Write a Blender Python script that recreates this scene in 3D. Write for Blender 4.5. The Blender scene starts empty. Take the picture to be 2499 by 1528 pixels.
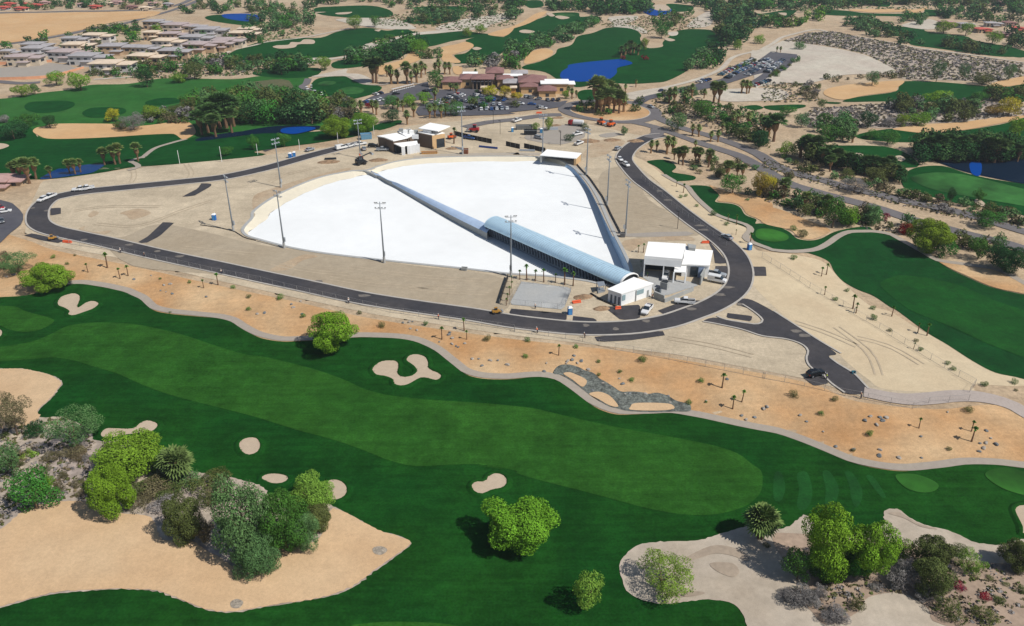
import bpy, bmesh, math, random
import numpy as np
from mathutils import Vector, Matrix
from mathutils.geometry import delaunay_2d_cdt
random.seed(7); RN = np.random.RandomState(11)
scene = bpy.context.scene
COL = scene.collection
R = math.radians
# ------------------------------------------------------------------ camera, sky, sun, exposure
FP, TH, CH, CX, CY, PW, PH = 2000.0, R(27.2), 105.0, 1249.5, 764.0, 2499.0, 1528.0
cam_d = bpy.data.cameras.new('camera'); cam = bpy.data.objects.new('camera', cam_d); COL.objects.link(cam)
cam.location = (0, 0, CH); cam.rotation_euler = (math.pi/2-TH, 0, 0)
cam_d.sensor_fit = 'HORIZONTAL'; cam_d.sensor_width = 36; cam_d.lens = 36*FP/PW
cam_d.clip_start = 1; cam_d.clip_end = 20000
scene.camera = cam
SUN_EL, SUN_AZ = R(49.5), R(-30)          # azimuth counted from +x towards +y
world = bpy.data.worlds.new("World"); scene.world = world; world.use_nodes = True
wn = world.node_tree
sky = wn.nodes.new('ShaderNodeTexSky'); sky.sky_type = 'NISHITA'; sky.sun_disc = False
sky.sun_elevation = SUN_EL; sky.sun_rotation = math.pi/2 - SUN_AZ; sky.air_density = 1.0; sky.dust_density = 0.6
wn.links.new(sky.outputs[0], wn.nodes['Background'].inputs[0]); wn.nodes['Background'].inputs[1].default_value = 0.075
sun_d = bpy.data.lights.new('sun', 'SUN'); sun_d.energy = 4.75; sun_d.angle = R(0.5); sun_d.color = (1, 0.955, 0.88)
sun = bpy.data.objects.new('sun', sun_d); COL.objects.link(sun)
sdir = Vector((math.cos(SUN_EL)*math.cos(SUN_AZ), math.cos(SUN_EL)*math.sin(SUN_AZ), math.sin(SUN_EL)))
sun.rotation_euler = sdir.to_track_quat('Z', 'Y').to_euler(); sun.location = sdir*400
scene.view_settings.view_transform = 'Standard'; scene.view_settings.look = 'None'
scene.view_settings.exposure = 0.0; scene.view_settings.gamma = 1.0; scene.view_settings.use_curve_mapping = False
scene.cycles.max_bounces = 5; scene.cycles.diffuse_bounces = 2; scene.cycles.glossy_bounces = 2
scene.cycles.transparent_max_bounces = 4; scene.cycles.caustics_reflective = False; scene.cycles.caustics_refractive = False

# ------------------------------------------------------------------ survey: photo points to ground metres
KEYS = {'F': (0, 0, 1/1.01421), 'A': (1440, 560, 7.7), 'B': (900, 280, 7.7), 'C': (1060, 140, 6.844), 'S': (0, 0, 1.0)}
for r_ in range(4):
    for c_ in range(4):
        KEYS[f'{r_}{c_}'] = ((0, 620, 1240, 1859)[c_], (0, 380, 760, 1138)[r_], 3.85)
def t(k, x, y):
    a, b, s = KEYS[k]; return (a+x/s, b+y/s)
def pp(s):
    out = []
    for seg in s.split(';'):
        k, v = seg.split(':')
        for q in v.split():
            x, y = q.split(','); out.append(t(k.strip(), float(x), float(y)))
    return out
def ray(px, py):
    u = (px-CX)/FP; v = (py-CY)/FP
    return u, math.cos(TH)-v*math.sin(TH), -math.sin(TH)-v*math.cos(TH)
def flat(px, py, z=0.0):
    d = ray(px, max(py, -70)); k = (z-CH)/d[2]
    return d[0]*k, d[1]*k
def at(px, py, z=None):
    """the ground point (x, y) under a photo point, or the point of it at height z"""
    if z is not None: return flat(px, py, z)
    z = 0.0
    for _ in range(4):
        p = flat(px, py, z); z = float(tz(np.array([p[0]]), np.array([p[1]]))[0])
    return p
def G(s): return [at(*q) for q in pp(s)]
def pxm(y): return FP*(math.sin(TH)+(y-CY)/FP*math.cos(TH))/CH     # photo pixels per metre at a row
def dep(y): return TH+math.atan((y-CY)/FP)                         # angle the ground is seen at

def inside(x, y, poly):
    P = np.asarray(poly); res = np.zeros(x.shape, bool); j = len(P)-1
    for i in range(len(P)):
        xi, yi = P[i]; xj, yj = P[j]
        if yi != yj:
            c = (yi > y) != (yj > y)
            res ^= c & (x < (xj-xi)*(y-yi)/(yj-yi)+xi)
        j = i
    return res
def pdist(x, y, poly, closed=True):
    P = np.asarray(poly, float); d = np.full(x.shape, 1e9)
    n = len(P)
    for i in range(n if closed else n-1):
        a = P[i]; b = P[(i+1) % n]; ab = b-a; L = max(ab@ab, 1e-9)
        s = np.clip(((x-a[0])*ab[0]+(y-a[1])*ab[1])/L, 0, 1)
        d = np.minimum(d, np.hypot(x-a[0]-s*ab[0], y-a[1]-s*ab[1]))
    return d
PLATEAU = [flat(x*1.01421, y*1.01421) for x, y in [(60,560),(70,500),(100,436),(330,404),(460,392),(640,374),(720,363),(830,350),(905,334),(930,318),
  (1000,300),(1100,292),(1180,282),(1330,272),(1420,300),(1520,322),(1560,330),(1530,352),(1528,375),(1570,430),(1690,515),(1800,578),(1845,640),(1860,700),(1980,756),(2070,832),(2210,900),
  (2310,935),(2090,960),(1940,912),(1640,855),(1420,829),(1200,803),(900,757),(700,714),(500,670),(300,624),(120,590)]]
def smooth(v): v = np.clip(v, 0, 1); return v*v*(3-2*v)
def sdist(x, y):
    d = pdist(x, y, PLATEAU); return np.where(inside(x, y, PLATEAU), -d, d)
def tz(x, y):
    d = sdist(x, y); s = smooth(d/24)
    u = np.sin(x/17+1.3)*np.sin(y/23+.4)*.45+np.sin(x/41-y/33+2)*.5+np.sin(x/9.5+y/13)*.12
    z = -1.7*s + u*smooth((d-3)/25)
    far = smooth((y-900)/300)+smooth((np.abs(x)-560)/150)
    return z*(1-np.clip(far, 0, 1)) - 1.7*np.clip(far, 0, 1)
def tz1(x, y): return float(tz(np.array([float(x)]), np.array([float(y)]))[0])

# ------------------------------------------------------------------ materials
def S(r, g, b, k=1.0):
    f = lambda c: (c/255/12.92 if c <= 10 else ((c/255+.055)/1.055)**2.4)*k
    return (f(r), f(g), f(b), 1)
MATS = {}
def mat(name, c, rough=.8, metal=0.0, spec=.3, noise=None, bump=0.0, c2=None, objrand=0.0, streak=0.0):
    """Principled with optional mottling: noise = list of (scale, amount) in world metres; c2 the second colour"""
    if name in MATS: return MATS[name]
    m = bpy.data.materials.new(name); m.use_nodes = True; MATS[name] = m
    nt = m.node_tree; b = nt.nodes['Principled BSDF']
    b.inputs['Base Color'].default_value = c; b.inputs['Roughness'].default_value = rough
    b.inputs['Metallic'].default_value = metal; b.inputs['Specular IOR Level'].default_value = spec
    m.diffuse_color = c
    if noise or c2 or objrand:
        geo = nt.nodes.new('ShaderNodeNewGeometry'); cur = None
        rgb = nt.nodes.new('ShaderNodeRGB'); rgb.outputs[0].default_value = c; cur = rgb.outputs[0]
        hsrc = None
        for i, (sc, am) in enumerate(noise or []):
            n = nt.nodes.new('ShaderNodeTexNoise'); n.inputs['Scale'].default_value = sc; n.inputs['Detail'].default_value = 3
            nt.links.new(geo.outputs['Position'], n.inputs['Vector'])
            mr = nt.nodes.new('ShaderNodeMapRange'); mr.inputs[1].default_value = .3; mr.inputs[2].default_value = .7
            nt.links.new(n.outputs[0], mr.inputs[0])
            mx = nt.nodes.new('ShaderNodeMix'); mx.data_type = 'RGBA'
            if i == 0 and c2:
                mr.inputs[3].default_value = 0; mr.inputs[4].default_value = am
                nt.links.new(mr.outputs[0], mx.inputs[0]); nt.links.new(cur, mx.inputs[6]); mx.inputs[7].default_value = c2
            else:
                mr.inputs[3].default_value = 1-am; mr.inputs[4].default_value = 1+am
                mx.blend_type = 'MULTIPLY'; mx.inputs[0].default_value = 1
                nt.links.new(cur, mx.inputs[6]); nt.links.new(mr.outputs[0], mx.inputs[7])
            cur = mx.outputs[2]; hsrc = n.outputs[0]
        if streak:
            mp = nt.nodes.new('ShaderNodeMapping'); mp.inputs['Scale'].default_value = (.06, .75, .5); mp.inputs['Rotation'].default_value = (0, 0, .28)
            n = nt.nodes.new('ShaderNodeTexNoise'); n.inputs['Scale'].default_value = 1; n.inputs['Detail'].default_value = 4; n.inputs['Roughness'].default_value = .65
            nt.links.new(geo.outputs['Position'], mp.inputs['Vector']); nt.links.new(mp.outputs[0], n.inputs['Vector'])
            mr = nt.nodes.new('ShaderNodeMapRange'); mr.inputs[1].default_value = .3; mr.inputs[2].default_value = .7; mr.inputs[3].default_value = 1-streak; mr.inputs[4].default_value = 1+streak
            nt.links.new(n.outputs[0], mr.inputs[0]); mx = nt.nodes.new('ShaderNodeMix'); mx.data_type = 'RGBA'; mx.blend_type = 'MULTIPLY'; mx.inputs[0].default_value = 1
            nt.links.new(cur, mx.inputs[6]); nt.links.new(mr.outputs[0], mx.inputs[7]); cur = mx.outputs[2]
        if objrand:
            oi = nt.nodes.new('ShaderNodeObjectInfo'); hs = nt.nodes.new('ShaderNodeHueSaturation')
            mr = nt.nodes.new('ShaderNodeMapRange'); mr.inputs[3].default_value = 1-objrand; mr.inputs[4].default_value = 1+objrand
            nt.links.new(oi.outputs['Random'], mr.inputs[0]); nt.links.new(mr.outputs[0], hs.inputs['Value'])
            m2 = nt.nodes.new('ShaderNodeMath'); m2.operation = 'MULTIPLY'; m2.inputs[1].default_value = 7.3
            m3 = nt.nodes.new('ShaderNodeMath'); m3.operation = 'FRACT'
            nt.links.new(oi.outputs['Random'], m2.inputs[0]); nt.links.new(m2.outputs[0], m3.inputs[0])
            mr2 = nt.nodes.new('ShaderNodeMapRange'); mr2.inputs[3].default_value = .5-objrand*.12; mr2.inputs[4].default_value = .5+objrand*.12
            nt.links.new(m3.outputs[0], mr2.inputs[0]); nt.links.new(mr2.outputs[0], hs.inputs['Hue'])
            nt.links.new(cur, hs.inputs['Color']); cur = hs.outputs[0]
        nt.links.new(cur, b.inputs['Base Color'])
        if bump and hsrc:
            bp = nt.nodes.new('ShaderNodeBump'); bp.inputs['Strength'].default_value = bump; bp.inputs['Distance'].default_value = .3
            nt.links.new(hsrc, bp.inputs['Height']); nt.links.new(bp.outputs[0], b.inputs['Normal'])
    return m
GR = [(.035, .9), (.12, .2), (.5, .16), (2.2, .2)]
M_scrubland = mat('desert soil', S(196,176,148,.80), .95, noise=[(.03,.8),(.15,.14),(.9,.18),(4,.14)], c2=S(184,156,124,.76), bump=.3)
M_dust = mat('graded dirt', S(182,167,143,.83), .95, noise=[(.05,1.0),(.25,.10),(1.1,.11),(3.5,.12)], c2=S(206,190,164,.83), streak=.06)
M_berm = mat('orange sand', S(211,181,142,.82), .95, spec=.05, noise=[(.05,1.0),(.2,.12),(1.0,.10),(4,.10)], c2=S(190,144,98,.78), bump=.2, streak=.06)
M_tan = mat('tan sand', S(212,182,145,.82), .95, noise=[(.05,.9),(.3,.06),(1.5,.06),(4,.07)], c2=S(208,172,132,.80))
M_pale = mat('pale raked sand', S(196,184,168,.80), .95, noise=[(.07,.8),(.35,.10),(1.2,.06),(5,.06)], c2=S(176,160,140,.78))
M_white = mat('white sand', S(200,192,176,.84), .95, noise=[(.05,.6),(.3,.10),(1.2,.08)], c2=S(188,172,158,.80))
M_greyscrub = mat('grey scrub soil', S(172,158,150,.80), .95, noise=[(.06,.9),(.35,.18),(.8,.25)], c2=S(190,176,152,.8))
M_bunker = mat('bunker sand', S(198,180,158,.80), .95, noise=[(.1,.5),(.9,.05),(4,.04)], c2=S(186,166,142,.8))
M_rough = mat('rough grass', S(20,70,25,.75), .9, spec=.02, noise=GR, c2=S(32,80,26,.73), bump=.15, streak=.2)
M_fair = mat('fairway grass', S(48,95,33,.75), .9, spec=.02, noise=GR, c2=S(41,90,31,.75), bump=.1, streak=.15)
M_green = mat('putting green grass', S(58,112,46,.76), .8, spec=.1, noise=[(.08,.6),(.5,.06),(2,.05)], c2=S(70,120,60,.74))
M_range = mat('range grass', S(62,114,54,.72), .9, spec=.02, noise=[(.03,.9),(.12,.14),(.5,.1)], c2=S(46,104,44,.72))
M_fargrass = mat('far fairway grass', S(18,74,32,.72), .9, spec=.02, noise=[(.02,.8),(.1,.14),(.4,.12)], c2=S(28,84,36,.72), streak=.15)
M_asph = mat('fresh asphalt', S(58,58,64,.80), .9, noise=[(.08,.7),(.5,.16),(3,.12)], c2=S(80,76,76,.85))
M_oldasph = mat('grey asphalt', S(120,116,116,.78), .9, noise=[(.06,.6),(.5,.08),(3,.08)], c2=S(104,100,104,.8))
M_kerb = mat('kerb concrete', S(190,184,176,.78), .9, noise=[(.4,.1)])
M_path = mat('path concrete', S(180,169,154,.74), .9, noise=[(.1,.5),(1,.06)], c2=S(168,156,148,.76))
M_conc = mat('slab concrete', S(176,178,178,.78), .9, noise=[(.15,.5),(1.2,.06)], c2=S(190,188,182,.78))
M_rock = mat('blue grey rubble', S(108,112,106,.8), .95, noise=[(.7,.45),(2,.4)], bump=1.0)
def water(name, c, fac):
    m = bpy.data.materials.new(name); m.use_nodes = True; nt = m.node_tree; nt.nodes.clear(); o = nt.nodes.new('ShaderNodeOutputMaterial'); d = nt.nodes.new('ShaderNodeBsdfDiffuse'); g = nt.nodes.new('ShaderNodeBsdfGlossy'); x = nt.nodes.new('ShaderNodeMixShader')
    n = nt.nodes.new('ShaderNodeTexNoise'); n.inputs['Scale'].default_value = .6; bp = nt.nodes.new('ShaderNodeBump'); bp.inputs['Strength'].default_value = .15; geo = nt.nodes.new('ShaderNodeNewGeometry')
    nt.links.new(geo.outputs['Position'], n.inputs['Vector']); nt.links.new(n.outputs[0], bp.inputs['Height']); nt.links.new(bp.outputs[0], g.inputs['Normal'])
    d.inputs[0].default_value = c; g.inputs['Roughness'].default_value = .06; x.inputs[0].default_value = fac; nt.links.new(d.outputs[0], x.inputs[1]); nt.links.new(g.outputs[0], x.inputs[2]); nt.links.new(x.outputs[0], o.inputs[0]); return m
M_water = water('pond water', (.0, .048, .25, 1), .04)
M_nwater = water('navy pond water', (.0, .032, .14, 1), .08)
M_dwater = water('dark pond water', (.003, .012, .028, 1), .025)  # tree reflections put into the near-black water colour
M_liner = mat('white basin coating', (.745, .762, .765, 1), .8, spec=.05, noise=[(.03,.035),(.25,.02)])
M_cream = mat('cream beach slope', S(224,215,194,.88), .8, noise=[(.1,.05),(.8,.03)])

# ------------------------------------------------------------------ helpers for objects
def tag(o, label=None, cat=None, group=None, kind=None):
    if label: o['label'] = label
    if cat: o['category'] = cat
    if group: o['group'] = group
    if kind: o['kind'] = kind
    return o
def empty(name, x, y, z=None, rz=0.0, label=None, cat=None, group=None):
    o = bpy.data.objects.new(name, None); COL.objects.link(o)
    o.empty_display_size = .5
    o.location = (x, y, tz1(x, y) if z is None else z); o.rotation_euler = (0, 0, rz)
    return tag(o, label, cat, group)
def link(name, me, parent=None, loc=None):
    o = bpy.data.objects.new(name, me); COL.objects.link(o)
    if parent: o.parent = parent
    if loc is not None: o.location = loc
    return o
class MB:
    def __init__(s): s.v = []; s.f = []; s.m = []; s.mi = 0
    def add(s, vs, fs):
        k = len(s.v); s.v += [tuple(v) for v in vs]; s.f += [tuple(i+k for i in f) for f in fs]; s.m += [s.mi]*len(fs); return s
    def box(s, x0, x1, y0, y1, z0, z1):
        return s.add([(x0,y0,z0),(x1,y0,z0),(x1,y1,z0),(x0,y1,z0),(x0,y0,z1),(x1,y0,z1),(x1,y1,z1),(x0,y1,z1)],
                     [(0,3,2,1),(4,5,6,7),(0,1,5,4),(1,2,6,5),(2,3,7,6),(3,0,4,7)])
    def hexa(s, lo, hi):
        n = len(lo); return s.add(list(lo)+list(hi), [tuple(range(n))[::-1], tuple(range(n, 2*n))]+[(i, (i+1) % n, n+(i+1) % n, n+i) for i in range(n)])
    def prism(s, pts, z0, z1):
        a = sum(pts[i][0]*pts[(i+1) % len(pts)][1]-pts[(i+1) % len(pts)][0]*pts[i][1] for i in range(len(pts)))
        if a < 0: pts = pts[::-1]
        return s.hexa([(p[0], p[1], z0) for p in pts], [(p[0], p[1], z1) for p in pts])
    def tube(s, pts, rad, n=6, cap=True):
        pts = [Vector(p) for p in pts]; k = len(s.v); rings = []
        for i, p in enumerate(pts):
            d = (pts[min(i+1, len(pts)-1)]-pts[max(i-1, 0)]).normalized()
            a = d.orthogonal().normalized(); b = d.cross(a)
            r = rad[i] if hasattr(rad, '__len__') else rad
            rings.append([p+(a*math.cos(2*math.pi*j/n)+b*math.sin(2*math.pi*j/n))*r for j in range(n)])
        vs = [v for rg in rings for v in rg]
        fs = [(i*n+j, i*n+(j+1) % n, (i+1)*n+(j+1) % n, (i+1)*n+j) for i in range(len(pts)-1) for j in range(n)]
        if cap: fs += [tuple(range(n))[::-1], tuple(range((len(pts)-1)*n, len(pts)*n))]
        return s.add(vs, fs)
    def mesh(s, name, mats, smooth_=False):
        me = bpy.data.meshes.new(name); me.from_pydata(s.v, [], s.f)
        for m in (mats if isinstance(mats, (list, tuple)) else [mats]): me.materials.append(m)
        if isinstance(mats, (list, tuple)) and len(mats) > 1: me.polygons.foreach_set('material_index', s.m)
        if smooth_: me.polygons.foreach_set('use_smooth', [True]*len(me.polygons))
        me.update(); return me
    def build(s, name, mats, parent=None, loc=None, smooth_=False): return link(name, s.mesh(name, mats, smooth_), parent, loc)

def catmull(P, closed, n):
    P = [np.array(p, float) for p in P]; out = []; L = len(P)
    for i in range(L if closed else L-1):
        p0 = P[(i-1) % L] if closed or i > 0 else P[0]; p1 = P[i]; p2 = P[(i+1) % L]
        p3 = P[(i+2) % L] if closed or i+2 < L else P[-1]
        for k in range(n):
            s = k/n
            out.append(.5*(2*p1+(p2-p0)*s+(2*p0-5*p1+4*p2-p3)*s*s+(3*p1-p0-3*p2+p3)*s**3))
    if not closed: out.append(P[-1])
    return [(float(p[0]), float(p[1])) for p in out]
def resample(P, step, closed=False):
    P = list(P)+([P[0]] if closed else []); P = np.array(P)
    seg = np.hypot(*np.diff(P, axis=0).T); c = np.concatenate([[0], np.cumsum(seg)])
    n = max(2, int(round(c[-1]/step))); s = np.linspace(0, c[-1], n+1)
    q = np.stack([np.interp(s, c, P[:, 0]), np.interp(s, c, P[:, 1])], 1)
    return q[:-1] if closed else q
def dedupe(P, eps=.05):
    out = []
    for p in P:
        if not out or math.hypot(p[0]-out[-1][0], p[1]-out[-1][1]) > eps: out.append((float(p[0]), float(p[1])))
    if math.hypot(out[0][0]-out[-1][0], out[0][1]-out[-1][1]) < eps: out.pop()
    return out
def drape(name, polys, off, m, step=None, holes=(), zf=None, kind='structure', label=None, cat=None, n=4, smooth_=True, rag=0.0):
    """one ground sheet laid on the terrain; polys is a list of outlines in metres"""
    V = []; F = []
    for poly in polys:
        poly = dedupe(catmull(dedupe(poly), True, n) if smooth_ else dedupe(poly))
        if rag:
            q_ = resample(poly, .7, True); rr_ = np.random.RandomState(4); w_ = rr_.normal(0, 1, (len(q_)+8, 2)); w_ = (w_[:-8]+w_[2:-6]+w_[4:-4])*.35+rr_.normal(0, .45, q_.shape); poly = dedupe([tuple(p) for p in q_+w_*rag])
        A = np.array(poly); mn, mx = A.min(0), A.max(0); size = max(mx-mn)
        st = step or (3.2 if A[:, 1].mean() < 330 else 7.0); st = min(st, max(1.0, size/5))
        poly = dedupe([tuple(p) for p in resample(poly, st*.8, True)], .02) if not smooth_ else poly
        A = np.array(poly)
        vs = [Vector(p) for p in poly]; es = [(i, (i+1) % len(poly)) for i in range(len(poly))]
        for h in holes:
            k = len(vs); vs += [Vector(p) for p in h]; es += [(k+i, k+(i+1) % len(h)) for i in range(len(h))]
        gx, gy = np.meshgrid(np.arange(mn[0]+st/2, mx[0], st), np.arange(mn[1]+st/2, mx[1], st*1.1)); gx = gx+(np.arange(gy.shape[0]) % 2)[:, None]*st*.5
        gx, gy = gx.ravel(), gy.ravel(); ok = inside(gx, gy, A) & (pdist(gx, gy, A) > st*.3)
        for h in holes: ok &= ~inside(gx, gy, h) & (pdist(gx, gy, h) > st*.3)
        vs += [Vector((float(a), float(b))) for a, b in zip(gx[ok], gy[ok])]
        ov, oe, of, *_ = delaunay_2d_cdt(vs, es, [], 0, 1e-4)
        ov = np.array([(p[0], p[1]) for p in ov]); of = np.array([f for f in of if len(f) == 3])
        if len(of) == 0: continue
        c = ov[of].mean(1); keep = inside(c[:, 0], c[:, 1], A)
        for h in holes: keep &= ~inside(c[:, 0], c[:, 1], h)
        of = of[keep]
        a = ov[of]; ar = (a[:, 1, 0]-a[:, 0, 0])*(a[:, 2, 1]-a[:, 0, 1])-(a[:, 2, 0]-a[:, 0, 0])*(a[:, 1, 1]-a[:, 0, 1])
        of[ar < 0] = of[ar < 0][:, ::-1]
        z = (zf or tz)(ov[:, 0], ov[:, 1])+off
        k = len(V); V += [(x, y, zz) for (x, y), zz in zip(ov, z)]; F += [tuple(int(i)+k for i in f) for f in of]
    me = bpy.data.meshes.new(name); me.from_pydata(V, [], F); me.materials.append(m)
    me.polygons.foreach_set('use_smooth', [True]*len(me.polygons)); me.update()
    return tag(link(name, me), label, cat, None, kind)
def offset_line(P, d):
    P = np.asarray(P, float); T = np.gradient(P, axis=0); T /= np.maximum(np.hypot(T[:, 0], T[:, 1]), 1e-6)[:, None]
    return P+np.stack([-T[:, 1], T[:, 0]], 1)*d
def ribbon(name, lines, width, off, m, step=3.0, prof=None, kind='structure', closed=False):
    """a strip laid along lines (metres); prof = list of (sideways, up) points across it"""
    prof = prof or [(-width/2, 0), (-width/6, 0), (width/6, 0), (width/2, 0)]
    V = []; F = []
    for L in lines:
        Q = resample(catmull(L, closed, 6), step, closed)
        if closed: Q = np.vstack([Q, Q[:1]])
        cols = []
        for dx, up in prof:
            O = offset_line(Q, dx); z = tz(O[:, 0], O[:, 1])+off+up
            cols.append(np.column_stack([O, z]))
        k = len(V); n = len(prof)
        for i in range(len(Q)): V += [tuple(c[i]) for c in cols]
        F += [(k+i*n+j, k+i*n+j+1, k+(i+1)*n+j+1, k+(i+1)*n+j)[::-1] for i in range(len(Q)-1) for j in range(n-1)]
    me = bpy.data.meshes.new(name); me.from_pydata(V, [], F); me.materials.append(m); me.update()
    return tag(link(name, me), None, None, None, kind)
# ------------------------------------------------------------------ the lagoon outline (needed for the hole in the plateau)
LAG = ("10:2290,700 2330,750;11:0,770 300,850 600,905 1000,955 1500,1010 2000,1060;12:0,1105 400,1130 820,1185 1010,1225;12:1148,1112 1080,920 1000,760 920,590 850,430 770,290 "
       "680,180 580,95 490,50 380,20;12:0,8;11:1800,15 1450,40 1250,80 1150,110 1130,128 1075,142 1000,138 850,160 650,200 450,270 250,360 100,450 0,530;10:2400,560 2330,640")
lag_pts = [flat(*q) for q in pp(LAG)]
lag_d = [1.2,.6,.4,.4,.4,.4,.4,.4,.4,.4,.4,.4, .4,.4,.4,.4,.4,.4,.5,.8,1.4,2.4, 4.5,5,5,4.2,3,2.2,2.2,4,6,6.5,6.5,6.5,6,5.5,4.5,3]
lag_o = dedupe([tuple(p) for p in resample(catmull(lag_pts, True, 5), 2.0, True)])
_tt = np.array(lag_o)
def lagdist_inner(p):
    i = min(range(len(lag_pts)), key=lambda k: (lag_pts[k][0]-p[0])**2+(lag_pts[k][1]-p[1])**2)
    w = [1/(.5+(lag_pts[k][0]-p[0])**2+(lag_pts[k][1]-p[1])**2) for k in range(len(lag_pts))]
    return sum(a*b for a, b in zip(w, lag_d))/sum(w) if lag_d[i] > .45 else .4
# ------------------------------------------------------------------ ground
xs = np.unique(np.concatenate([np.arange(-8000, -800, 1200), np.arange(-780, 781, 5.0), np.arange(1000, 8001, 1200)]))
ys = np.unique(np.concatenate([np.arange(-3000, 0, 600), np.arange(20, 460, 4.0), np.arange(460, 1240, 9.0), np.arange(1500, 12001, 1500)]))
gx, gy = np.meshgrid(xs, ys); gz = tz(gx.ravel(), gy.ravel())
dd = sdist(gx.ravel(), gy.ravel()); gz = np.where(dd < -4.5, -7.0, gz)
me = bpy.data.meshes.new('ground'); nx, ny = len(xs), len(ys)
ii = np.arange(nx*ny).reshape(ny, nx); q = np.stack([ii[:-1, :-1], ii[:-1, 1:], ii[1:, 1:], ii[1:, :-1]], -1).reshape(-1, 4)
me.from_pydata(np.column_stack([gx.ravel(), gy.ravel(), gz]).tolist(), [], q.tolist()); me.materials.append(M_scrubland)
me.polygons.foreach_set('use_smooth', [True]*len(me.polygons)); me.update()
tag(link('ground', me), kind='structure')
drape('construction_ground', [PLATEAU], .04, M_dust, step=6.0, holes=[lag_o], smooth_=False)
# graded, slightly different dirt inside the site
drape('graded_pad', [G("F:320,640 560,665 900,722 1190,757 1215,672 1000,640 700,600 600,585 500,560 380,540 300,570 250,575"),
      G("F:1560,480 1680,555 1640,568 1500,560 1440,430 1500,400 1540,430")], .08, mat('compacted dirt', S(180,166,144,.8), .95, noise=[(.05,.7),(.3,.07),(1,.06),(4,.06)], c2=S(168,152,128,.8)))
drape('disturbed_soil', [G("10:1130,540 1300,500 1420,540 1300,590 1230,600 1180,560"), G("10:830,560 880,520 930,540 860,580"), G("11:0,380 200,300 420,230 640,170 860,120 900,135 640,200 400,285 220,365 60,470 0,520"),
      G("10:740,690 800,665 790,700 900,720 1040,705 980,740 850,720"), G("11:150,1080 300,1000 480,930 600,950 460,985 330,1070"), G("02:780,1360 950,1300 1100,1330 1000,1410 860,1470 700,1480"),
      G("12:1090,800 1500,760 1700,760 1750,800 1600,800 1310,810 1150,900")], .10, mat('raw earth', S(178,154,126,.82), .95, noise=[(.1,.9),(.5,.12),(2,.1)], c2=S(190,172,146,.83)), n=4)
# ------------------------------------------------------------------ scrub, sand
drape('sand_berm', [G("F:-60,560 60,577 130,602 300,637 500,682 700,724 900,768 1200,812 1400,834 1600,860 1930,918 2060,966 2250,985 2400,975 2560,1010 2560,1150 2330,1150 2200,1150 1900,1080 1500,1020 1400,1000 1340,940 1100,920 1030,850 850,850 600,840 480,790 330,760 190,700 0,740 -60,740")], .05, M_berm)
drape('sand_strip', [G("12:1140,0 1180,60 1400,240 1600,430 1900,640 2100,790 2240,920 2300,1060 2290,1200;13:180,1480;23:400,200 640,330 800,480 1000,640 1200,740 1950,760 2000,690 2464,700 2464,560 2000,420 1500,180 1200,0;13:1000,1400 700,1120 560,990 300,930 0,900;12:2300,850 2230,760 2260,690 2000,590 1850,470 1700,330 1480,200 1300,60")], .06, mat('light sand', S(214,196,164,.82), .95, noise=[(.06,.7),(.4,.06),(2,.06)], c2=S(202,180,148,.8)))
scrub_left = G("20:-300,545 0,545 200,545 400,580 540,630 590,680 560,730 480,830 360,940 390,1000 600,1000 850,1120 900,1220 1300,1230 1450,1380 1700,1480;30:1800,60 2200,120 2464,200;31:150,280 400,330 600,350 700,352 750,390 900,460 1050,545 1200,620 1350,660 1480,735 1300,880 1150,980 1000,1100 850,1180 650,1245 300,1300 0,1350;30:2250,1378 2050,1378 1900,1350 1750,1290 1550,1210 1400,1175 1100,1165 800,1180 500,1210 200,1280 0,1340 -300,1420")
# rough = the dark mown grass
ROUGH_TOP = "F:-80,720 0,716 60,712 110,700 150,687 190,684 250,693 300,704 340,722 365,745 400,755 480,763 530,768 560,777 590,797 630,815 680,823 720,822 790,819 870,813 960,816 1010,826 1050,846 1085,874 1120,901 1160,912 1220,914 1280,909 1320,909 1350,920 1390,950 1430,980 1480,998 1540,998 1620,995 1700,1010 1790,1030 1870,1045 1930,1065 1990,1090 2050,1115 2120,1130 2180,1135 2260,1128 2330,1118 2400,1120 2464,1128 2560,1128"
drape('rough', [G(ROUGH_TOP+" 2700,1640 1200,1640 -200,1640 -200,1000")], .14, M_rough, step=3.0)
drape('waste_scrub', [scrub_left], .22, M_greyscrub, step=2.4, rag=.14)
drape('waste_sand', [G("20:-200,552 0,549 200,549 395,585 530,635 580,680 550,730 470,830 352,940 380,1000 250,1080 60,1110 -200,1100"),
   G("30:-300,700 0,600 150,480 300,400 500,345 850,345 1000,440 1350,470 1450,530 1530,700 1750,690 2000,830 2200,950 2464,985;31:150,1000 200,800 560,720 660,600 720,420 800,420 900,466 1050,552 1200,627 1350,667 1470,735 1295,875 1145,974 995,1094 845,1174 650,1238 300,1292 0,1342;30:2250,1370 2050,1370 1900,1342 1750,1282 1550,1203 1400,1168 1100,1158 800,1172 500,1202 200,1272 0,1332 -300,1410")], .30, M_tan, step=2.4, rag=.12)
hollow = G("32:2300,1660 2240,1480 2180,1370 2100,1295 1950,1265 1750,1270 1500,1300 1350,1290 1220,1250 1120,1170 1060,1050 1045,930 1080,860 1180,770 1300,730 1500,712 1700,710 1850,690 2050,620 2300,565;33:130,600 260,570 340,500 420,470 600,640 900,640 1140,560 1140,460 1190,410 1290,420 1380,490 1500,550 1700,600 1850,650 1980,715 2100,740 2250,745 2464,690 2700,690 2800,1700 300,1700")
drape('sand_hollow', [hollow], .22, M_pale, step=2.4, rag=.13)
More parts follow.
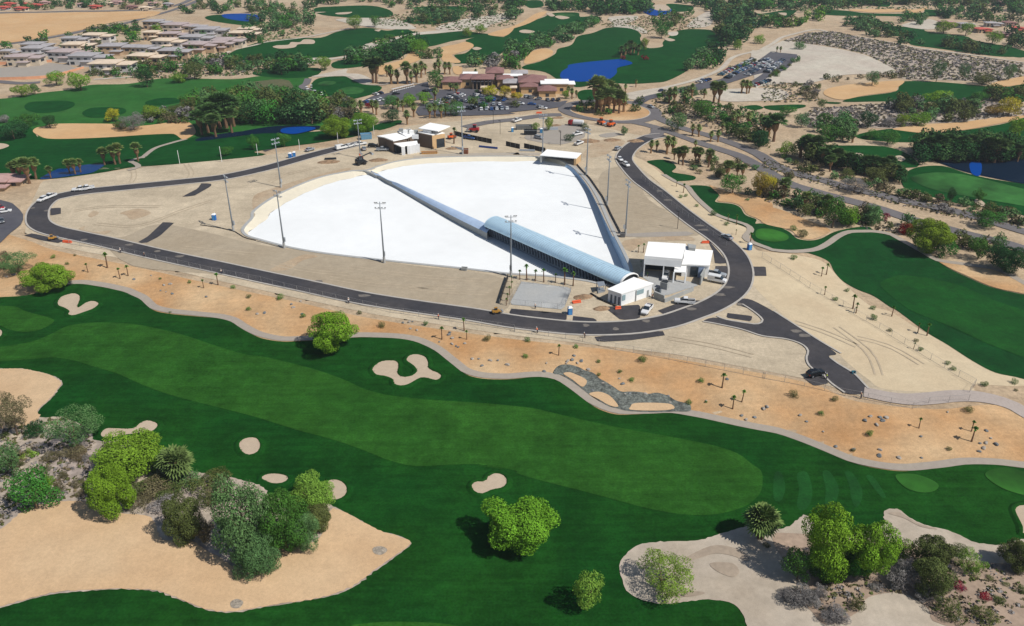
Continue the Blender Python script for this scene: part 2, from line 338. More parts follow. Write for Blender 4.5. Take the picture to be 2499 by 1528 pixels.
drape('scrub_soil', [G("33:100,660 300,640 900,690 1260,720 1700,830 1950,900 2464,930 2700,930 2750,1650 1700,1500 1560,1350 1320,1200 1000,1240 900,1380 600,1500 420,1330 160,1220 440,1110 200,880")], .26, mat('scrub litter soil', S(182,160,140,.78), .95, noise=[(.1,.9),(.4,.14),(1.2,.14)], c2=S(150,130,114,.78)), step=2.4)
drape('wind_ripples', [G("32:1650,880 1900,760 2100,770 2250,850 2240,900 2100,850 1950,830 1800,870 1700,900"), G("32:1500,1190 1700,1180 1850,1200 1750,1230 1550,1240"), G("32:1900,920 2100,920 2170,1000 2100,1050 1950,990"), G("33:1190,450 1280,440 1370,490 1480,550 1650,600 1500,580 1340,500 1240,470")], .29, mat('darker silt', S(172,156,138,.8), .95, noise=[(.3,.1),(1.2,.08)]))  # patches of silt darker than the pale sand
# greens and fairways of the near hole
drape('fairway', [G("20:-200,335 0,340 300,290 480,220 650,140 900,110 1200,120 1400,150 1700,220 2000,320 2300,410 2464,430;21:300,480 600,560 850,650 1050,740 1300,800 1700,840 2100,865;22:0,890 250,920 500,980 1000,1090 1500,1180 1900,1260 2150,1340 2300,1450 2370,1500;32:2390,120 2370,250 2250,370 2050,440 1850,465 1600,455 1300,400 1000,320 700,240 400,165 100,80;31:2464,50 2300,20 2100,0;21:2350,1490 2100,1445 1800,1450 1500,1460 1250,1400 1000,1300 700,1200 400,1120 150,1040 0,995;20:2200,945 1900,870 1600,790 1350,700 1100,590 900,530 700,470 500,440 300,455 0,475 -200,490"),
   G("10:-150,1400 0,1415 150,1425 250,1470;20:450,60 510,100 400,170 250,200 100,180 0,140 -150,110"), G("31:850,1600 900,1515 1000,1490 1300,1468 1700,1480 1950,1520 2000,1600")], .22, M_fair, step=3.0)
drape('mown_stripes', [G("33:330,80 420,60 470,200 460,340 400,420 330,380 350,220"), G("33:570,60 640,60 720,200 700,330 640,400 590,380 600,220"), G("33:780,60 850,70 940,220 930,340 880,390 840,300 820,180"), G("33:980,100 1050,110 1160,280 1130,300 1060,220"), G("33:120,80 180,60 220,200 180,330 110,300")], .18, mat('striped rough', S(23,73,27,.75), .85, spec=.1, noise=GR), n=4)
drape('putting_green', [G("33:1255,110 1300,80 1450,85 1600,140 1660,190 1620,240 1500,255 1350,210"), G("33:2100,100 2150,40 2300,20 2464,60 2650,120 2650,290 2464,280 2250,210"), G("13:-40,700 60,690 180,720 250,760 230,800 120,815 0,800 -60,760")], .26, mat('near green grass', S(52,108,38,.74), .8, spec=.1, noise=[(.1,.5),(.6,.07),(3,.06)]), step=2)
BUNK = ["10:540,1380 580,1330 680,1300 740,1310 760,1350 735,1420 745,1430 800,1390 870,1370 925,1385 930,1410 880,1450 800,1480;20:700,50 650,45 635,30;10:650,1470 600,1440 550,1420",
 "21:1105,555 1150,500 1220,470 1330,470 1365,510 1355,590 1400,620 1480,610 1525,570 1500,525 1435,480 1430,450 1470,415 1550,410 1620,440 1645,500 1650,545 1760,600 1745,650 1700,660 1620,640 1560,640 1450,700 1370,713 1310,690 1300,650 1220,620 1150,610",
 "20:940,1165 1000,1105 1100,1105 1250,1105 1310,1060 1380,1030 1470,1050 1490,1090 1430,1145 1350,1155 1150,1180 1000,1210", "20:2240,1270 2270,1215 2350,1190 2420,1200 2455,1260 2430,1330 2350,1365 2280,1340",
 "31:60,120 120,80 220,75 310,95 330,130 280,170 180,180 100,150", "31:700,140 780,130 850,165 885,230 850,300 760,335 690,310 660,270 680,200",
 "31:2040,180 2080,150 2170,145 2200,95 2280,70 2360,100 2385,160 2340,215 2230,240 2150,275 2080,260 2045,220", "20:-60,170 0,170 30,200 10,250 -60,260", "20:1480,1400 1650,1330 1750,1350 1740,1420 1600,1470",
 "33:2370,430 2400,380 2464,370 2600,380 2600,650 2450,650 2440,580"]
nb = [G(s) for s in BUNK]
drape('bunker_sand', nb, .30, M_bunker, step=1.6, rag=.05)
for L in nb:
    C = [tuple(p) for p in L]
    a = sum(C[i][0]*C[(i+1) % len(C)][1]-C[(i+1) % len(C)][0]*C[i][1] for i in range(len(C)))
    if a < 0: C = C[::-1]
    ribbon('bunker_lip', [C], 1, .12, M_rough, 1.0, [(-1.1, 0), (-.55, .32), (-.1, .42), (.12, .36), (.2, .1)], closed=True)
# far-side hole right of the site
drape('rough_right', [G("13:-60,640 0,640 150,670 260,720 330,780 450,800 560,780 680,720 850,680 1000,670 1050,700 1200,745 1280,790 1450,880 1500,905 1650,995 1750,1060 1900,1130 2100,1220 2250,1265 2464,1310 2800,1400;23:2900,800 2464,640 2200,580 2000,480 1750,320 1550,200 1280,0;13:1200,1420 1050,1320 900,1260 760,1180 680,1090 640,1010 580,970 480,930 400,915 250,910 100,890 0,860;12:2350,830 2290,770 2270,700 2200,660 2050,610 1950,560 1880,480 1800,400 1740,330 1690,290 1760,280 1880,290 1960,340 1980,380 1950,420 1960,440 2100,455 2180,490 2230,560 2330,600"),
   G("12:1305,60 1360,45 1460,40 1530,60 1580,110 1540,150 1580,165 1680,180 1760,200 1740,230 1600,240 1530,225 1480,190 1460,160 1400,110")], .14, mat('right rough grass', S(10,66,24,.8), .85, spec=.1, noise=GR, c2=S(18,74,28,.76), bump=.15), step=3.5)
drape('fairway_right', [G("13:1110,1220 1180,1160 1300,1130 1450,1140 1650,1170 1900,1240 2200,1370 2464,1460 2700,1560;23:2700,540 2464,440 2100,300 1800,160 1500,40;13:1380,1450 1220,1330")], .22, mat('right fairway grass', S(26,82,26,.76), .85, spec=.1, noise=GR, c2=S(18,76,26,.76)))
drape('sand_patch', [G("13:1650,985 1800,1015 1950,1045 2150,1075 2300,1130 2464,1220 2600,1330 2600,1380 2464,1305 2250,1260 2100,1213 1900,1122 1750,1053"),
   G("13:0,480 200,520 400,600 640,700 560,760 450,790 340,770 260,700 0,630"), G("12:1890,280 2050,340 2200,370 2464,420 2464,640 2330,590 2240,550 2190,480 2100,445 1970,430 1990,380")], .20, M_berm)
drape('rubble_wash', [G("22:425,590 470,520 560,505 660,530 720,560 800,585 855,635 910,665 990,715 1060,760 1160,760 1260,768 1320,782 1400,772 1500,800 1570,842 1650,865 1710,885 1705,945 1560,948 1400,955 1140,945 1020,918 940,898 850,842 740,772 680,722 600,667 510,607")], .24, M_rock, step=1.2)
drape('sand_pocket', [G("22:520,595 580,582 650,608 725,645 738,680 695,718 610,655"), G("22:760,785 850,765 950,800 1025,880 1025,908 950,892 850,835"), G("22:1150,905 1180,875 1300,868 1450,872 1535,885 1555,925 1400,942 1155,935")], .32, M_tan)
# ------------------------------------------------------------------ far golf course, ponds, fields
far_green = ["00:-300,1230 200,1190 320,1230 400,1300 900,1300 1600,1262 1720,1320 1850,1290 2200,1290 2464,1240;01:300,1260 550,1240 1000,1200 1350,1150 1000,1270 800,1310 550,1350 300,1380 0,1430;10:2464,0 1600,85 1250,110 900,170 380,225 0,200 -300,200",
 "00:2060,590 2130,520 2300,440 2464,390;01:100,400 350,360 630,355 780,300 950,270 1100,265 1250,290 1400,270 1500,300 1500,315 1350,340 1200,370 1050,420 950,500 900,515 700,545 450,555 300,570 0,600;00:2200,620",
 "01:740,590 900,550 1100,490 1200,440 1400,350 1700,320 1960,295 2100,310 2200,330 1900,380 1700,430 1500,460 1380,540 1200,600 900,640 750,640",
 "01:1880,520 1990,500 2060,430 1990,380 2200,330 2340,350 2380,310 2464,250;02:50,260 200,210 340,160 420,125 650,120 680,160 830,150 850,190 700,250 500,310 350,380 150,420 0,460;01:2250,560 2100,590 1880,600 1940,580",
 "02:150,620 300,580 440,510 470,460 600,420 660,340 800,310 920,265 1050,258 1180,275 1250,330 1240,370 1300,450 1450,440 1460,390 1600,290 1750,275 1950,295 2040,370 1980,440 1820,470 1800,540 1760,590 1690,660 1500,760 1350,780 1150,790 950,780 800,800 640,820 500,770 350,680 150,650",
 "02:650,880 700,850 800,850 810,940 680,940", "02:150,15 300,5 330,60 200,75", "02:1490,40 1720,55 1720,100 1540,110", "01:580,75 800,60 1100,55 1280,100 1280,160 1000,170 800,160 600,130", "01:1500,70 1900,60 2050,90 1750,150 1950,170 1700,230 1450,220 1400,190 1600,140",
 "03:770,945 1000,900 1260,860 1290,800 1350,765 1700,775 2250,820 2464,790 2800,760 2800,900 2464,940 2300,900 1900,955 1800,960 1300,955 850,960", "03:20,1000 150,990 380,985 400,1010 200,1040 60,1030", "03:600,960 740,965 720,978 620,975", "02:1970,1000 2060,990 2110,1005 2050,1018", "02:2220,1000 2330,990 2400,1015 2330,1035 2230,1020",
 "03:750,180 900,165 1100,190 1200,240 1500,270 1560,300 1900,340 2000,380 2200,420 2350,470 2420,530 2200,530 1900,490 1600,450 1400,420 1350,350 1200,330 1100,240 900,200", "03:480,100 650,95 820,105 1000,125 1480,125 1540,90 1700,100 1900,90 1800,130 1500,160 1000,150 600,140",
 "03:-60,120 0,130 230,95 330,100 240,170 130,200 0,170", "03:590,1370 750,1370 1150,1380 1350,1440;13:1460,60 1470,100 1380,115 900,125 780,0", "13:1310,230 1340,170 1470,110 1700,100 1900,160 2100,210 2464,270 2800,320 2800,650 2464,565 2250,510 1950,470 1700,420 1500,350 1350,310",
 "03:920,1260 1260,1210 1500,1250 1800,1240 2250,1170 2464,1110 2800,1080 2800,1380 2464,1350 1900,1300 1400,1340 950,1310", "00:1930,160 2100,140 2464,200;01:0,240;00:2300,240 2000,200", "01:-10,700 100,650 600,640 560,720 250,735", "01:1130,1180 1350,1130 1380,1160 1180,1225",
 "03:430,0 700,0 650,20 500,20", "03:1040,40 1190,15 1200,60 1080,60", "03:2200,420 2464,480 2464,540 2300,520"]
drape('driving_range', [G("00:-300,935 0,930 200,905 420,870 650,845 850,800 1200,790 1500,740 1850,740 2200,745 2464,715;01:250,735 510,730 480,790 440,820 500,870 560,920 640,980 700,1040 1000,1100 1000,1200 0,1240;00:2200,1280 1720,1310 1650,1265 900,1290 400,1300 300,1240 -300,1240")], .10, M_range, step=5)
drape('far_fairway', [G(s) for s in far_green], .16, M_fargrass)
drape('practice_turf', [G("01:530,830 580,750 700,725 870,722 950,745 1050,790 1200,820 1130,880 950,930 850,950 700,910 620,900"), G("00:230,1000 280,965 400,955 600,950 700,970 680,1010 560,1050 380,1065 260,1040"), G("00:775,1060 850,1020 1000,1010 1160,1020 1180,1060 1050,1100 880,1110 800,1095"), G("00:1360,970 1500,925 1700,930 1710,960 1500,995"), G("00:2300,900 2330,780 2380,770 2370,830")], .22, M_fargrass)
drape('worn_tee_turf', [G("00:2350,890 2400,790;01:0,770 330,760 350,1000 0,1000;00:2350,970")], .18, mat('worn turf', S(90,100,62,.74), .9, noise=[(.15,.6),(.6,.2),(2,.1)], c2=S(112,100,76,.74)))
drape('far_putting_green', [G("01:600,790 680,765 770,775 740,800 640,810"), G("01:770,860 900,820 1030,840 1000,880 850,890"), G("02:440,140 560,130 630,150 520,165"), G("13:1400,215 1600,165 1900,185 2464,320 2700,380 2700,540 2464,480 2000,400 1600,320"), G("01:2060,30 2130,30 2100,60")], .30, mat('far green grass', S(52,104,48,.74), .85, spec=.1, noise=[(.05,.6),(.4,.1)]))
drape('far_sand', [G(s) for s in ["00:310,1240 340,1205 420,1190 520,1168 800,1165 1070,1170 1100,1200 1400,1180 1600,1155 1780,1155 1840,1240 1800,1285 1720,1315 1650,1270 1580,1262 1300,1275 900,1300 600,1310 440,1305 370,1280",
   "01:1760,450 1900,420 1980,395 2060,420 2040,460 1920,500 1860,525 1940,580 1900,595 1780,580 1760,520", "03:580,870 640,830 800,800 1000,780 1330,760 1270,830 1250,860 1000,895 770,940 620,910", "03:2150,800 2250,760 2464,720 2700,700 2700,780 2464,795 2260,820", "03:1230,1215 1350,1195 1600,1170 1900,1150 2200,1110 2464,1090 2400,1130 2250,1160 2050,1200 1900,1225 1700,1240 1500,1252 1300,1230",
   "03:820,100 900,90 1300,85 1450,90 1560,65 1540,90 1460,122 1300,115 1050,120 950,112", "00:-300,140 0,135 500,125 1200,110 1500,112 1400,165 1100,205 800,275 500,335 200,390 0,410 -300,430", "02:150,600 200,500 330,460 420,480 400,530 280,580", "01:2200,330 2260,300 2430,260 2420,300 2340,345", "02:0,270 150,200 260,130 360,110 330,150 200,220 50,270", "01:1180,620 1400,560 1500,440 1600,430 1560,560 1400,620 1250,690 1170,700", "01:1870,630 1950,630 1940,700 1880,690"]], .24, mat('far tan sand', S(214,178,132,.8), .95, noise=[(.04,.8),(.3,.06)], c2=S(208,164,114,.78)))
drape('far_waste', [G(s) for s in ["01:2200,240 2050,270 1900,275 1600,300 1400,335 1290,370 1150,400 1040,420 1000,470 920,515 740,545 580,545 450,560 100,620 300,630 600,590 750,560 1000,525 1080,490 1150,450 1300,390 1400,350 1600,325 1950,293 2190,262", "03:-100,490 0,480 200,385 400,410 600,440 850,490 1000,530 1150,600 1250,660 1240,690 1150,705 950,700 750,710 600,750 400,790 250,780 0,810 -60,800",
   "02:1000,225 1180,240 1300,290 1280,320 1150,270 960,250", "02:1700,220 1850,120 1920,130 1900,240 1700,260", "02:960,160 1200,150 1200,190 1050,230 960,200", "02:1500,310 1590,300 1590,330 1530,340", "01:800,180 1100,170 1350,190 1500,250 1500,275 1250,275 1050,250 800,200", "01:1700,270 1900,200 2200,150 2464,110 2464,160 2200,240 1900,290", "03:1310,240 1560,180 1680,240 1560,280", "02:2000,850 2464,830;03:250,880 200,940 0,950;02:2000,950", "02:1150,870 1500,820 1480,880 1200,940 1100,900", "01:540,720 860,650 870,690 1000,700 1120,760 1050,790 860,720 700,722"]], .20, M_white)
drape('far_scrub', [G("03:200,390 450,310 700,300 900,350 1500,470 2464,600 2700,640 2700,720 2464,715 2200,770 1900,760 1350,745 1260,690 1250,650 1000,520 600,430 400,405"), G("03:480,1030 800,1000 1300,970 1700,980 2100,960 2464,1000 2700,1010 2700,1080 2464,1085 1900,1148 1500,1160 1250,1205 900,1200 500,1190 330,1150")], .12, M_greyscrub)
drape('far_bunker', [G(s) for s in ["01:175,445 220,430 320,425 350,400 430,400 470,375 560,380 560,415 420,420 380,450 250,462", "01:2050,460 2090,445 2140,460 2090,475", "02:105,295 160,282 250,298 210,315 130,312", "02:1465,370 1500,360 1570,380 1520,392", "02:355,128 400,125 440,150 400,158", "02:440,160 490,150 580,170 500,184", "03:860,1450 920,1445 980,1470 1060,1470 1080,1490 950,1490", "13:1240,20 1300,5 1350,40 1300,60", "13:2000,420 2050,420 2105,470 2070,485 2010,460", "00:-60,1350 0,1352 60,1360 85,1380 0,1410 -60,1410", "01:1130,285 1190,282 1170,300", "02:1330,60 1420,45 1500,60 1520,100 1400,100", "01:770,125 920,115 880,135 790,138", "01:550,118 680,116 600,124", "03:10,140 80,140 60,160 10,160", "03:150,125 230,125 220,150"]], .34, M_bunker)
drape('pond', [G(s) for s in ["02:500,680 560,640 580,610 800,580 1020,560 1080,560 1170,600 1030,640 1020,690 940,750 780,765 640,770 500,740", "01:250,1225 300,1205 450,1195 560,1200 575,1215 500,1238 380,1262 270,1252", "13:1955,70 2060,75 2050,190 1970,170", "00:2110,135 2390,135 2390,195 2270,200 2110,170", "01:-20,140 40,150 40,200 -10,200", "02:1270,80 1520,80 1500,130 1370,150 1280,120", "02:2230,200 2330,200 2300,250 2240,250"]], .26, M_water)
drape('left_pond', [G("10:380,225 420,190 540,130 620,125 800,90 960,80 980,95 880,160 700,190 520,215")], .26, M_nwater)
drape('dark_pond', [G(s) for s in ["01:-100,1235 100,1200 270,1185 500,1185 600,1185 630,1205 500,1245 380,1268 250,1258 0,1264;00:1900,1328 1860,1305 2100,1258 2300,1235", "13:1620,40 1900,10 2464,20 2700,30 2700,295 2464,268 2150,208 1900,152 1720,90"]], .22, M_dwater)
# ------------------------------------------------------------------ roads
LOOP = [flat(x*1.01421, y*1.01421) for x, y in [(1600,322),(1581,326),(1556,333),(1525,350),(1507,368),(1502,385),(1517,407),(1543,435),(1581,463),(1632,505),(1683.6,544),(1724.6,572),(1755,597.5),(1773,620.5),(1782,646),(1782,669),(1773,692),(1750,715),(1709,738),(1668,753.7),(1607,774),(1530,787),(1453,791.6),(1376,790),(1299.5,782.6),(1222.6,773),(1130,757),(995.5,738),(867.4,717.5),(739.4,690),(611.3,662.8),(512,641),(384,614),(256,583.5),(179,567),(123,554),(94.8,538.6),(90,518),(98.6,497.6),(120.4,479.7),(153.7,470.7),(205,461.8),(307,451.5),(435.4,438.7),(538,427),(631,407.5),(685,393),(739.4,377.4),(790.6,364),(841.8,351),(875,343)]]
ribbon('site_road', [LOOP], 7.0, .14, M_asph, 2.5)
kp = lambda s, w=.45, hgt=.16: [(s-w/2, 0), (s-w/2, hgt), (s+w/2, hgt), (s+w/2, 0)]
ribbon('kerb', [LOOP], 1, .10, M_kerb, 2.5, kp(3.7, .6)); ribbon('kerb', [LOOP], 1, .10, M_kerb, 2.5, kp(-3.7, .6))
drape('access_road', [G("22:1830,100 1925,62 2060,84 2290,122 2350,122 2392,90 2350,40 2270,-20;12:2160,1400 2190,1350 2290,1360 2464,1450;23:100,0 350,160 550,290 700,400 640,418 640,440 720,500 860,590 940,670 1000,730 930,780 780,770 640,670 560,580 470,540 420,480 420,430 435,380 400,330 320,290 200,260 0,235;22:2200,175 1950,120")], .16, M_asph, n=3)
ribbon('kerb', [G("23:420,430 435,380 400,330 320,290 200,260 0,235;22:2200,175 1950,120 1830,100"), G("23:780,770 640,670 560,580 470,540 425,480 420,430"), G("23:110,0 350,155 550,285 745,400"), G("23:640,440 720,500 860,585 940,665 1000,730"), G("22:1960,50 2050,84 2290,122 2350,122 2392,90 2350,40 2270,-20;12:2200,1400")], 1, .12, M_kerb, 1.5, kp(0, .5))
drape('parking_pad', [G(s) for s in ["S:1451,823 1617,808 1624,819 1542,831 1459,836", "S:1248,754 1384,766 1382,786 1240,769", "S:1399,772 1452,778 1459,788 1397,786", "S:1605,759 1673,733 1726,735 1672,760 1622,769", "S:1724,582 1745,605 1767,631 1775,643 1745,645 1741,616", "S:1746,650 1777,650 1772,684 1744,669", "12:2302,1045 2420,1045 2428,1133 2306,1133", "10:473,497 573,490 573,548 473,566", "10:228,750 300,732 620,800 545,823 400,800", "10:1530,628 1640,630 1500,760 1370,826 1285,822 1392,760", "10:1892,262 1988,262 1983,290 1820,382 1710,388 1860,310", "22:2062,18 2295,47 2282,97 2050,62", "23:390,625 570,590 625,680 490,705", "22:900,-40 1240,-60 1240,70 1060,85", "01:60,1395 230,1360 250,1380 100,1430", "12:1870,700 1950,800 1900,830 1840,760"]], .12, M_asph, n=1, smooth_=False, step=3)
drape('old_road', [G("02:1180,950 1300,905 1480,865 1600,835 1780,790 2000,745 2200,660 2350,570 2464,490;03:100,495 330,515 310,560 250,640 120,700 0,770;02:2350,790 2270,800 2280,770 2400,690 2150,760 1900,830 1600,880 1480,905 1330,940 1240,990"), G("01:1020,960 1120,905 1300,870 1500,810 1640,770 1650,840 1900,840 2050,830;02:0,925 150,920 400,955 480,960 560,950 480,1012 300,1030 0,1062;01:2464,1070 2200,1085 1900,1092 1800,1072 1550,1090 1540,1010 1700,930 1500,950 1200,990 1030,990"), G("10:-100,440 80,440 150,480 220,560 200,650 100,730 0,830 -100,850")], .28, mat('car park asphalt', S(84,84,92,.8), .9, noise=[(.08,.7),(.6,.1)], c2=S(104,102,106,.8)), n=2)
rb = G("S:1488,272")[0]
ring = lambda r, n=40: [(rb[0]+r*math.cos(2*math.pi*k/n), rb[1]+r*math.sin(2*math.pi*k/n)) for k in range(n)]
ribbon('old_road', [ring(25)], 6.5, .20, M_oldasph, 3, closed=True)
drape('roundabout_island', [ring(21.6)], .28, M_berm); ribbon('kerb', [ring(21.8)], 1, .2, M_kerb, 3, kp(0, .5), closed=True)
ROADL = [G("02:1100,1140 1250,1165 1400,1205 1600,1275 1800,1345 2000,1410 2200,1480;13:200,240 500,340 800,420 1100,500 1400,600 1700,680 2000,760 2300,830 2464,880 2800,970"), G("02:1330,1060 1450,1130 1650,1210 1900,1280 2150,1365 2350,1450;13:130,95 300,165 600,240 800,300 1100,370 1400,440 1700,500 1950,560 2250,650 2464,715 2800,800"), G("02:500,1080 350,1085 200,1105 60,1125;01:2464,1125 2300,1140 2150,1160 1980,1200"), G("02:1400,1215 1400,1260 1330,1300"), G("00:-300,100 0,122 500,112 1100,103 1500,82 1700,38 1830,-20 1950,-60"), G("00:1900,-10 1700,70 1400,155 1200,215 900,265 500,350 200,400 -200,440"), G("00:-100,765 0,770 200,785 380,775")]
ribbon('old_road', ROADL, 6.5, .22, M_oldasph, 4)
ribbon('cart_path', [[(p[0], p[1]) for p in offset_line(resample(G("F:140,687 190,681 250,690 300,701 340,719 365,742 400,752 480,760 530,765 560,774 590,794 630,812 680,820 720,819 790,816 870,810 960,813 1010,823 1050,843 1085,871 1120,898 1160,909 1220,911 1280,906 1320,906 1350,917 1390,947 1430,977 1480,995 1540,995 1620,992 1700,1007 1790,1027 1870,1042 1930,1062 1990,1087 2050,1112 2120,1127 2180,1132 2260,1125 2330,1115 2400,1117 2464,1125 2560,1130"), 4), .7)]], 2.3, .20, M_path, 2.0)
ribbon('cart_path', [G("12:1460,180 1580,250 1680,290 1720,340 1780,410 1880,500 1960,560 2100,610 2230,650 2280,700 2230,780 2350,840 2464,880;13:100,890 250,905 400,900 520,880 620,830 720,760 820,720 950,715 1050,715 1200,740 1300,790 1500,900 1650,985 1800,1010 1950,1030 2150,1060 2300,1110 2464,1200 2700,1330"), G("10:1360,10 1230,50 1270,75 1300,110 1200,140"), G("00:1330,1490 1450,1400 1600,1350 1750,1310"), G("01:880,720 980,770 1050,795 1200,800 1330,780 1560,790")], 2.4, .24, M_path, 2.5)
ribbon('gravel_road', [G("23:960,760 1080,785 1200,810 1400,830 1600,818 1800,798 2000,800 2200,835 2350,885 2464,950 2700,1080")], 4.6, .18, mat('grey gravel', S(184,172,164,.78), .95, noise=[(.3,.4),(2,.08)], c2=S(170,156,148,.78)), 2)
ribbon('cart_road', [G("01:510,740 490,790 450,815 500,845 560,880 600,930 700,985")], 4.5, .22, M_oldasph, 3)
ribbon('dirt_track', [G("03:0,470 120,400 200,350 350,310 520,280 700,320 900,350 1200,400 1500,460 1900,510 2464,590 2800,640"), G("02:2464,460 2250,500 2100,550 2000,650 1850,720 1700,770 1500,820 1300,860 1150,900"), G("00:880,750 1100,735 1290,720"), G("00:1620,620 1800,600 2000,560 2200,470 2420,420;01:100,400 500,350 900,265")], 3.5, .26, M_white, 3)
drape('yard_slab', [G("12:125,1185 600,1245 520,1450 10,1400"), G("A:1000,790 1420,780 1500,950 1780,960 2060,1050 1400,1260 1200,1180 1130,1000 900,850")], .14, M_conc, smooth_=False, step=3)
drape('grey_track', [G("12:1120,735 1680,715 1680,755 1130,765"), G("02:150,1290 300,1200 600,1170 700,1185 720,1290 500,1360 250,1330"), G("02:850,1270 1000,1245 1060,1270 920,1295"), G("00:-100,640 0,640 480,592 710,640 600,690 430,740 0,745 -100,745")], .12, mat('grey grit', S(170,162,152,.78), .95, noise=[(.2,.4),(1.5,.06)], c2=S(158,150,142,.78)), n=2)
drape('road_dust', [[(p[0]+rr_[0]*math.cos(a)*(1+.3*math.sin(3*a+p[0])), p[1]+rr_[1]*math.sin(a)) for a in np.arange(0, 6.2, .8)] for p, rr_ in [(q, (1.3+.5*math.sin(i*7), .9)) for i, q in enumerate(G("12:1420,335 1500,420 2060,1240 1990,1310 1720,1445 2180,1400;22:730,135 1010,168 1300,95;23:320,190 400,230;11:1030,1320 600,1185;10:1220,840 1480,900 310,495 440,520 790,795 1690,950;12:1800,660 1840,700"))]], .17, mat('dust on asphalt', S(118,112,106,.85), .95, noise=[(.8,.2)]), n=3)
ribbon('shore_walk', [G("11:1500,18 1800,-6 2464,-18;12:60,-18 300,-14"), G("12:560,40 680,150 790,290 860,420 950,600 1030,760")], 3.5, .07, mat('dusty concrete', S(186,176,162,.8), .9, noise=[(.2,.4),(1.5,.08)], c2=S(170,158,142,.78)), 3)
M_track = mat('wheel track dirt', S(184,168,144,.84), .95, noise=[(.3,.12),(2,.1)])
rt = random.Random(5); TRK = []
for s_ in ["10:700,520 1000,480 1500,480", "10:900,640 1300,660 1700,520 2000,420", "10:600,150 1000,120 1500,110", "10:1700,860 2100,900 2400,930", "11:100,1000 500,1080 900,1120", "11:700,1150 1200,1220 1900,1240", "11:900,1050 1500,1130 2200,1180", "11:1400,1240 1800,1280 2200,1300", "12:950,300 1200,340 1500,420", "12:980,420 1250,450 1600,560", "12:1000,520 1300,560 1650,640", "12:1050,640 1300,650 1600,680", "22:1500,250 1900,320 2300,420", "23:300,100 600,200 900,330", "23:900,250 1200,330 1500,500", "23:700,150 1000,380 1100,600", "02:400,1330 700,1250 1000,1230", "10:1750,80 1800,160 1780,210", "10:1250,120 1260,200 1230,250", "11:150,250 300,180 600,110"]:
    L = G(s_)
    for d_ in (-.9, .9): TRK.append([tuple(p) for p in offset_line(resample(catmull(L, False, 6), 4), d_)])
ribbon('wheel_tracks', TRK, .45, .115, M_track, 4)
drape('rubble_patch', [G("31:1120,780 1200,765 1255,800 1200,845 1130,830"), G("30:2170,1290 2230,1260 2290,1290 2250,1345 2180,1340")], .36, mat('grey gravel patch', S(158,148,134,.8), .95, noise=[(.9,.3),(3,.3)]))
# ------------------------------------------------------------------ lagoon basin
HU = Vector((.648, -.7616)); HN = Vector((.7616, .648))
def hal(u, n): return (HU*u+HN*n)          # u along the pier, n across it
end_p = (34.0, 222.0)
def lagz(x, y): return -4.2+3.2*np.clip(np.hypot(x-end_p[0], y-end_p[1])/130, 0, 1)
inner = []
c_ = np.array(lag_o); area = np.sum(c_[:, 0]*np.roll(c_[:, 1], -1)-np.roll(c_[:, 0], -1)*c_[:, 1])
for i, p in enumerate(lag_o):
    a = c_[i-1]; b = c_[(i+1) % len(c_)]; T = b-a; T /= max(np.hypot(*T), 1e-6)
    nrm = np.array([-T[1], T[0]])*(1 if area > 0 else -1); inner.append(tuple(np.array(p)+nrm*lagdist_inner(p)))
lagoon = empty('surf_lagoon', *G("F:1050,520")[0], z=0, label='empty surf lagoon basin coated bright white, cut through by the metal roofed pier', cat='lagoon')
lo = lagoon.location
flo = drape('basin_floor', [inner], 0, M_liner, step=5, zf=lagz, kind=None, smooth_=False); flo.parent = lagoon; flo.location = -lo
V = []; F = []; n_ = len(lag_o); IN = np.array(inner); fz = lagz(IN[:, 0], IN[:, 1])
wallF = []; beachF = []
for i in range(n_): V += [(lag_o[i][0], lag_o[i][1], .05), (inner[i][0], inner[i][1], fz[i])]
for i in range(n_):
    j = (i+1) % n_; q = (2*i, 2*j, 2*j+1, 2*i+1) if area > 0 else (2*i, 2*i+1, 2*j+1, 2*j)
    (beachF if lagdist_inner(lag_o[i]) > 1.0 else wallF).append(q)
for nm, ff, mm in (('basin_wall', wallF, mat('shade blue basin wall', (.40, .56, .74, 1), .7)), ('beach_slope', beachF, M_cream)):  # the wall's blue shade is put into its colour
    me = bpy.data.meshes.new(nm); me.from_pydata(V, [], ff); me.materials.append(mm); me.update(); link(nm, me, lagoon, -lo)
cop = ribbon('coping', [lag_o[::3]], 1, 0.02, M_conc, 2, [(-1.0, 0), (-1.0, .2), (.1, .2), (.1, -.1)] if area > 0 else [(-.1, -.1), (-.1, .2), (1.0, .2), (1.0, 0)], kind=None, closed=True); cop.parent = lagoon; cop.location = -lo
# ------------------------------------------------------------------ pier and wave machine hall
M_metal = mat('ribbed roof metal', (.50, .70, .84, 1), .36, metal=.2, noise=[(.5, .06)])
M_metal2 = mat('pier cladding metal', (.44, .56, .74, 1), .5, metal=.1, noise=[(.4, .06)])
M_steel = mat('galvanised steel', (.42, .45, .48, 1), .45, metal=.6)
M_dark = mat('dark interior', (.02, .025, .03, 1), .8)  # near-black: shade inside porch and bay put into the colour
M_wht = mat('white membrane roof', (.86, .86, .85, 1), .7, spec=.2, noise=[(.2, .04), (1.5, .03)])
M_wwall = mat('white painted wall', (.78, .79, .80, 1), .7, spec=.2, noise=[(.5, .04)])
M_gwall = mat('grey block wall', S(168,170,168,.8), .9, noise=[(.6, .08), (3, .06)])
M_tanwall = mat('tan stucco', S(214,178,132,.8), .9, noise=[(.6, .06)])
M_brnwall = mat('brown stucco', S(120,104,90,.8), .9, noise=[(.6, .06)])
M_glass = mat('dark window glass', (.02, .03, .04, 1), .08, spec=.6)
M_black = mat('black plastic', (.015, .015, .016, 1), .6)
M_tyre = mat('tyre rubber', (.02, .02, .021, 1), .85)
def hal3(u, n, z): p = HU*u+HN*n; return (p.x, p.y, z)
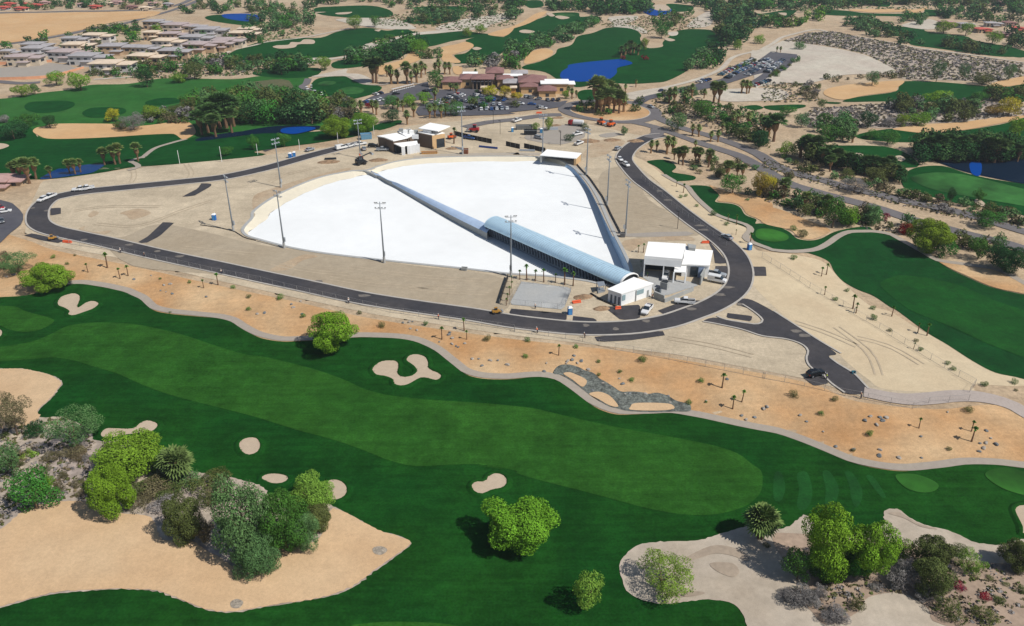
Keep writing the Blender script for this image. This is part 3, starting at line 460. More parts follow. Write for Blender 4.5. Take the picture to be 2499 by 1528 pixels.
W0, W1, ZE, ZA = 165.7, 173.5, 2.0, 4.3
U0, U1 = -209.6, -145.6                    # hall from its lagoon end to its shore end
p_ = G("11:1240,240")[0]; U_START = HU.x*p_[0]+HU.y*p_[1]
pier = empty('pier_walkway', *hal(U_START, 170), z=0, label='long low grey metal clad pier running from the far shore to the vaulted hall', cat='pier'); pl_ = pier.location
low = G("11:1060,150 1110,172 1180,200"); low = [at(*q, z=-1.2) for q in pp("11:1100,165 1180,205 1240,258 1370,328 1500,398 1660,484 1800,558 1940,630 2065,690 2190,752")]
top = [at(*q, z=1.3) for q in pp("11:1130,152 1180,172 1240,206 1350,258 1480,316 1640,391 1790,462 1950,535 2110,606 2240,668")]
b = MB(); c = MB()
def sec(i): 
    l, u = Vector(low[i]), Vector(top[i]); k = min(1, .25+.25*i); d = (u-l).normalized(); w = max((u-l).length, 2.4); u = l+d*w
    return [(*l, -4.4), (*(l+d*.05), -.15*k), (*(l-d*.25), -.1*k), (*(l+d*w*.3), .6*k), (*(l+d*w*.65), 1.05*k), (*u, 1.3*k), (*(u+d*.35), .9*k), (*(u+d*.1), -4.4)]
SE = [sec(i) for i in range(len(low))]
for i in range(len(low)-1):
    A, B = SE[i], SE[i+1]; b.add([A[0], A[1], B[1], B[0]], [(0, 1, 2, 3)]); b.add([A[6], A[7], B[7], B[6]], [(0, 1, 2, 3)])
    c.add(A[2:7]+B[2:7], [(j, j+1, 6+j, 5+j)[::-1] for j in range(4)])
b.build('pier_wall', M_gwall, pier, -pl_); c.build('walkway_cladding', M_metal2, pier, -pl_)
b = MB(); q = [at(*v, z=.2) for v in pp("11:1020,140 1060,150 1100,165 1150,190")]; q2 = [at(*v, z=.5) for v in pp("11:1030,134 1080,143 1130,152 1170,168")]
for i in range(3): b.hexa([(*q[i], -3), (*q[i+1], -3), (*q2[i+1], -3), (*q2[i], -3)], [(*q[i], .15), (*q[i+1], .2), (*q2[i+1], .4), (*q2[i], .3)])
b.build('lead_in_wall', M_gwall, pier, -pl_)
hall = empty('wave_machine_hall', *hal((U0+U1)/2, W0+4.5), z=0, label='barrel vaulted blue grey metal hall open at the side on the lagoon pier', cat='hall'); hl = hall.location
arc = [((W0+W1)/2-(W1-W0)/2*math.cos(math.pi*k/16), ZE+(ZA-ZE)*math.sin(math.pi*k/16)) for k in range(17)]
b = MB(); NP = 66
for i in range(NP):                        # standing-seam panels with slight lips
    u0 = U0+(U1-U0)*i/NP; u1 = U0+(U1-U0)*(i+1)/NP
    for ua, ub, up in ((u0, u1-.12, 0), (u1-.12, u1, .06)):
        vs = [hal3(u, n, z+up) for u in (ua, ub) for n, z in arc]; b.add(vs, [(j, 17+j, 18+j, j+1)[::-1] for j in range(16)])
vs = [hal3(u, n, z) for u in (U0, U1) for n, z in [(arc[0][0]-.05, ZE-.35), (arc[0][0]-.05, ZE+.05)]]; b.add(vs, [(0, 1, 3, 2)])
b.build('vaulted_roof', M_metal, hall, -hl)
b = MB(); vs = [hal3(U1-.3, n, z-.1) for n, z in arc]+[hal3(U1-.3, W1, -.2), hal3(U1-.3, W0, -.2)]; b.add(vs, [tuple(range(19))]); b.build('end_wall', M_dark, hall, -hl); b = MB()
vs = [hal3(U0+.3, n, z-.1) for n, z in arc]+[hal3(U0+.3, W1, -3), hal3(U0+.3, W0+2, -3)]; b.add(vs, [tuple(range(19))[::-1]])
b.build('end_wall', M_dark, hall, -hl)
b = MB()
for k in range(16):
    b.hexa([hal3(U1-.35, *arc[k]), hal3(U1+.3, *arc[k]), hal3(U1+.3, *arc[k+1]), hal3(U1-.35, *arc[k+1])], [hal3(U1-.35, arc[k][0], arc[k][1]+.3), hal3(U1+.3, arc[k][0], arc[k][1]+.3), hal3(U1+.3, arc[k+1][0], arc[k+1][1]+.3), hal3(U1-.35, arc[k+1][0], arc[k+1][1]+.3)])
b.build('end_arch', M_wht, hall, -hl)
b = MB(); vs = [hal3(u, n, z) for u in (U0, U1) for n, z in ((W0+5.6, -3.6), (W0+5.6, 3.5))]; b.add(vs, [(0, 1, 3, 2)])
b.add([hal3(U0, W0+2.4, -3.4), hal3(U1, W0+2.4, -3.4), hal3(U1, W0+2.4, -1.2), hal3(U0, W0+2.4, -1.2), hal3(U0, W0+5.6, -1.2), hal3(U1, W0+5.6, -1.2)], [(0, 1, 2, 3), (3, 2, 5, 4)])
b.build('rear_wall', mat('blue grey concrete', (.16, .19, .22, 1), .8), hall, -hl)
col_me = None
for i in range(46):
    u = U0+.7+(U1-U0-1.4)*i/45
    if col_me is None:
        c = MB(); c.hexa([(-.16, -.3, -1.2-1.1), (.16, -.3, -2.3), (.16, .3, -2.3), (-.16, .3, -2.3)], [(-.16, -1.6, 2.6), (.16, -1.6, 2.6), (.16, .1, 2.6), (-.16, .1, 2.6)]); col_me = c.mesh('column', mat('dark column steel', (.10, .13, .17, 1), .5))
    o = link('column', col_me, hall, Vector(hal3(u, W0+2.3, 0))-hl); o.rotation_euler = (0, 0, math.atan2(HU.y, HU.x))
# ------------------------------------------------------------------ buildings traced as plan outlines
def poly_at(s, z): return [flat(*q, z) for q in pp(s)]
def house_part(name, pts, z0, z1, m, parent): b = MB(); b.prism(pts, z0, z1); return b.build(name, m, parent, -parent.location)
def shrink(pts, d):
    c = np.mean(pts, 0); return [tuple(np.array(p)+(c-np.array(p))*d/max(np.hypot(*(c-np.array(p))), .1)) for p in pts]
def lerp(a, b, s): return (a[0]+(b[0]-a[0])*s, a[1]+(b[1]-a[1])*s)
def panel(name, a, b, z0, z1, m, parent, out=.06, th=.12):
    """a slab standing on the line a-b, proud of it towards the camera"""
    d = Vector((b[0]-a[0], b[1]-a[1])).normalized(); n = Vector((d.y, -d.x))
    if n.y > 0: n = -n
    A = Vector(a)+n*out; B = Vector(b)+n*out; k = MB()
    k.prism([tuple(A), tuple(B), tuple(B+n*th), tuple(A+n*th)], z0, z1); return k.build(name, m, parent, -parent.location)
# white equipment building with open bay
r1 = poly_at("A:1022,512 1728,572 1800,272 1092,230", 7.0); FL, FR, BR, BL = r1
eb = empty('equipment_building', *lerp(FL, BR, .5), z=0, label='white flat roofed equipment building with wide open bay beside the concrete yard', cat='building')
house_part('roof', r1, 6.6, 7.05, M_wht, eb); house_part('parapet', [lerp(FL, FR, 0), FR, lerp(FR, BR, .02), lerp(FL, BL, .02)], 7.06, 7.3, M_wht, eb)
panel('fascia', FL, FR, 4.5, 6.58, M_wwall, eb, -.25, .3)
house_part('side_wall', [FL, lerp(FL, FR, .012), lerp(BL, BR, .012), BL], 0, 6.58, M_wwall, eb)
house_part('back_wall', [lerp(BL, FL, .03), lerp(BR, FR, .03), BR, BL], 0, 6.57, M_wwall, eb)
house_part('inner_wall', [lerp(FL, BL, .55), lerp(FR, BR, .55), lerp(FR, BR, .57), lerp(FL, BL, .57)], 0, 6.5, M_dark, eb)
for s_ in (.0, .52): house_part('column', [lerp(FL, FR, s_+.001), lerp(FL, FR, s_+.03), lerp(lerp(FL, FR, s_+.03), lerp(BL, BR, s_+.03), .04), lerp(lerp(FL, FR, s_), lerp(BL, BR, s_), .04)], 0, 4.5, M_wwall, eb)
r2 = poly_at("A:1722,652 2250,676 2310,396 1990,372 1800,300", 4.3)
house_part('annex_roof', r2, 3.95, 4.35, M_wht, eb); house_part('annex_wall', shrink(r2, .5), 0, 3.94, M_wwall, eb)
panel('roller_door', lerp(r2[0], r2[1], .33), lerp(r2[0], r2[1], .60), .3, 3.4, M_glass, eb, -.3, .2)
panel('blue_shade_panel', lerp(r2[0], r2[1], .62), lerp(r2[0], r2[1], .84), .0, 3.4, mat('painted blue shade', (.28, .36, .5, 1), .6), eb, -.3, .15)  # blue shade on the annex front, painted as a panel colour
rc = poly_at("A:1602,632 1815,676 1800,806 1578,796", 3.6)
house_part('canopy', rc, 3.4, 3.7, M_wht, eb)
for p in rc[2:]+rc[:1]: house_part('canopy_post', [(p[0]-.2, p[1]-.2), (p[0]+.2, p[1]-.2), (p[0]+.2, p[1]+.2), (p[0]-.2, p[1]+.2)], 0, 3.4, M_wwall, eb)
house_part('utility_box', poly_at("A:1830,300 1990,330 1975,395 1850,380", 4.6), 4.36, 5.3, M_gwall, eb)
wing = G("A:2230,700 2250,700 2075,1055 2050,1040"); wl = empty('yard_wall', *wing[2], z=0, label='slanting grey block wall closing the right end of the concrete yard', cat='wall'); house_part('wall_face', wing, 0, 3.2, M_gwall, wl)
# white control building at the pier end
N_, Rr, L_ = flat(1515.3, 747), flat(1589.3, 722.3), flat(1483, 736); Bk = (L_[0]+Rr[0]-N_[0], L_[1]+Rr[1]-N_[1]); Bk = flat(1440+815/7.7, 560+905/7.7, 4)
cb = empty('control_building', *lerp(L_, Rr, .5), z=0, label='small white control building at the shore end of the vaulted pier hall', cat='building')
house_part('wall', [N_, Rr, Bk, L_], 0, 3.7, M_wwall, cb); house_part('roof', [lerp(N_, Bk, -.03), lerp(Rr, L_, -.03), lerp(Bk, N_, -.03), lerp(L_, Rr, -.03)], 3.72, 4.05, M_wht, cb)
panel('window', lerp(N_, Rr, .48), lerp(N_, Rr, .72), 1.9, 3.3, mat('tinted glass', (.25, .35, .38, 1), .15), cb, .02, .1); panel('window', lerp(N_, Rr, .02), lerp(N_, Rr, .12), 1.6, 3.3, MATS['tinted glass'], cb, .02, .1)
panel('downpipe', lerp(N_, Rr, .455), lerp(N_, Rr, .48), 0, 3.5, M_gwall, cb, .02, .2); panel('door', lerp(N_, Rr, .84), lerp(N_, Rr, .9), 0, 2.3, M_gwall, cb, .02, .08)
for s_ in (.2, .5, .78): panel('door', lerp(L_, N_, s_), lerp(L_, N_, s_+.12), 0, 2.6, mat('grey door', (.12, .14, .17, 1), .6), cb, .02, .1)
mc = G("A:120,1120 250,1110 280,1180 150,1210"); mb_ = empty('metal_cage', *mc[0], z=0, label='small grey mesh machine cage beside the white control building', cat='cage')
house_part('cage_side', mc, 0, .4, M_steel, mb_); house_part('cage_top', mc, 2.2, 2.4, M_steel, mb_)
for p in mc: house_part('cage_post', [(p[0]-.1, p[1]-.1), (p[0]+.1, p[1]-.1), (p[0]+.1, p[1]+.1), (p[0]-.1, p[1]+.1)], .4, 2.2, M_steel, mb_)
# block enclosure in the yard
e1 = G("A:1190,1290 1380,1370 1395,1355 1205,1275"); en = empty('block_enclosure', *e1[1], z=0, label='grey block enclosure wall in the yard next to the white control building', cat='wall')
house_part('front_wall', e1, 0, 2.1, M_gwall, en); house_part('side_wall', G("A:1384,1372 1500,1330 1930,1150 1945,1160 1510,1342 1400,1382"), 0, 1.2, M_gwall, en)
for i, q_ in enumerate(["A:1210,1240 1300,1270 1330,1250 1240,1215", "A:1310,1110 1440,1150 1480,1110 1350,1070"]):
    e2 = G(q_); ee = empty('cooling_unit', *e2[0], z=0, label=['dark grey cooling unit standing behind the block enclosure front wall', 'large grey cooling tank on legs in the concrete yard'][i], cat='machine')
    house_part('casing', e2, .5, 2.2, [mat('dark unit', (.1, .12, .14, 1), .6), M_gwall][i], ee); house_part('plinth', e2, 0, .48, M_conc, ee); house_part('top_grille', shrink(e2, .3), 2.21, 2.35, M_dark, ee)
# far shore buildings (under construction)
sb = empty('surf_centre', *flat(960, 355), z=0, label='brown walled low building with white roofs and pillars on the lagoon far shore', cat='building')
ra = poly_at("B:150,405 520,345 735,432 460,492 290,430", 5.6); house_part('wall', shrink(ra, .5), 0, 5.3, M_brnwall, sb); house_part('roof', ra, 5.32, 5.75, M_wht, sb)
rbk = poly_at("B:530,312 770,262 925,352 735,430", 5.0); house_part('rear_wall', shrink(rbk, .5), 0, 4.7, M_brnwall, sb); house_part('rear_roof', rbk, 4.72, 5.05, M_wht, sb)
rcn = poly_at("B:465,540 905,490 920,540 600,596", 4.2); house_part('porch_roof', rcn, 3.9, 4.25, M_wht, sb)
house_part('porch_wall', [lerp(rcn[0], rcn[3], .1), lerp(rcn[1], rcn[2], .1), lerp(rcn[1], rcn[2], .3), lerp(rcn[0], rcn[3], .3)], 0, 3.88, M_dark, sb)
for s_ in (.03, .36, .52, .70, .9):
    p = lerp(rcn[3], rcn[2], s_); house_part('pillar', [(p[0], p[1]+.3), (p[0]+1.5, p[1]+.3), (p[0]+1.5, p[1]+1.0), (p[0], p[1]+1.0)], 0, 3.88, M_wwall, sb)
for k_, s_ in enumerate((.2, .38, .55, .75, .9)):
    p = lerp(rbk[0], rbk[2], s_); p = lerp(p, rbk[3], .2*(k_ % 2)); house_part('rooftop_unit', [(p[0]-1, p[1]-.8), (p[0]+1, p[1]-.8), (p[0]+1, p[1]+.8), (p[0]-1, p[1]+.8)], 5.06, 6.5, [M_gwall, M_wht][k_ % 2], sb)
p = lerp(rcn[1], rbk[2], .3); house_part('white_fin_wall', [(p[0]-2.4, p[1]-.3), (p[0]+.6, p[1]-.3), (p[0]+.6, p[1]+.2), (p[0]-2.4, p[1]+.2)], 4.3, 6.3, M_wwall, sb)
p = poly_at("B:215,430 280,430 235,600", 2)[1]; panel('pale_stripe', poly_at("B:215,600", 0)[0], poly_at("B:255,610", 0)[0], 0, 5.2, M_wwall, sb, .5, .2)
tb = empty('tan_building', *flat(1060, 345), z=0, label='tan tall block, one side painted shade brown, with a winged white roof behind the lagoon', cat='building')
w0 = poly_at("B:920,330 1190,385 1430,345 1160,270", 6.4)
house_part('wall', w0, 0, 6.2, M_tanwall, tb); q0, q1, q2_, q3 = w0
panel('shade_painted_wall', q0, q1, 0, 6.0, M_brnwall, tb, .02, .12); panel('entrance', lerp(q1, q2_, .32), lerp(q1, q2_, .95), 0, 4.2, M_glass, tb, .02, .1)  # left face's shade is put into the panel's brown colour
house_part('parapet', [q0, q1, q2_, q3], 6.22, 6.5, M_wht, tb)
rw = poly_at("B:930,255 1150,152 1530,215 1300,312 1130,285", 8.2); house_part('winged_roof', rw, 7.9, 8.3, M_wht, tb)
house_part('roof_stage', shrink(poly_at("B:1000,270 1150,200 1440,240 1280,310", 7), 1), 6.52, 7.9, M_wwall, tb)
for k_ in range(4): p = lerp(q0, q1, .35+.16*k_); p = lerp(p, q3, .25); house_part('rooftop_unit', [(p[0]-.7, p[1]-.5), (p[0]+.7, p[1]-.5), (p[0]+.7, p[1]+.5), (p[0]-.7, p[1]+.5)], 6.51, 7.6, M_wht, tb)
rs = poly_at("02:365,1405 690,1440 640,1490 300,1460", 3.2)
sh = empty('shore_shelter', *flat(1370, 380), z=0, label='white roofed open shelter on the right of the lagoon far shore', cat='shelter')
house_part('roof', rs, 3.0, 3.3, M_wht, sh); house_part('rear_wall', [lerp(rs[0], rs[3], .1), lerp(rs[1], rs[2], .1), rs[1], rs[0]], 0, 2.98, M_gwall, sh)
house_part('end_wall', [lerp(rs[1], rs[0], .06), rs[1], rs[2], lerp(rs[2], rs[3], .06)], 0, 2.99, M_tanwall, sh); house_part('end_wall', [rs[0], lerp(rs[0], rs[1], .04), lerp(rs[3], rs[2], .04), rs[3]], 0, 2.99, M_gwall, sh)
# ------------------------------------------------------------------ hip roofed houses
def hip(b, hw, hd, z, rise, th=.3, over=.9, cx=0, cy=0):
    a, c = hw+over, hd+over; r = max(a-c, .3)
    lo = [(cx-a, cy-c, z), (cx+a, cy-c, z), (cx+a, cy+c, z), (cx-a, cy+c, z)]; hi = [(p[0], p[1], z+th) for p in lo]
    b.hexa(lo, hi)
    if rise > 0: b.add(hi+[(cx-r, cy, z+th+rise), (cx+r, cy, z+th+rise)], [(0, 1, 5, 4), (1, 2, 5), (2, 3, 4, 5), (3, 0, 4)])
def rect_wall(b, hw, hd, z0, z1, cx=0, cy=0): b.box(cx-hw, cx+hw, cy-hd, cy+hd, z0, z1)
win_me = {}
def window(parent, x, y, z, w, h, face='y'):
    k = (round(w, 1), round(h, 1), face)
    if k not in win_me:
        b = MB(); b.box(-w/2, w/2, -.08, .08, -h/2, h/2) if face == 'y' else b.box(-.08, .08, -w/2, w/2, -h/2, h/2); win_me[k] = b.mesh('window', M_glass)
    return link('window', win_me[k], parent, (x, y, z))
ROOFS = {'grey': mat('grey roof tile', S(176,172,174,.8), .85, noise=[(.5, .12)]), 'mauve': mat('mauve grey roof tile', S(186,170,168,.8), .85, noise=[(.5, .12)]), 'beige': mat('beige roof tile', S(226,206,182,.82), .85, noise=[(.5, .1)]),
         'red': mat('red clay roof tile', S(206,98,86,.75), .85, noise=[(.4, .15)]), 'brown': mat('mauve brown roof tile', S(150,112,108,.75), .85, noise=[(.4, .12)]), 'white': M_wht, 'pink': mat('pale pink roof tile', S(196,160,154,.75), .85, noise=[(.4, .12)])}
WALLS = [mat('cream stucco', S(212,196,174,.84), .9, noise=[(.5, .08)]), mat('grey stucco', S(204,202,200,.82), .9, noise=[(.5, .08)]), mat('sand stucco', S(196,170,140,.78), .9, noise=[(.5, .08)])]
def villa(px, py, wpx, roof, label, group, storeys=2, rz=0.0, name='villa', seed=0):
    rr = random.Random(seed); w = wpx/pxm(py)/2*.92; d = w*rr.uniform(.5, .62)
    zt = 3.1*storeys; x, y = flat(px, py, zt-1.7); y += 0
    v = empty(name, x, y, None, rz, label, 'house', group); wm = WALLS[seed % 3]
    b = MB(); rect_wall(b, w*.58, d*.95, -.5, zt, -w*.30, 0); rect_wall(b, w*.46, d*.8, -.5, zt*.82, w*.42, d*.1); rect_wall(b, w*.25, d*.5, -.5, zt*.5, w*.1, -d*1.0); b.build('wall', wm, v)
    b = MB(); hip(b, w*.58, d*.95, zt, .9, cx=-w*.30); b.build('roof', ROOFS[roof], v)
    b = MB(); hip(b, w*.46, d*.8, zt*.82, .8, cx=w*.42, cy=d*.1); hip(b, w*.25, d*.5, zt*.5, .4, cx=w*.1, cy=-d*1.0); b.build('lower_roof', ROOFS[roof], v)
    for k in range(3): window(v, -w*.72+w*.36*k, -d*.95, zt*.72, w*.16, 1.2)
    for k in range(2): window(v, w*.28+w*.3*k, -d*.7, zt*.52, w*.2, 1.5)
    for k in range(2): window(v, -w*.7+w*.5*k, -d*.95, zt*.25, w*.2, 1.8)
    window(v, -w*.885, 0, zt*.7, d*.7, 1.5, 'x'); window(v, w*.88, d*.1, zt*.5, d*.7, 1.5, 'x')
    return v
VROWS = [('in the front villa row by the golf course', [(240,530,340,'mauve'),(650,490,380,'mauve'),(850,520,400,'grey'),(1060,580,430,'beige'),(1380,510,350,'beige'),(1650,465,310,'grey'),(1890,410,340,'mauve'),(2150,370,320,'mauve')]),
         ('in the second villa row', [(90,470,180,'grey'),(370,440,320,'grey'),(740,410,300,'beige'),(1110,425,360,'grey'),(1370,440,270,'grey'),(1590,380,320,'beige'),(1860,345,330,'grey'),(2090,400,220,'mauve'),(2300,300,300,'beige')]),
         ('in the back villa row by the sand lot', [(350,400,300,'grey'),(700,345,240,'grey'),(920,310,300,'beige'),(1450,290,210,'beige'),(1640,310,240,'mauve'),(1990,260,330,'grey'),(2350,265,240,'beige'),(1690,220,320,'mauve'),(1480,200,260,'grey'),(1900,235,230,'grey')])]
NUM = ['leftmost']+[w+' from left' for w in 'second third fourth fifth sixth seventh eighth ninth tenth eleventh twelfth thirteenth fourteenth fifteenth sixteenth'.split()]
def ordin(i, n):
    if n == 1: return 'only'
    return 'rightmost' if i == n-1 else NUM[i] if i < len(NUM) else None
sd = 0
for where, row in VROWS:
    row = sorted(row)
    for col_ in ('grey', 'mauve', 'beige'):
        sub = [r for r in row if r[3] == col_]
        for i, (x, y, w, c) in enumerate(sub):
            sd += 1; nm = {'grey': 'grey', 'mauve': 'pinkish grey', 'beige': 'beige'}[col_]
            o_ = ordin(i, len(sub)); villa(*t('00', x, y), w/3.85, c, f'{nm} roofed villa, {o_} {where}' if o_ != 'only' else f'the one {nm} roofed villa {where}', 'desert villas', 2, -.12+.05*(sd % 4), seed=sd)
FAR = [("00", [(40,70,110,'red'),(90,30,120,'red'),(200,75,130,'red'),(230,30,90,'red'),(340,40,120,'red'),(430,15,110,'pink')], 'red tiled house in the top left corner of the photo'),
       ("00", [(790,40,130,'pink'),(900,60,120,'red'),(1000,30,110,'beige'),(1100,20,120,'pink'),(1240,55,110,'brown'),(1370,60,120,'beige'),(1440,25,100,'pink'),(1580,30,100,'grey')], 'small far house beyond the straight road at top left'),
       ("03", [(1750,205,180,'pink'),(1920,225,170,'grey'),(2080,270,190,'red'),(2180,225,180,'grey'),(2330,215,140,'brown'),(2410,265,130,'red'),(2280,310,200,'pink'),(2250,15,130,'brown'),(2400,10,130,'brown')], 'low house among trees at the upper right photo edge')]
for key, L, lab in FAR:
    L = sorted(L)
    for i, (x, y, w, c) in enumerate(L):
        sd += 1; o_ = ordin(i, len(L)); villa(*t(key, x, y), w/3.85, c, f'{lab}, {o_} there' if o_ else lab, 'far '+lab.split(',')[0][:40], 1, .1*(sd % 5)-.2, name='house', seed=sd)
o = villa(*t('10', 40, 230), 110, 'pink', 'pink roofed gatehouse at the left edge beside the lagoon site', None, 1, .1, name='gatehouse', seed=2)
M_salmon = mat('salmon garden wall', S(226,166,130,.8), .9, noise=[(.5, .08)])
for s_, lb in [("00:-60,612 250,600 490,582", 'long salmon wall behind the grey yard at the left edge'), ("00:-60,752 250,748 430,738 560,712 700,668 790,640", 'salmon wall curving along the front of the grey yard at left')]:
    L = resample(G(s_), 4); c = L[len(L)//2]; v = empty('garden_wall', c[0], c[1], tz1(*c), 0, lb, 'wall'); o_ = offset_line(L, .5); b = MB(); k = MB()
    for i in range(len(L)-1):
        q = [L[i], L[i+1], o_[i+1], o_[i]]; b.hexa([(p[0]-c[0], p[1]-c[1], -.4) for p in q], [(p[0]-c[0], p[1]-c[1], 1.9) for p in q]); m_ = np.mean(q, 0); k.hexa([(m_[0]+(p[0]-m_[0])*1.06-c[0], m_[1]+(p[1]-m_[1])*1.06-c[1], 1.9) for p in q], [(m_[0]+(p[0]-m_[0])*1.06-c[0], m_[1]+(p[1]-m_[1])*1.06-c[1], 2.05) for p in q])
    b.build('wall_face', M_salmon, v); k.build('wall_cap', M_kerb, v)
# ------------------------------------------------------------------ clubhouse
cx0, cy0 = flat(1225, 200); ch = empty('clubhouse', cx0, cy0, None, 0, 'sprawling clubhouse with brown hip roofs and white flat roofs by the blue pond', 'clubhouse')
zc0 = ch.location.z
def cvol(x, y, w, dm, h, roof, rise, wall, flat_=False, rn='roof', porch=False):
    s = KEYS['C'][2]; px, py = t('C', x, y); X, Y = flat(px, py, h+zc0); hw = w/s/pxm(py)/2; b = MB(); X -= cx0; Y -= cy0
    if porch:
        b.box(X-hw, X+hw, Y+dm*.5, Y+dm, 0, h)
        b.build('porch_wall', M_dark, ch)
        for k in range(6): c = MB(); xx = X-hw+.5+k*(2*hw-1)/5; c.box(xx-.4, xx+.4, Y-dm+.4, Y-dm+1.2, 0, h); c.build('porch_column', M_brnwall, ch)
    else: rect_wall(b, hw, dm, -.5, h, X, Y); b.build('wall', wall, ch)
    b = MB(); hip(b, hw, dm, h, 0 if flat_ else rise, .35, .8, X, Y); b.build(rn, M_wht if flat_ else ROOFS[roof], ch)
    if not porch:
        for k in range(max(1, int(hw/3))): window(ch, X-hw+hw*2*(k+.5)/max(1, int(hw/3)), Y-dm, h*.5, 2.0, 1.8)
cvol(300,375,300,7,4.5,'brown',1.8,M_tanwall); cvol(560,330,240,7,5.5,'brown',1.8,M_tanwall); cvol(600,265,200,2.5,6.5,'white',0,WALLS[0],True)
cvol(810,330,330,7,6.4,'brown',1.6,M_brnwall,porch=True); cvol(800,395,300,2.2,4.6,'white',0,M_dark,True); cvol(1010,225,260,8,6.2,'brown',2.2,M_tanwall); cvol(1180,340,240,6,5,'brown',1.5,M_tanwall); cvol(1320,400,300,6,4.8,'grey',1.2,M_brnwall)
cvol(1310,300,280,2.5,5.6,'white',0,WALLS[0],True); cvol(1420,250,240,5,5.5,'grey',1.2,M_tanwall); cvol(1640,370,430,9,6,'brown',2.8,M_tanwall); cvol(2010,410,420,6,6.6,'white',0,M_tanwall,True); cvol(1880,520,270,7,4.6,'brown',1.6,M_tanwall); cvol(1600,460,300,6,4.6,'brown',1.5,M_tanwall); cvol(2240,430,170,4,5,'white',0,WALLS[0],True)
cvol(1322,500,70,2,8,'beige',.6,mat('orange stucco', S(224,160,84,.8), .9)); cvol(830,500,70,2,4,'beige',.5,M_tanwall)
# ------------------------------------------------------------------ vehicles
PAINT = {}
def paint(c):
    cols = {'white': S(236,236,236,.85), 'silver': S(170,176,182,.8), 'black': S(20,22,26), 'navy': S(24,40,76), 'blue': S(40,80,140), 'red': S(160,24,32), 'grey': S(92,96,102), 'teal': S(30,96,116), 'beige': S(196,176,140,.8), 'orange': S(214,96,36), 'yellow': S(170,125,50)}
    if c not in PAINT: PAINT[c] = mat(c+' paint', cols[c], .3, metal=.1, spec=.5)
    return PAINT[c]
M_lamp = mat('lamp lens', (.8, .8, .78, 1), .2); M_tail = mat('tail lamp', (.5, .02, .02, 1), .3)
VEH = {}
def loft(b, secs):
    """secs: list of (x, halfwidth, z0, z1) cross sections, boxes lofted along x with softened shoulders"""
    n = 6; vs = []
    for x, w, z0, z1 in secs: vs += [(x, -w*.92, z0), (x, -w, z0+(z1-z0)*.25), (x, -w*.93, z1), (x, w*.93, z1), (x, w, z0+(z1-z0)*.25), (x, w*.92, z0)]
    fs = [(i*n+j, i*n+(j+1) % n, (i+1)*n+(j+1) % n, (i+1)*n+j)[::-1] for i in range(len(secs)-1) for j in range(n)]
    fs += [tuple(range(n)), tuple(range((len(secs)-1)*n, len(secs)*n))[::-1]]
    return b.add(vs, fs)
def wheel_mesh(r=.36):
    b = MB(); b.mi = 0; b.tube([(0, -.12, 0), (0, .12, 0)], r, 12); me = b.mesh('tyre', M_tyre)
    c = MB(); c.tube([(0, -.13, 0), (0, .13, 0)], r*.58, 8); return me, c.mesh('rim', M_steel)
WM = wheel_mesh()
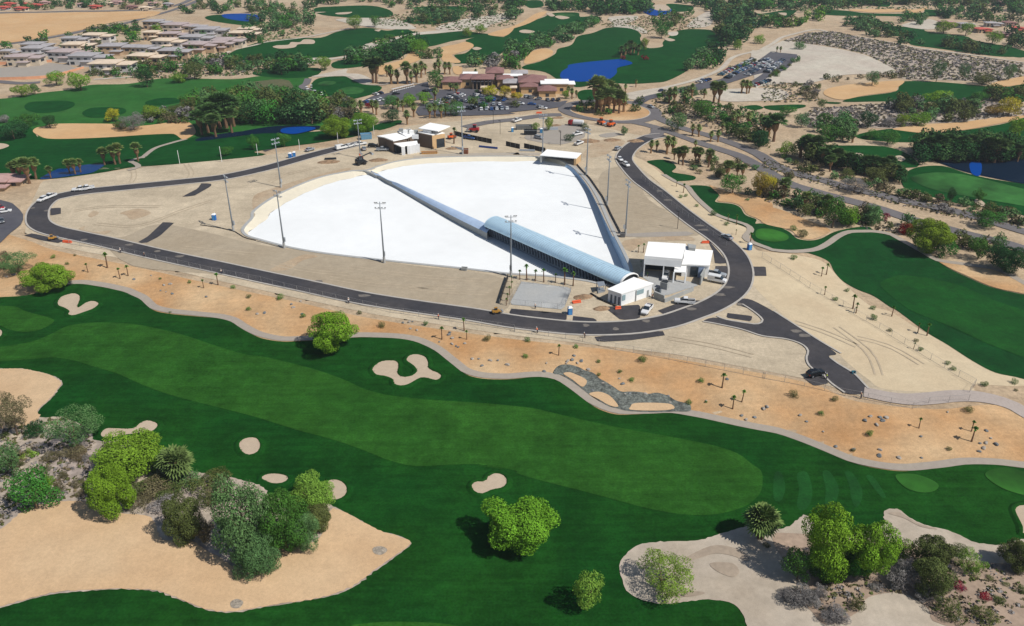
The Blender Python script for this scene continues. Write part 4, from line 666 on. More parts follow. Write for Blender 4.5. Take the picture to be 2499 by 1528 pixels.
def veh_parts(kind, colr):
    if (kind, colr) in VEH: return VEH[kind, colr]
    P = []; p = paint(colr); b = MB(); g = MB()
    if kind == 'pickup':
        L = 5.9; loft(b, [(2.95, .82, .5, .85), (2.75, .95, .42, 1.02), (1.4, .99, .4, 1.12), (-.9, 1.0, .4, 1.12), (-.95, 1.0, .4, .72), (-2.7, .99, .42, .72), (-2.95, .96, .5, .72)])
        for s in (-1, 1): b.box(-2.9, -.9, s*.99-.1 if s > 0 else -.99, s*.99 if s > 0 else -.89, .72, 1.2)
        b.box(-2.95, -2.85, -.98, .98, .72, 1.18)
        loft(b, [(.35, .78, 1.72, 1.86), (.1, .8, 1.76, 1.9), (-.65, .8, 1.76, 1.9), (-.85, .78, 1.72, 1.86)])
        loft(g, [(1.25, .9, 1.08, 1.13), (.35, .8, 1.1, 1.74), (-.7, .8, 1.1, 1.76), (-.95, .84, 1.08, 1.7)])
        wx = (1.85, -1.85); xl = 2.93
        P.append(('bed_liner', MB().box(-2.84, -1.0, -.88, .88, .73, .78).mesh('bed_liner', M_black)))
    elif kind == 'van':
        L = 5.6; loft(b, [(2.8, .8, .5, .9), (2.6, .95, .4, 1.15), (1.7, .99, .4, 1.3), (-2.75, .99, .42, 1.3), (-2.8, .97, .5, 1.3)])
        loft(b, [(1.0, .9, 1.9, 2.15), (.8, .95, 1.95, 2.2), (-2.7, .95, 1.95, 2.2), (-2.78, .9, 1.9, 2.15)]); b.box(-2.76, -.6, -.975, .975, 1.29, 1.96)
        loft(g, [(1.75, .93, 1.28, 1.32), (1.0, .9, 1.28, 1.96), (-2.7, .95, 1.28, 1.96)]); wx = (1.75, -1.75); xl = 2.79
    else:
        L = 4.7; suv = kind == 'suv'; hh = .16 if suv else 0
        loft(b, [(2.35, .72, .45, .7+hh), (2.2, .85, .36, .84+hh), (1.2, .92, .32, .98+hh), (-1.9, .92, .32, 1.0+hh), (-2.3, .86, .38, .95+hh), (-2.35, .76, .45, .85+hh)])
        xr = -1.9 if suv else -1.25
        loft(b, [(.3, .66, 1.4+hh, 1.47+hh), (.1, .7, 1.42+hh, 1.5+hh), (xr+.1, .7, 1.42+hh, 1.5+hh), (xr-.05, .64, 1.38+hh, 1.46+hh)])
        loft(g, [(1.15, .82, .96+hh, .99+hh), (.3, .7, .97+hh, 1.42+hh), (xr, .7, .97+hh, 1.42+hh), (xr-.55 if not suv else xr-.35, .78, .95+hh, 1.0+hh)]); wx = (1.42, -1.42); xl = 2.33
    P.insert(0, ('body', b.mesh('body', p))); P.append(('windows', g.mesh('windows', M_glass)))
    hl_ = MB().box(xl-.2, xl+.03, -.17, .17, -.08, .08)
    VEH[kind, colr] = (P, wx, xl, hl_.mesh('headlight', M_lamp), MB().box(-.03, .1, -.1, .1, -.12, .12).mesh('tail_light', M_tail)); return VEH[kind, colr]
def vehicle(kind, colr, p, rz, label, group=None, name=None, cat=None, parts=True):
    name = name or {'pickup': 'pickup_truck', 'van': 'van', 'suv': 'parked_suv', 'car': 'parked_car'}[kind]
    z = tz1(*p)+.24
    v = empty(name, p[0], p[1], z, rz, label, cat or {'pickup': 'pickup truck', 'van': 'van', 'suv': 'car', 'car': 'car'}[kind], group)
    P, wx, xl, hm, tm = veh_parts(kind, colr)
    for n, m in P: link(n, m, v)
    for x in wx:
        for s in (-1, 1):
            w = link('wheel', WM[0], v, (x, s*.84, .36))
            if parts: link('rim', WM[1], w)
    if parts:
        for s in (-1, 1): link('headlight', hm, v, (0, s*.62, .78)); link('tail_light', tm, v, (-xl, s*.72, .85))
    return v
def head(s): a, b = G(s); return math.atan2(b[1]-a[1], b[0]-a[0]), lerp(a, b, .5)
NEAR = [('pickup','white','12:1745,1398 1565,1385','white pickup with dark bed parked on the pad inside the road bend'), ('pickup','white','12:1325,1440 1280,1500','white pickup parked nose to the road below the white control building'),
 ('pickup','white','12:1490,1120 1470,1180','white pickup parked in front of the open equipment bay'), ('van','white','12:1890,1178 2030,1205','white van parked beside the curve of the road'), ('pickup','silver','12:1900,1125 2010,1145','silver pickup parked just behind the white van at the curve'),
 ('car','silver','12:2090,800 2020,765','silver car driving on the road above the blue toilet'), ('car','white','12:1030,30 1070,65','white car on the upper road beside the palms, farther of two'), ('suv','white','12:1085,85 1130,115','white car on the upper road, nearer of two'),
 ('suv','silver','02:1000,1425 1060,1395','silver car turning onto the site road near the junction'), ('pickup','white','10:850,318 780,330','white pickup on the far left stretch of road, right of a second one'), ('pickup','white','10:785,330 725,335','white pickup on the far left road with orange stripes, left of its twin'),
 ('pickup','white','10:500,390 440,415','white van-like pickup on the left bend, upper of two'), ('suv','white','10:430,415 380,440','white car on the left bend, lower of two'), ('suv','black','23:420,625 580,590','black car parked on a small pad beside the access road end'),
 ('car','silver','01:490,1430 560,1410','silver car on the road left of the surf centre, leftmost in line'), ('van','white','01:770,1415 870,1395','long white van on the road left of the surf centre'), ('car','white','01:880,1390 925,1380','small white car between the long van and a white pickup'), ('pickup','white','01:950,1375 1050,1360','white pickup on the road end nearest the surf centre'),
 ('car','silver','01:1040,1425 1030,1395','silver car on the dirt below the road end'), ('pickup','silver','01:1165,1420 1255,1420','silver and red pickup in front of the surf centre'), ('suv','black','01:1095,1385 1140,1385','black car by the dark corner of the surf centre'),
 ('pickup','blue','01:1990,1305 2060,1315','dark blue pickup beside the black fence by the lagoon far shore'), ('pickup','white','02:50,1155 120,1135','white truck in the dirt yard, leftmost near the roundabout road'), ('suv','silver','02:250,1300 325,1315','silver car in the dirt yard in front of the black fence'),
 ('pickup','white','02:625,1375 705,1345','large white pickup in the yard nearest the lagoon shelter'), ('pickup','white','02:620,1280 690,1265','white pickup beside the dark brush heap in the yard'), ('car','silver','02:1300,1000 1380,1030','silver car driving on the roundabout'), ('car','navy','02:1420,865 1470,860','dark car on the road just past the roundabout')]
for kd, c, s, lb in NEAR:
    rz, p = head(s); vehicle(kd, c, p, rz, lb)
CARS = [('white',.24),('silver',.16),('black',.2),('navy',.12),('grey',.12),('blue',.06),('red',.05),('teal',.03),('beige',.02)]
def pick(): 
    r = random.random(); 
    for c, w in CARS:
        r -= w
        if r <= 0: return c
    return 'white'
def car_row(s, place, space=2.65, occ=.93, turn=math.pi/2):
    a, b = G(s); L = math.hypot(b[0]-a[0], b[1]-a[1]); n = int(L/space); rz = math.atan2(b[1]-a[1], b[0]-a[0])
    items = [(lerp(a, b, (i+.5)/n), pick()) for i in range(n) if random.random() < occ]; cnt = {}
    for p, c in items: cnt[c] = cnt.get(c, 0)+1
    seen = {}
    for p, c in items:
        k = seen.get(c, 0); seen[c] = k+1; o_ = ordin(k, cnt[c]); lb = f'{c} car parked {place}' if o_ == 'only' or not o_ else f'{c} car {place}, {o_.replace(" from", f" {c} from")}'
        vehicle(random.choice(['car', 'suv', 'car']), c, p, rz+turn+random.gauss(0, .03)+(math.pi if random.random() < .3 else 0), lb, 'cars in the car parks', parts=False)
for s, pl in [("C:0,790 440,620", 'in the slanting row left of the clubhouse drive'), ("C:330,755 660,745", 'in the short middle row of the clubhouse car park'), ("C:690,640 840,700", 'under the yellow tree by the clubhouse door'), ("C:780,725 1210,735", 'in the row right below the yellow trees'),
    ("C:560,890 850,790", 'in the slanted row near the palm hedge'), ("C:740,890 1260,875", 'in the front row of the clubhouse car park'), ("C:940,805 1140,800", 'in the bright row at the middle of the clubhouse car park'), ("C:1520,670 1770,720", 'in front of the brown clubhouse wing'), ("C:620,855 770,800", 'in the inner slanted row of the clubhouse car park'), ("C:40,850 230,790", 'along the palm hedge at the left of the car park'), ("C:790,860 930,840", 'beside the planted bed at mid car park'), ("C:1010,880 1130,845", 'just behind the front row of the car park'), ("C:350,700 480,640", 'near the steps of the clubhouse'), ("C:1850,735 2110,725", 'at the right end of the clubhouse car park'),
    ("01:1120,900 1210,880", 'above the red flowers on the left lot'), ("01:1030,975 1215,945", 'beside the red bush on the left lot'), ("01:1590,870 1700,850", 'in the small bay left of the clubhouse'), ("02:1780,785 1910,750", 'at the entry of the far car park'), ("02:1990,715 2300,565", 'in the long left row of the far car park'),
    ("02:2240,715 2464,585", 'in the middle row of the far car park'), ("03:-10,585 90,650", 'by the planted island of the far car park'), ("02:2290,815 2450,765", 'in the lower row of the far car park'), ("02:2050,745 2330,600", 'along the inner left row of the far car park'), ("03:40,690 200,570", 'in the right hand row of the far car park'), ("02:2350,640 2440,560", 'in the upper aisle of the far car park')]: car_row(s, pl)
for s, c, lb in [("C:1400,790 1470,795",'white','white car alone by the planted bank of the clubhouse car park'),("C:1590,800 1670,805",'blue','blue car leaving the clubhouse car park'),("C:1740,850 1790,860",'silver','silver car at the exit of the clubhouse car park'),("C:1790,868 1840,870",'white','white car last in line at the car park exit'),("01:1300,895 1370,890",'black','black car behind the golf carts')]:
    rz, p = head(s); vehicle('car', c, p, rz, lb, None, parts=False)
for s, c, lb in [("10:-20,500 25,510", 'red', 'red car at the left photo edge on the dark paved area'), ("10:20,545 75,535", 'white', 'white car on the dark paved area at the left edge'), ("10:10,600 30,660", 'grey', 'grey car lowest on the dark paved area at the left edge')]:
    rz, p = head(s); vehicle('car', c, p, rz, lb)
# golf carts
def golf_cart():
    b = MB(); loft(b, [(1.2, .5, .3, .6), (.6, .58, .3, .75), (-.9, .58, .3, .8), (-1.15, .55, .35, .8)]); body = b.mesh('body', paint('white'))
    r = MB(); loft(r, [(.8, .5, 1.72, 1.78), (.6, .6, 1.75, 1.84), (-.9, .6, 1.75, 1.84), (-1.05, .5, 1.72, 1.78)]); roof = r.mesh('canopy', paint('white'))
    p = MB()
    for x in (.7, -.9):
        for s in (-.5, .5): p.tube([(x, s, .6), (x-.05, s, 1.75)], .03, 5)
    return [('body', body), ('canopy', roof), ('canopy_post', p.mesh('canopy_post', M_black)), ('seat', MB().box(-.7, -.1, -.5, .5, .8, .95).mesh('seat', M_black))]
GC = golf_cart()
def cart(p, rz, lb, grp=None):
    v = empty('golf_cart', p[0], p[1], tz1(*p)+.22, rz, lb, 'golf cart', grp)
    for n, m in GC: link(n, m, v)
    for x in (.75, -.75):
        for s in (-1, 1): link('wheel', WM[0], v, (x, s*.5, .25)).scale = (.65, .6, .65)
a, b_ = G("01:1300,868 1490,820")
for i in range(12): cart(lerp(a, b_, i/11), math.atan2(b_[1]-a[1], b_[0]-a[0])+1.57, 'white golf cart in the long line left of the clubhouse', 'golf carts lined up by the clubhouse')
for i, q_ in enumerate(["01:500,845", "01:540,830", "01:570,880", "01:630,900"]): cart(G(q_)[0], .8+i, ['white golf cart on the grey curving path, leftmost of four', 'white golf cart at the grass edge of the curving path', 'golf cart midway down the grey curving path', 'golf cart lowest on the grey curving path'][i])
# tanker, machines
M_red = paint('red'); rz, p = head("02:690,1190 590,1180"); v = empty('water_tanker', p[0], p[1], .2, rz, 'water tanker with red cab and white tank in the dirt yard', 'truck')
b = MB(); loft(b, [(4.1, 1.1, .6, 2.3), (3.9, 1.2, .5, 2.6), (2.2, 1.2, .5, 2.7), (2.0, 1.1, .6, 2.6)]); b.build('cab', M_red, v)
b = MB(); b.tube([(1.6, 0, 1.9), (1.4, 0, 1.9), (-3.6, 0, 1.9), (-3.8, 0, 1.9)], [.7, 1.25, 1.25, .7], 12); b.build('tank', paint('white'), v); MB().box(-3.8, 2.2, -.5, .5, .5, .75).build('chassis', M_black, v)
b = MB(); loft(b, [(4.12, .9, 1.7, 1.75), (3.4, .95, 1.7, 2.75), (2.6, .95, 1.7, 2.75)]); b.build('windscreen', M_glass, v)
for x in (3.2, -1.6, -2.8):
    for s in (-1, 1): link('wheel', WM[0], v, (x, s*1.05, .45)).scale = (1.35, 1.3, 1.35)
def machine(kind, s, c, label, sc=1.0):
    rz, p = head(s); v = empty(kind, p[0], p[1], tz1(*p)+.18, rz, label, 'machine'); v.scale = (sc, sc, sc); m = paint(c)
    b = MB(); loft(b, [(1.9, .9, .7, 1.3), (1.6, 1.0, .6, 1.6), (-1.6, 1.0, .6, 1.8), (-2.0, .9, .8, 1.7)]); b.build('body', m, v)
    b = MB(); loft(b, [(.5, .5, 1.5, 2.9), (-.8, .5, 1.5, 2.9)]); b.build('cab', M_glass, v); MB().box(-.9, .6, -.6, .6, 2.9, 3.0).build('cab_roof', m, v)
    b = MB()
    if kind == 'excavator': b.tube([(1.4, .75, 1.6), (3.2, .75, 4.2), (5.2, .75, 3.4)], .22, 6); b.tube([(5.2, .75, 3.4), (5.6, .75, .8)], .18, 6)
    elif kind == 'telehandler': b.tube([(-1.8, .75, 2.0), (4.4, .75, 3.6)], .25, 6)
    else:
        b.tube([(.4, -.85, 1.7), (2.6, -.85, .9)], .13, 5); b.tube([(.4, .85, 1.7), (2.6, .85, .9)], .13, 5)
    b.build('boom', m, v); b = MB(); xx = 5.3 if kind == 'excavator' else 4.3 if kind == 'telehandler' else 2.5; zz = .4 if kind == 'excavator' else 3.0 if kind == 'telehandler' else .4
    b.hexa([(xx, -1, zz), (xx+.3, -1, zz), (xx+.3, 1.1, zz), (xx, 1.1, zz)], [(xx, -1, zz+.9), (xx+.9, -1, zz+.5), (xx+.9, 1.1, zz+.5), (xx, 1.1, zz+.9)]); b.build('bucket', M_steel, v)
    for x in (1.25, -1.25):
        for s_ in (-1, 1): link('wheel', WM[0], v, (x, s_*1.0, .55)).scale = (1.6, 1.6, 1.6)
machine('loader', "10:460,800 530,785", 'yellow', 'yellow compact loader on the dark pad below the left road bend', .6); machine('loader', "11:2240,1490 2310,1480", 'yellow', 'yellow tractor loader parked at the road edge by the slab yard', .6)
machine('telehandler', "11:950,95 1060,75", 'black', 'dark telehandler with raised boom where the pier meets the far shore', 1.15); machine('loader', "01:2120,1245 2020,1240", 'red', 'red loader on the dirt behind the black fence', 1.2)
machine('loader', "02:850,1165 900,1180", 'orange', 'orange loader on the dirt below the roundabout, left of two', 1.1); machine('loader', "02:940,1195 990,1185", 'orange', 'orange loader on the dirt below the roundabout, right of two', 1.1); machine('loader', "01:1830,1310 1880,1300", 'orange', 'small orange loader in front of the tan building', .9)
machine('telehandler', "11:1040,105 1000,30", 'orange', 'orange lift at the pier far end beside the dark telehandler', .8)
# portable toilets, skips, crates
M_blue = mat('blue plastic', S(30,110,190,.8), .5); M_teal = mat('teal plastic', S(30,130,150,.8), .5)
def toilet(s, label, m=None, group=None):
    p = G(s)[0]; v = empty('portable_toilet', p[0], p[1], None, random.uniform(-.3, .3), label, 'portable toilet', group); m = m or M_blue
    b = MB(); b.box(-.6, .6, -.6, .6, 0, 2.1); b.build('cabin', m, v); b = MB(); b.hexa([(-.66, -.66, 2.1), (.66, -.66, 2.1), (.66, .66, 2.1), (-.66, .66, 2.1)], [(-.35, -.35, 2.45), (.35, -.35, 2.45), (.35, .35, 2.45), (-.35, .35, 2.45)]); b.build('roof', M_wwall, v)
    MB().box(-.42, .42, -.64, -.605, .15, 1.95).build('door', mat('light blue plastic', S(80,150,210,.8), .5), v); MB().tube([(.3, .3, 2.1), (.3, .3, 2.8)], .06, 6).build('vent_pipe', M_wwall, v); MB().box(-.65, .65, -.65, .65, -.1, .0).build('skid', M_black, v)
for s, lb, m in [("10:2015,605", 'blue portable toilet alone on bare dirt left of the lagoon', None), ("12:580,1490", 'blue portable toilet by the road below the concrete slab', None), ("12:2265,885", 'blue portable toilet on the outer side of the right road curve', None), ("01:340,1485", 'left blue portable toilet of the pair by the upper left road', None), ("01:378,1475", 'right blue portable toilet of the pair by the upper left road', None), ("02:40,1240", 'teal portable toilet at the left of the dirt yard', M_teal), ("02:310,1250", 'teal portable toilet under the small tree in the dirt yard', M_teal)]: toilet(s, lb, m)
def skip_bin(s, m, label, L=6, W=2.4, H=1.8, rz=.1, name='waste_skip', cat='skip'):
    p = G(s)[0]; v = empty(name, p[0], p[1], None, rz, label, cat); b = MB(); l, w = L/2, W/2
    o = [(-l, -w, 0), (l, -w, 0), (l, w, 0), (-l, w, 0)]; h = [(x*1.06, y*1.06, H) for x, y, z in o]; i = [(x*.97, y*.93, H) for x, y, z in o]; f_ = [(x*.93, y*.86, .3) for x, y, z in o]
    b.add(o+h+i+f_, [(3,2,1,0)]+[(k, (k+1) % 4, 4+(k+1) % 4, 4+k) for k in range(4)]+[(4+k, 4+(k+1) % 4, 8+(k+1) % 4, 8+k) for k in range(4)]+[(8+k, 8+(k+1) % 4, 12+(k+1) % 4, 12+k) for k in range(4)]+[(12,13,14,15)]); b.build('bin', m, v)
    b = MB()
    for k in range(7): xx = -l+.3+k*(L-.6)/6; b.box(xx-.06, xx+.06, -w*1.12, -w*1.02, .1, H)
    b.build('ribs', m, v); MB().box(-l*1.08, l*1.08, -w*1.1, -w*1.02, H-.12, H+.02).build('rim', M_steel, v)
skip_bin("02:150,1215", mat('grey container', S(120,122,122,.8), .7), 'grey long waste skip in the dirt yard', 8, 2.6, 2.2, .08); skip_bin("02:210,1265", M_dark, 'black waste skip in front of the grey skip', 6, 2.6, 2.4, -.05); skip_bin("B:1140,730", mat('wood stack', S(196,144,80,.8), .9), 'stack of orange timber on the far shore beside the tan building', 7, 1.6, 1.0, .12, 'timber_stack', 'timber'); skip_bin("B:1820,730", mat('brown crates', S(150,96,70,.8), .8), 'brown crate on the shore at the base of a light pole', 2.4, 2, 2.2, 0, 'crate', 'crate')
skip_bin("23:862,585", M_teal, 'small teal open bin at the right kerb of the access road', .9, .7, .7, 0, 'bin', 'bin'); skip_bin("A:610,140", mat('grey cabinet', S(110,110,112,.8), .6), 'dark grey cabinet at the foot of the right hand light pole', 1.6, 1.3, 1.6, 0, 'cabinet', 'cabinet'); skip_bin("11:1975,1075", M_gwall, 'grey box on the lagoon front edge', 1.8, 1.3, .9, -.2, 'equipment_box', 'box'); skip_bin("01:1055,1305", mat('blue roof kiosk', S(120,170,200,.8), .6), 'small blue kiosk left of the surf centre', 5, 3, 2.6, .25, 'kiosk', 'kiosk')
def mound(s, r_, h_, m, name, label, cat):
    p = G(s)[0]; rr_ = random.Random(len(label)); V = [(0, 0, h_)]; F = []; N = 14
    for k in range(1, 5):
        for j in range(N): a = 6.283*j/N; f = k/4*r_*(1+.22*math.sin(2*a+h_)+rr_.uniform(-.1, .1)); V.append((f*math.cos(a)*1.3, f*math.sin(a), h_*(1-(k/4)**1.3)+(rr_.uniform(-.12, .12)*h_ if k < 4 else -.1)))
    F += [(0, 1+j, 1+(j+1) % N) for j in range(N)]+[(1+k*N+j, 1+(k+1)*N+j, 1+(k+1)*N+(j+1) % N, 1+k*N+(j+1) % N) for k in range(3) for j in range(N)]
    me = bpy.data.meshes.new(name); me.from_pydata(V, [], F); me.materials.append(m); o = link(name, me); o.location = (p[0], p[1], .03); tag(o, label, cat)
M_heap = mat('excavated earth', S(150,124,98,.8), .95, noise=[(.8,.3),(3,.2)]); M_pipe = mat('blue pipe plastic', S(50,70,130,.8), .5)
for s, r_, h_, lb in [("02:760,1330", 4, 1.3, 'brown earth heap in the yard between white pickup and grey pad'), ("02:980,1320", 3.2, 1.0, 'low brown earth heap by the bend of the site road'), ("02:1200,1330", 3, 1.1, 'earth heap touching the site road start'), ("01:1880,1395", 3, .8, 'small earth heap on the shore beside the tan building'), ("11:700,60", 3.5, .9, 'low earth heap on the bank behind the left lagoon bay'), ("11:1170,45", 3, 1.0, 'reddish earth heap right of the dark telehandler'), ("12:700,1330", 2.2, .7, 'small earth heap right of the concrete slab'), ("12:880,1440", 1.8, .9, 'dark earth heap above the road by the slab yard'), ("02:470,1110", 2.5, .8, 'earth heap just under the roundabout road'), ("02:450,1180", 2.2, .7, 'earth heap right of the taller lime tree')]: mound(s, r_, h_, M_heap, 'earth_heap', lb, 'earth heap')
def stack(s, L, n, m, label, rz=0., name='pipe_stack', cat='pipes'):
    p = G(s)[0]; v = empty(name, p[0], p[1], None, rz, label, cat)
    for i in range(n):
        for j in range(n-i): MB().tube([(-L/2+random.uniform(-.2, .2), (j-(n-i)/2)*.5, .25+i*.43), (L/2, (j-(n-i)/2)*.5, .25+i*.43)], .24, 8).build('pipe', m, v)
for s, L, n, m, lb, rz in [("B:2250,625", 9, 2, M_pipe, 'bundle of dark blue pipes on the lagoon far shore', -.35), ("B:1660,640", 6, 2, M_steel, 'grey pipe bundle on the shore in front of the tan building', -.5), ("02:420,1220", 5, 3, M_steel, 'grey pipe stack beside the lime trees in the yard', .1), ("02:180,1420", 7, 2, M_steel, 'grey pipe bundle between two black fence panels', -.1), ("11:720,35", 5, 2, M_dark, 'dark pipe bundle beside the upper left road', .15), ("12:640,1380", 2.5, 2, mat('orange barrier', S(230,100,60,.85), .6), 'orange barrier tubes right of the slab yard', .3), ("A:520,1490", 1.6, 2, MATS['orange barrier'], 'orange tubes at the corner below the control building', .2), ("12:1850,820", 2.5, 2, MATS['orange barrier'], 'orange barrier tubes beside the road behind the equipment building', 0), ("10:640,815", 3, 2, MATS['orange barrier'], 'orange barrier tubes right of the loader on the left pad', -.2), ("02:290,1065", 3, 2, MATS['orange barrier'], 'orange barrier tubes by the car park exit road', 0)]: stack(s, L, n, m, lb, rz)
# ------------------------------------------------------------------ light poles
M_pole = mat('grey pole', S(150,158,166,.7), .5, metal=.3)
pole_m = MB().tube([(0, 0, 0), (0, 0, 6), (0, 0, 13), (0, 0, 20)], [.30, .26, .20, .13], 8).mesh('pole', M_pole, True)
foot_m = MB().tube([(0, 0, -.3), (0, 0, 2.0)], .42, 8).mesh('footing', M_conc); box_m = MB().box(-.35, .35, -.75, -.3, 2.2, 3.6).mesh('control_box', M_steel); arm_m = MB().box(-1.7, 1.7, -.06, .06, -.06, .06).mesh('cross_arm', M_steel)
b = MB(); b.hexa([(-.34, -.5, -.1), (.34, -.5, -.1), (.34, .1, .15), (-.34, .1, .15)], [(-.28, -.42, .32), (.28, -.42, .32), (.24, .12, .5), (-.24, .12, .5)]); b.v = [(x*.8, y*.8, z*.8) for x, y, z in b.v]; lamp_m = b.mesh('flood_lamp', M_steel)
def light_pole(s, label, rz, h=1.0):
    p = G(s)[0]; v = empty('light_pole', p[0], p[1], .05, rz, label, 'light pole', 'tall floodlight poles round the lagoon'); v.scale = (1, 1, h)
    link('pole', pole_m, v); link('footing', foot_m, v); link('control_box', box_m, v)
    for z, xs_ in ((19.4, (-1.6, -1.0, 1.0, 1.6)), (17.8, (-1.5, -.5, .5, 1.5))):
        a = link('cross_arm', arm_m, v, (0, 0, z))
        for x in xs_: link('flood_lamp', lamp_m, a, (x, -.1, .1))
for s, lb, rz, h in [("S:570,564", 'tall light pole on bare dirt at the left tip of the lagoon', 2.2, 1), ("S:694,606", 'tall light pole on the lagoon front edge, leftmost along that edge', 2.6, 1.0), ("S:938,642", 'tall light pole standing mid way on the lagoon front edge', 3.1, 1.02), ("S:1247,676", 'tall light pole on the front edge just in front of the vaulted hall', 3.3, 1), ("S:686,458", 'tall light pole on the dirt bank behind the left bay of the lagoon', .9, 1),
    ("S:1526,572", 'tall light pole on the right dirt lot nearest the white equipment building', -1.3, .97), ("S:1481.5,502", 'tall light pole beside the right lagoon wall at its middle', -1.3, .97), ("S:1431,428", 'tall light pole beside the right lagoon wall at its far corner', -1.0, .99), ("S:1129,377", 'tall light pole on the far shore between tan building and shelter', .2, 1.08), ("S:880,386", 'tall light pole left of the surf centre at the road end', .5, .86), ("S:1324,386", 'tall light pole at the left end of the shore shelter', -.2, .98)]: light_pole(s, lb, rz, h)
post_m = MB().tube([(0, 0, -1), (0, 0, 1)], .1, 6).mesh('range_post', M_wwall); cap_m = MB().tube([(0, 0, 1), (0, 0, 1.02)], .25, 6).mesh('cap', M_wwall)
for i, (s, hh) in enumerate([("01:430,1412", 5), ("01:790,1345", 5), ("01:1127,1265", 5), ("10:2085,60", 7), ("10:1690,78", 6), ("00:2422,1455", 5)]):
    p = G(s)[0]; o = link('range_post', post_m); o.location = (p[0], p[1], tz1(*p)+hh/2); o.scale = (1, 1, hh/2)
    tag(o, ['white post by the road left of the surf centre', 'white post below the bright yellow green tree pair', 'white post right of the bright yellow green tree pair', 'white post on the grass edge above the left dirt slope', 'white post farthest left along the grass edge', 'white post next to the small trees by the left road'][i], 'post', 'white posts along the golf edge')
def street_lamp(s, lb):
    p = G(s)[0]; v = empty('street_lamp', p[0], p[1], None, 2.4, lb, 'street lamp', 'street lamps on the site'); link('post', LP[0], v); link('lamp_head', LP[1], v)
LP = (MB().tube([(0, 0, 0), (0, 0, 6.5)], .09, 6).mesh('post', M_black), MB().box(-.2, 1.1, -.18, .18, 6.4, 6.55).mesh('lamp_head', M_black))
for s, lb in [("12:1590,690", 'black street lamp on the kerb of the right road straight'), ("C:985,1110", 'street lamp beside the road below the clubhouse car park, left one'), ("C:1100,1280", 'street lamp in the dirt yard, left one'), ("C:1615,1370", 'street lamp in the dirt yard beside the silver car'), ("C:2105,1480", 'street lamp in the dirt yard, right one'), ("02:490,1360", 'street lamp by the grey pad in the yard')]: street_lamp(s, lb)
# ------------------------------------------------------------------ fences
M_wire = mat('galvanised wire', (.34, .34, .34, 1), .6, metal=.3)
fp_m = MB().tube([(0, 0, 0), (0, 0, 1.9)], .045, 5).mesh('post', M_wire)
def wire_fence(s, label, step=4.6, h=1.85):
    L = resample(G(s), step); z = tz(L[:, 0], L[:, 1]); c = L[len(L)//2]; v = empty('wire_fence', c[0], c[1], 0, 0, label, 'fence')
    for (x, y), zz in zip(L, z): link('post', fp_m, v, (x-c[0], y-c[1], zz))
    b = MB()
    for hh in (.1, h): b.tube([(x-c[0], y-c[1], zz+hh) for (x, y), zz in zip(L, z)], .025, 4)
    b.build('rail', M_wire, v); b = MB()
    for i in range(len(L)-1):
        for k in range(8):
            s0 = k/8; A = lerp(L[i], L[i+1], s0); B = lerp(L[i], L[i+1], s0+.125); z0 = z[i]+(z[i+1]-z[i])*s0
            b.tube([(A[0]-c[0], A[1]-c[1], z0+.1), (B[0]-c[0], B[1]-c[1], z0+h)], .007, 3, False); b.tube([(B[0]-c[0], B[1]-c[1], z0+.1), (A[0]-c[0], A[1]-c[1], z0+h)], .007, 3, False)
    b.build('wire_mesh', M_wire, v)
wire_fence("10:650,830 900,870 1200,920 1600,1010 2000,1100 2464,1190;11:250,1240 700,1340 1100,1430 1300,1480;21:1300,10 1700,75 2100,130 2464,185;22:0,190 300,225 700,285", 'long wire fence along the sand bank below the front road'); wire_fence("22:700,285 1050,368 1450,440 2000,550 2464,645;23:0,630 350,690 650,762 780,792", 'wire fence between the right dirt lot and the orange sand')
wire_fence("23:780,792 1090,850 1400,920 1530,870 1940,845", 'short wire fence along the grey gravel path at the right'); wire_fence("13:0,960 320,1160 600,1330 900,1500;23:830,10 1130,180 1510,410 1820,600 2005,700 1950,765", 'wire fence on the right between dirt lot and pale sand'); wire_fence("12:10,1400 130,1195 600,1250 520,1450 10,1400", 'thin wire fence round the concrete slab'); wire_fence("12:1250,220 1550,480 1850,700 2050,850", 'wire fence along the outer kerb of the right road')
def black_fence(s, h, label, th=.12):
    L = resample(G(s), 3); b = MB(); c = L[0]; z = tz(L[:, 0], L[:, 1])
    o = offset_line(L, th)
    for i in range(len(L)-1):
        q = [L[i], L[i+1], o[i+1], o[i]]; zz = [z[i], z[i+1], z[i+1], z[i]]
        b.hexa([(p[0]-c[0], p[1]-c[1], w-.1) for p, w in zip(q, zz)], [(p[0]-c[0], p[1]-c[1], w+h) for p, w in zip(q, zz)])
    v = empty('site_fence', c[0], c[1], 0, 0, label, 'fence'); b.build('screen', M_black, v); b = MB()
    for (x, y), w in zip(L, z): b.tube([(x-c[0], y-c[1], w), (x-c[0], y-c[1], w+h+.08)], .05, 5)
    b.build('stakes', M_steel, v)
black_fence("B:1620,390 1950,470 2310,545", 2.2, 'black screened fence behind the tan building, left panel'); black_fence("02:-20,1370 110,1400", 2.2, 'black screened fence on the far shore, middle panel'); black_fence("02:150,1390 350,1435", 2.2, 'black screened fence left of the shore shelter'); black_fence("11:2385,1150 2350,1250 2305,1395", 1.6, 'black screen at the left side of the concrete slab')
black_fence("12:625,70 690,145 760,215 880,390 960,560 1050,735", .5, 'low black silt barrier along the right lagoon wall', .5); black_fence("10:1880,655 2050,680 2200,715 2300,780 2400,800", .25, 'thin black hose line round the left lagoon tip', .3)
black_fence("A:0,1215 200,1340 560,1495", .35, 'dark low board edge in front of the white control building', .5)
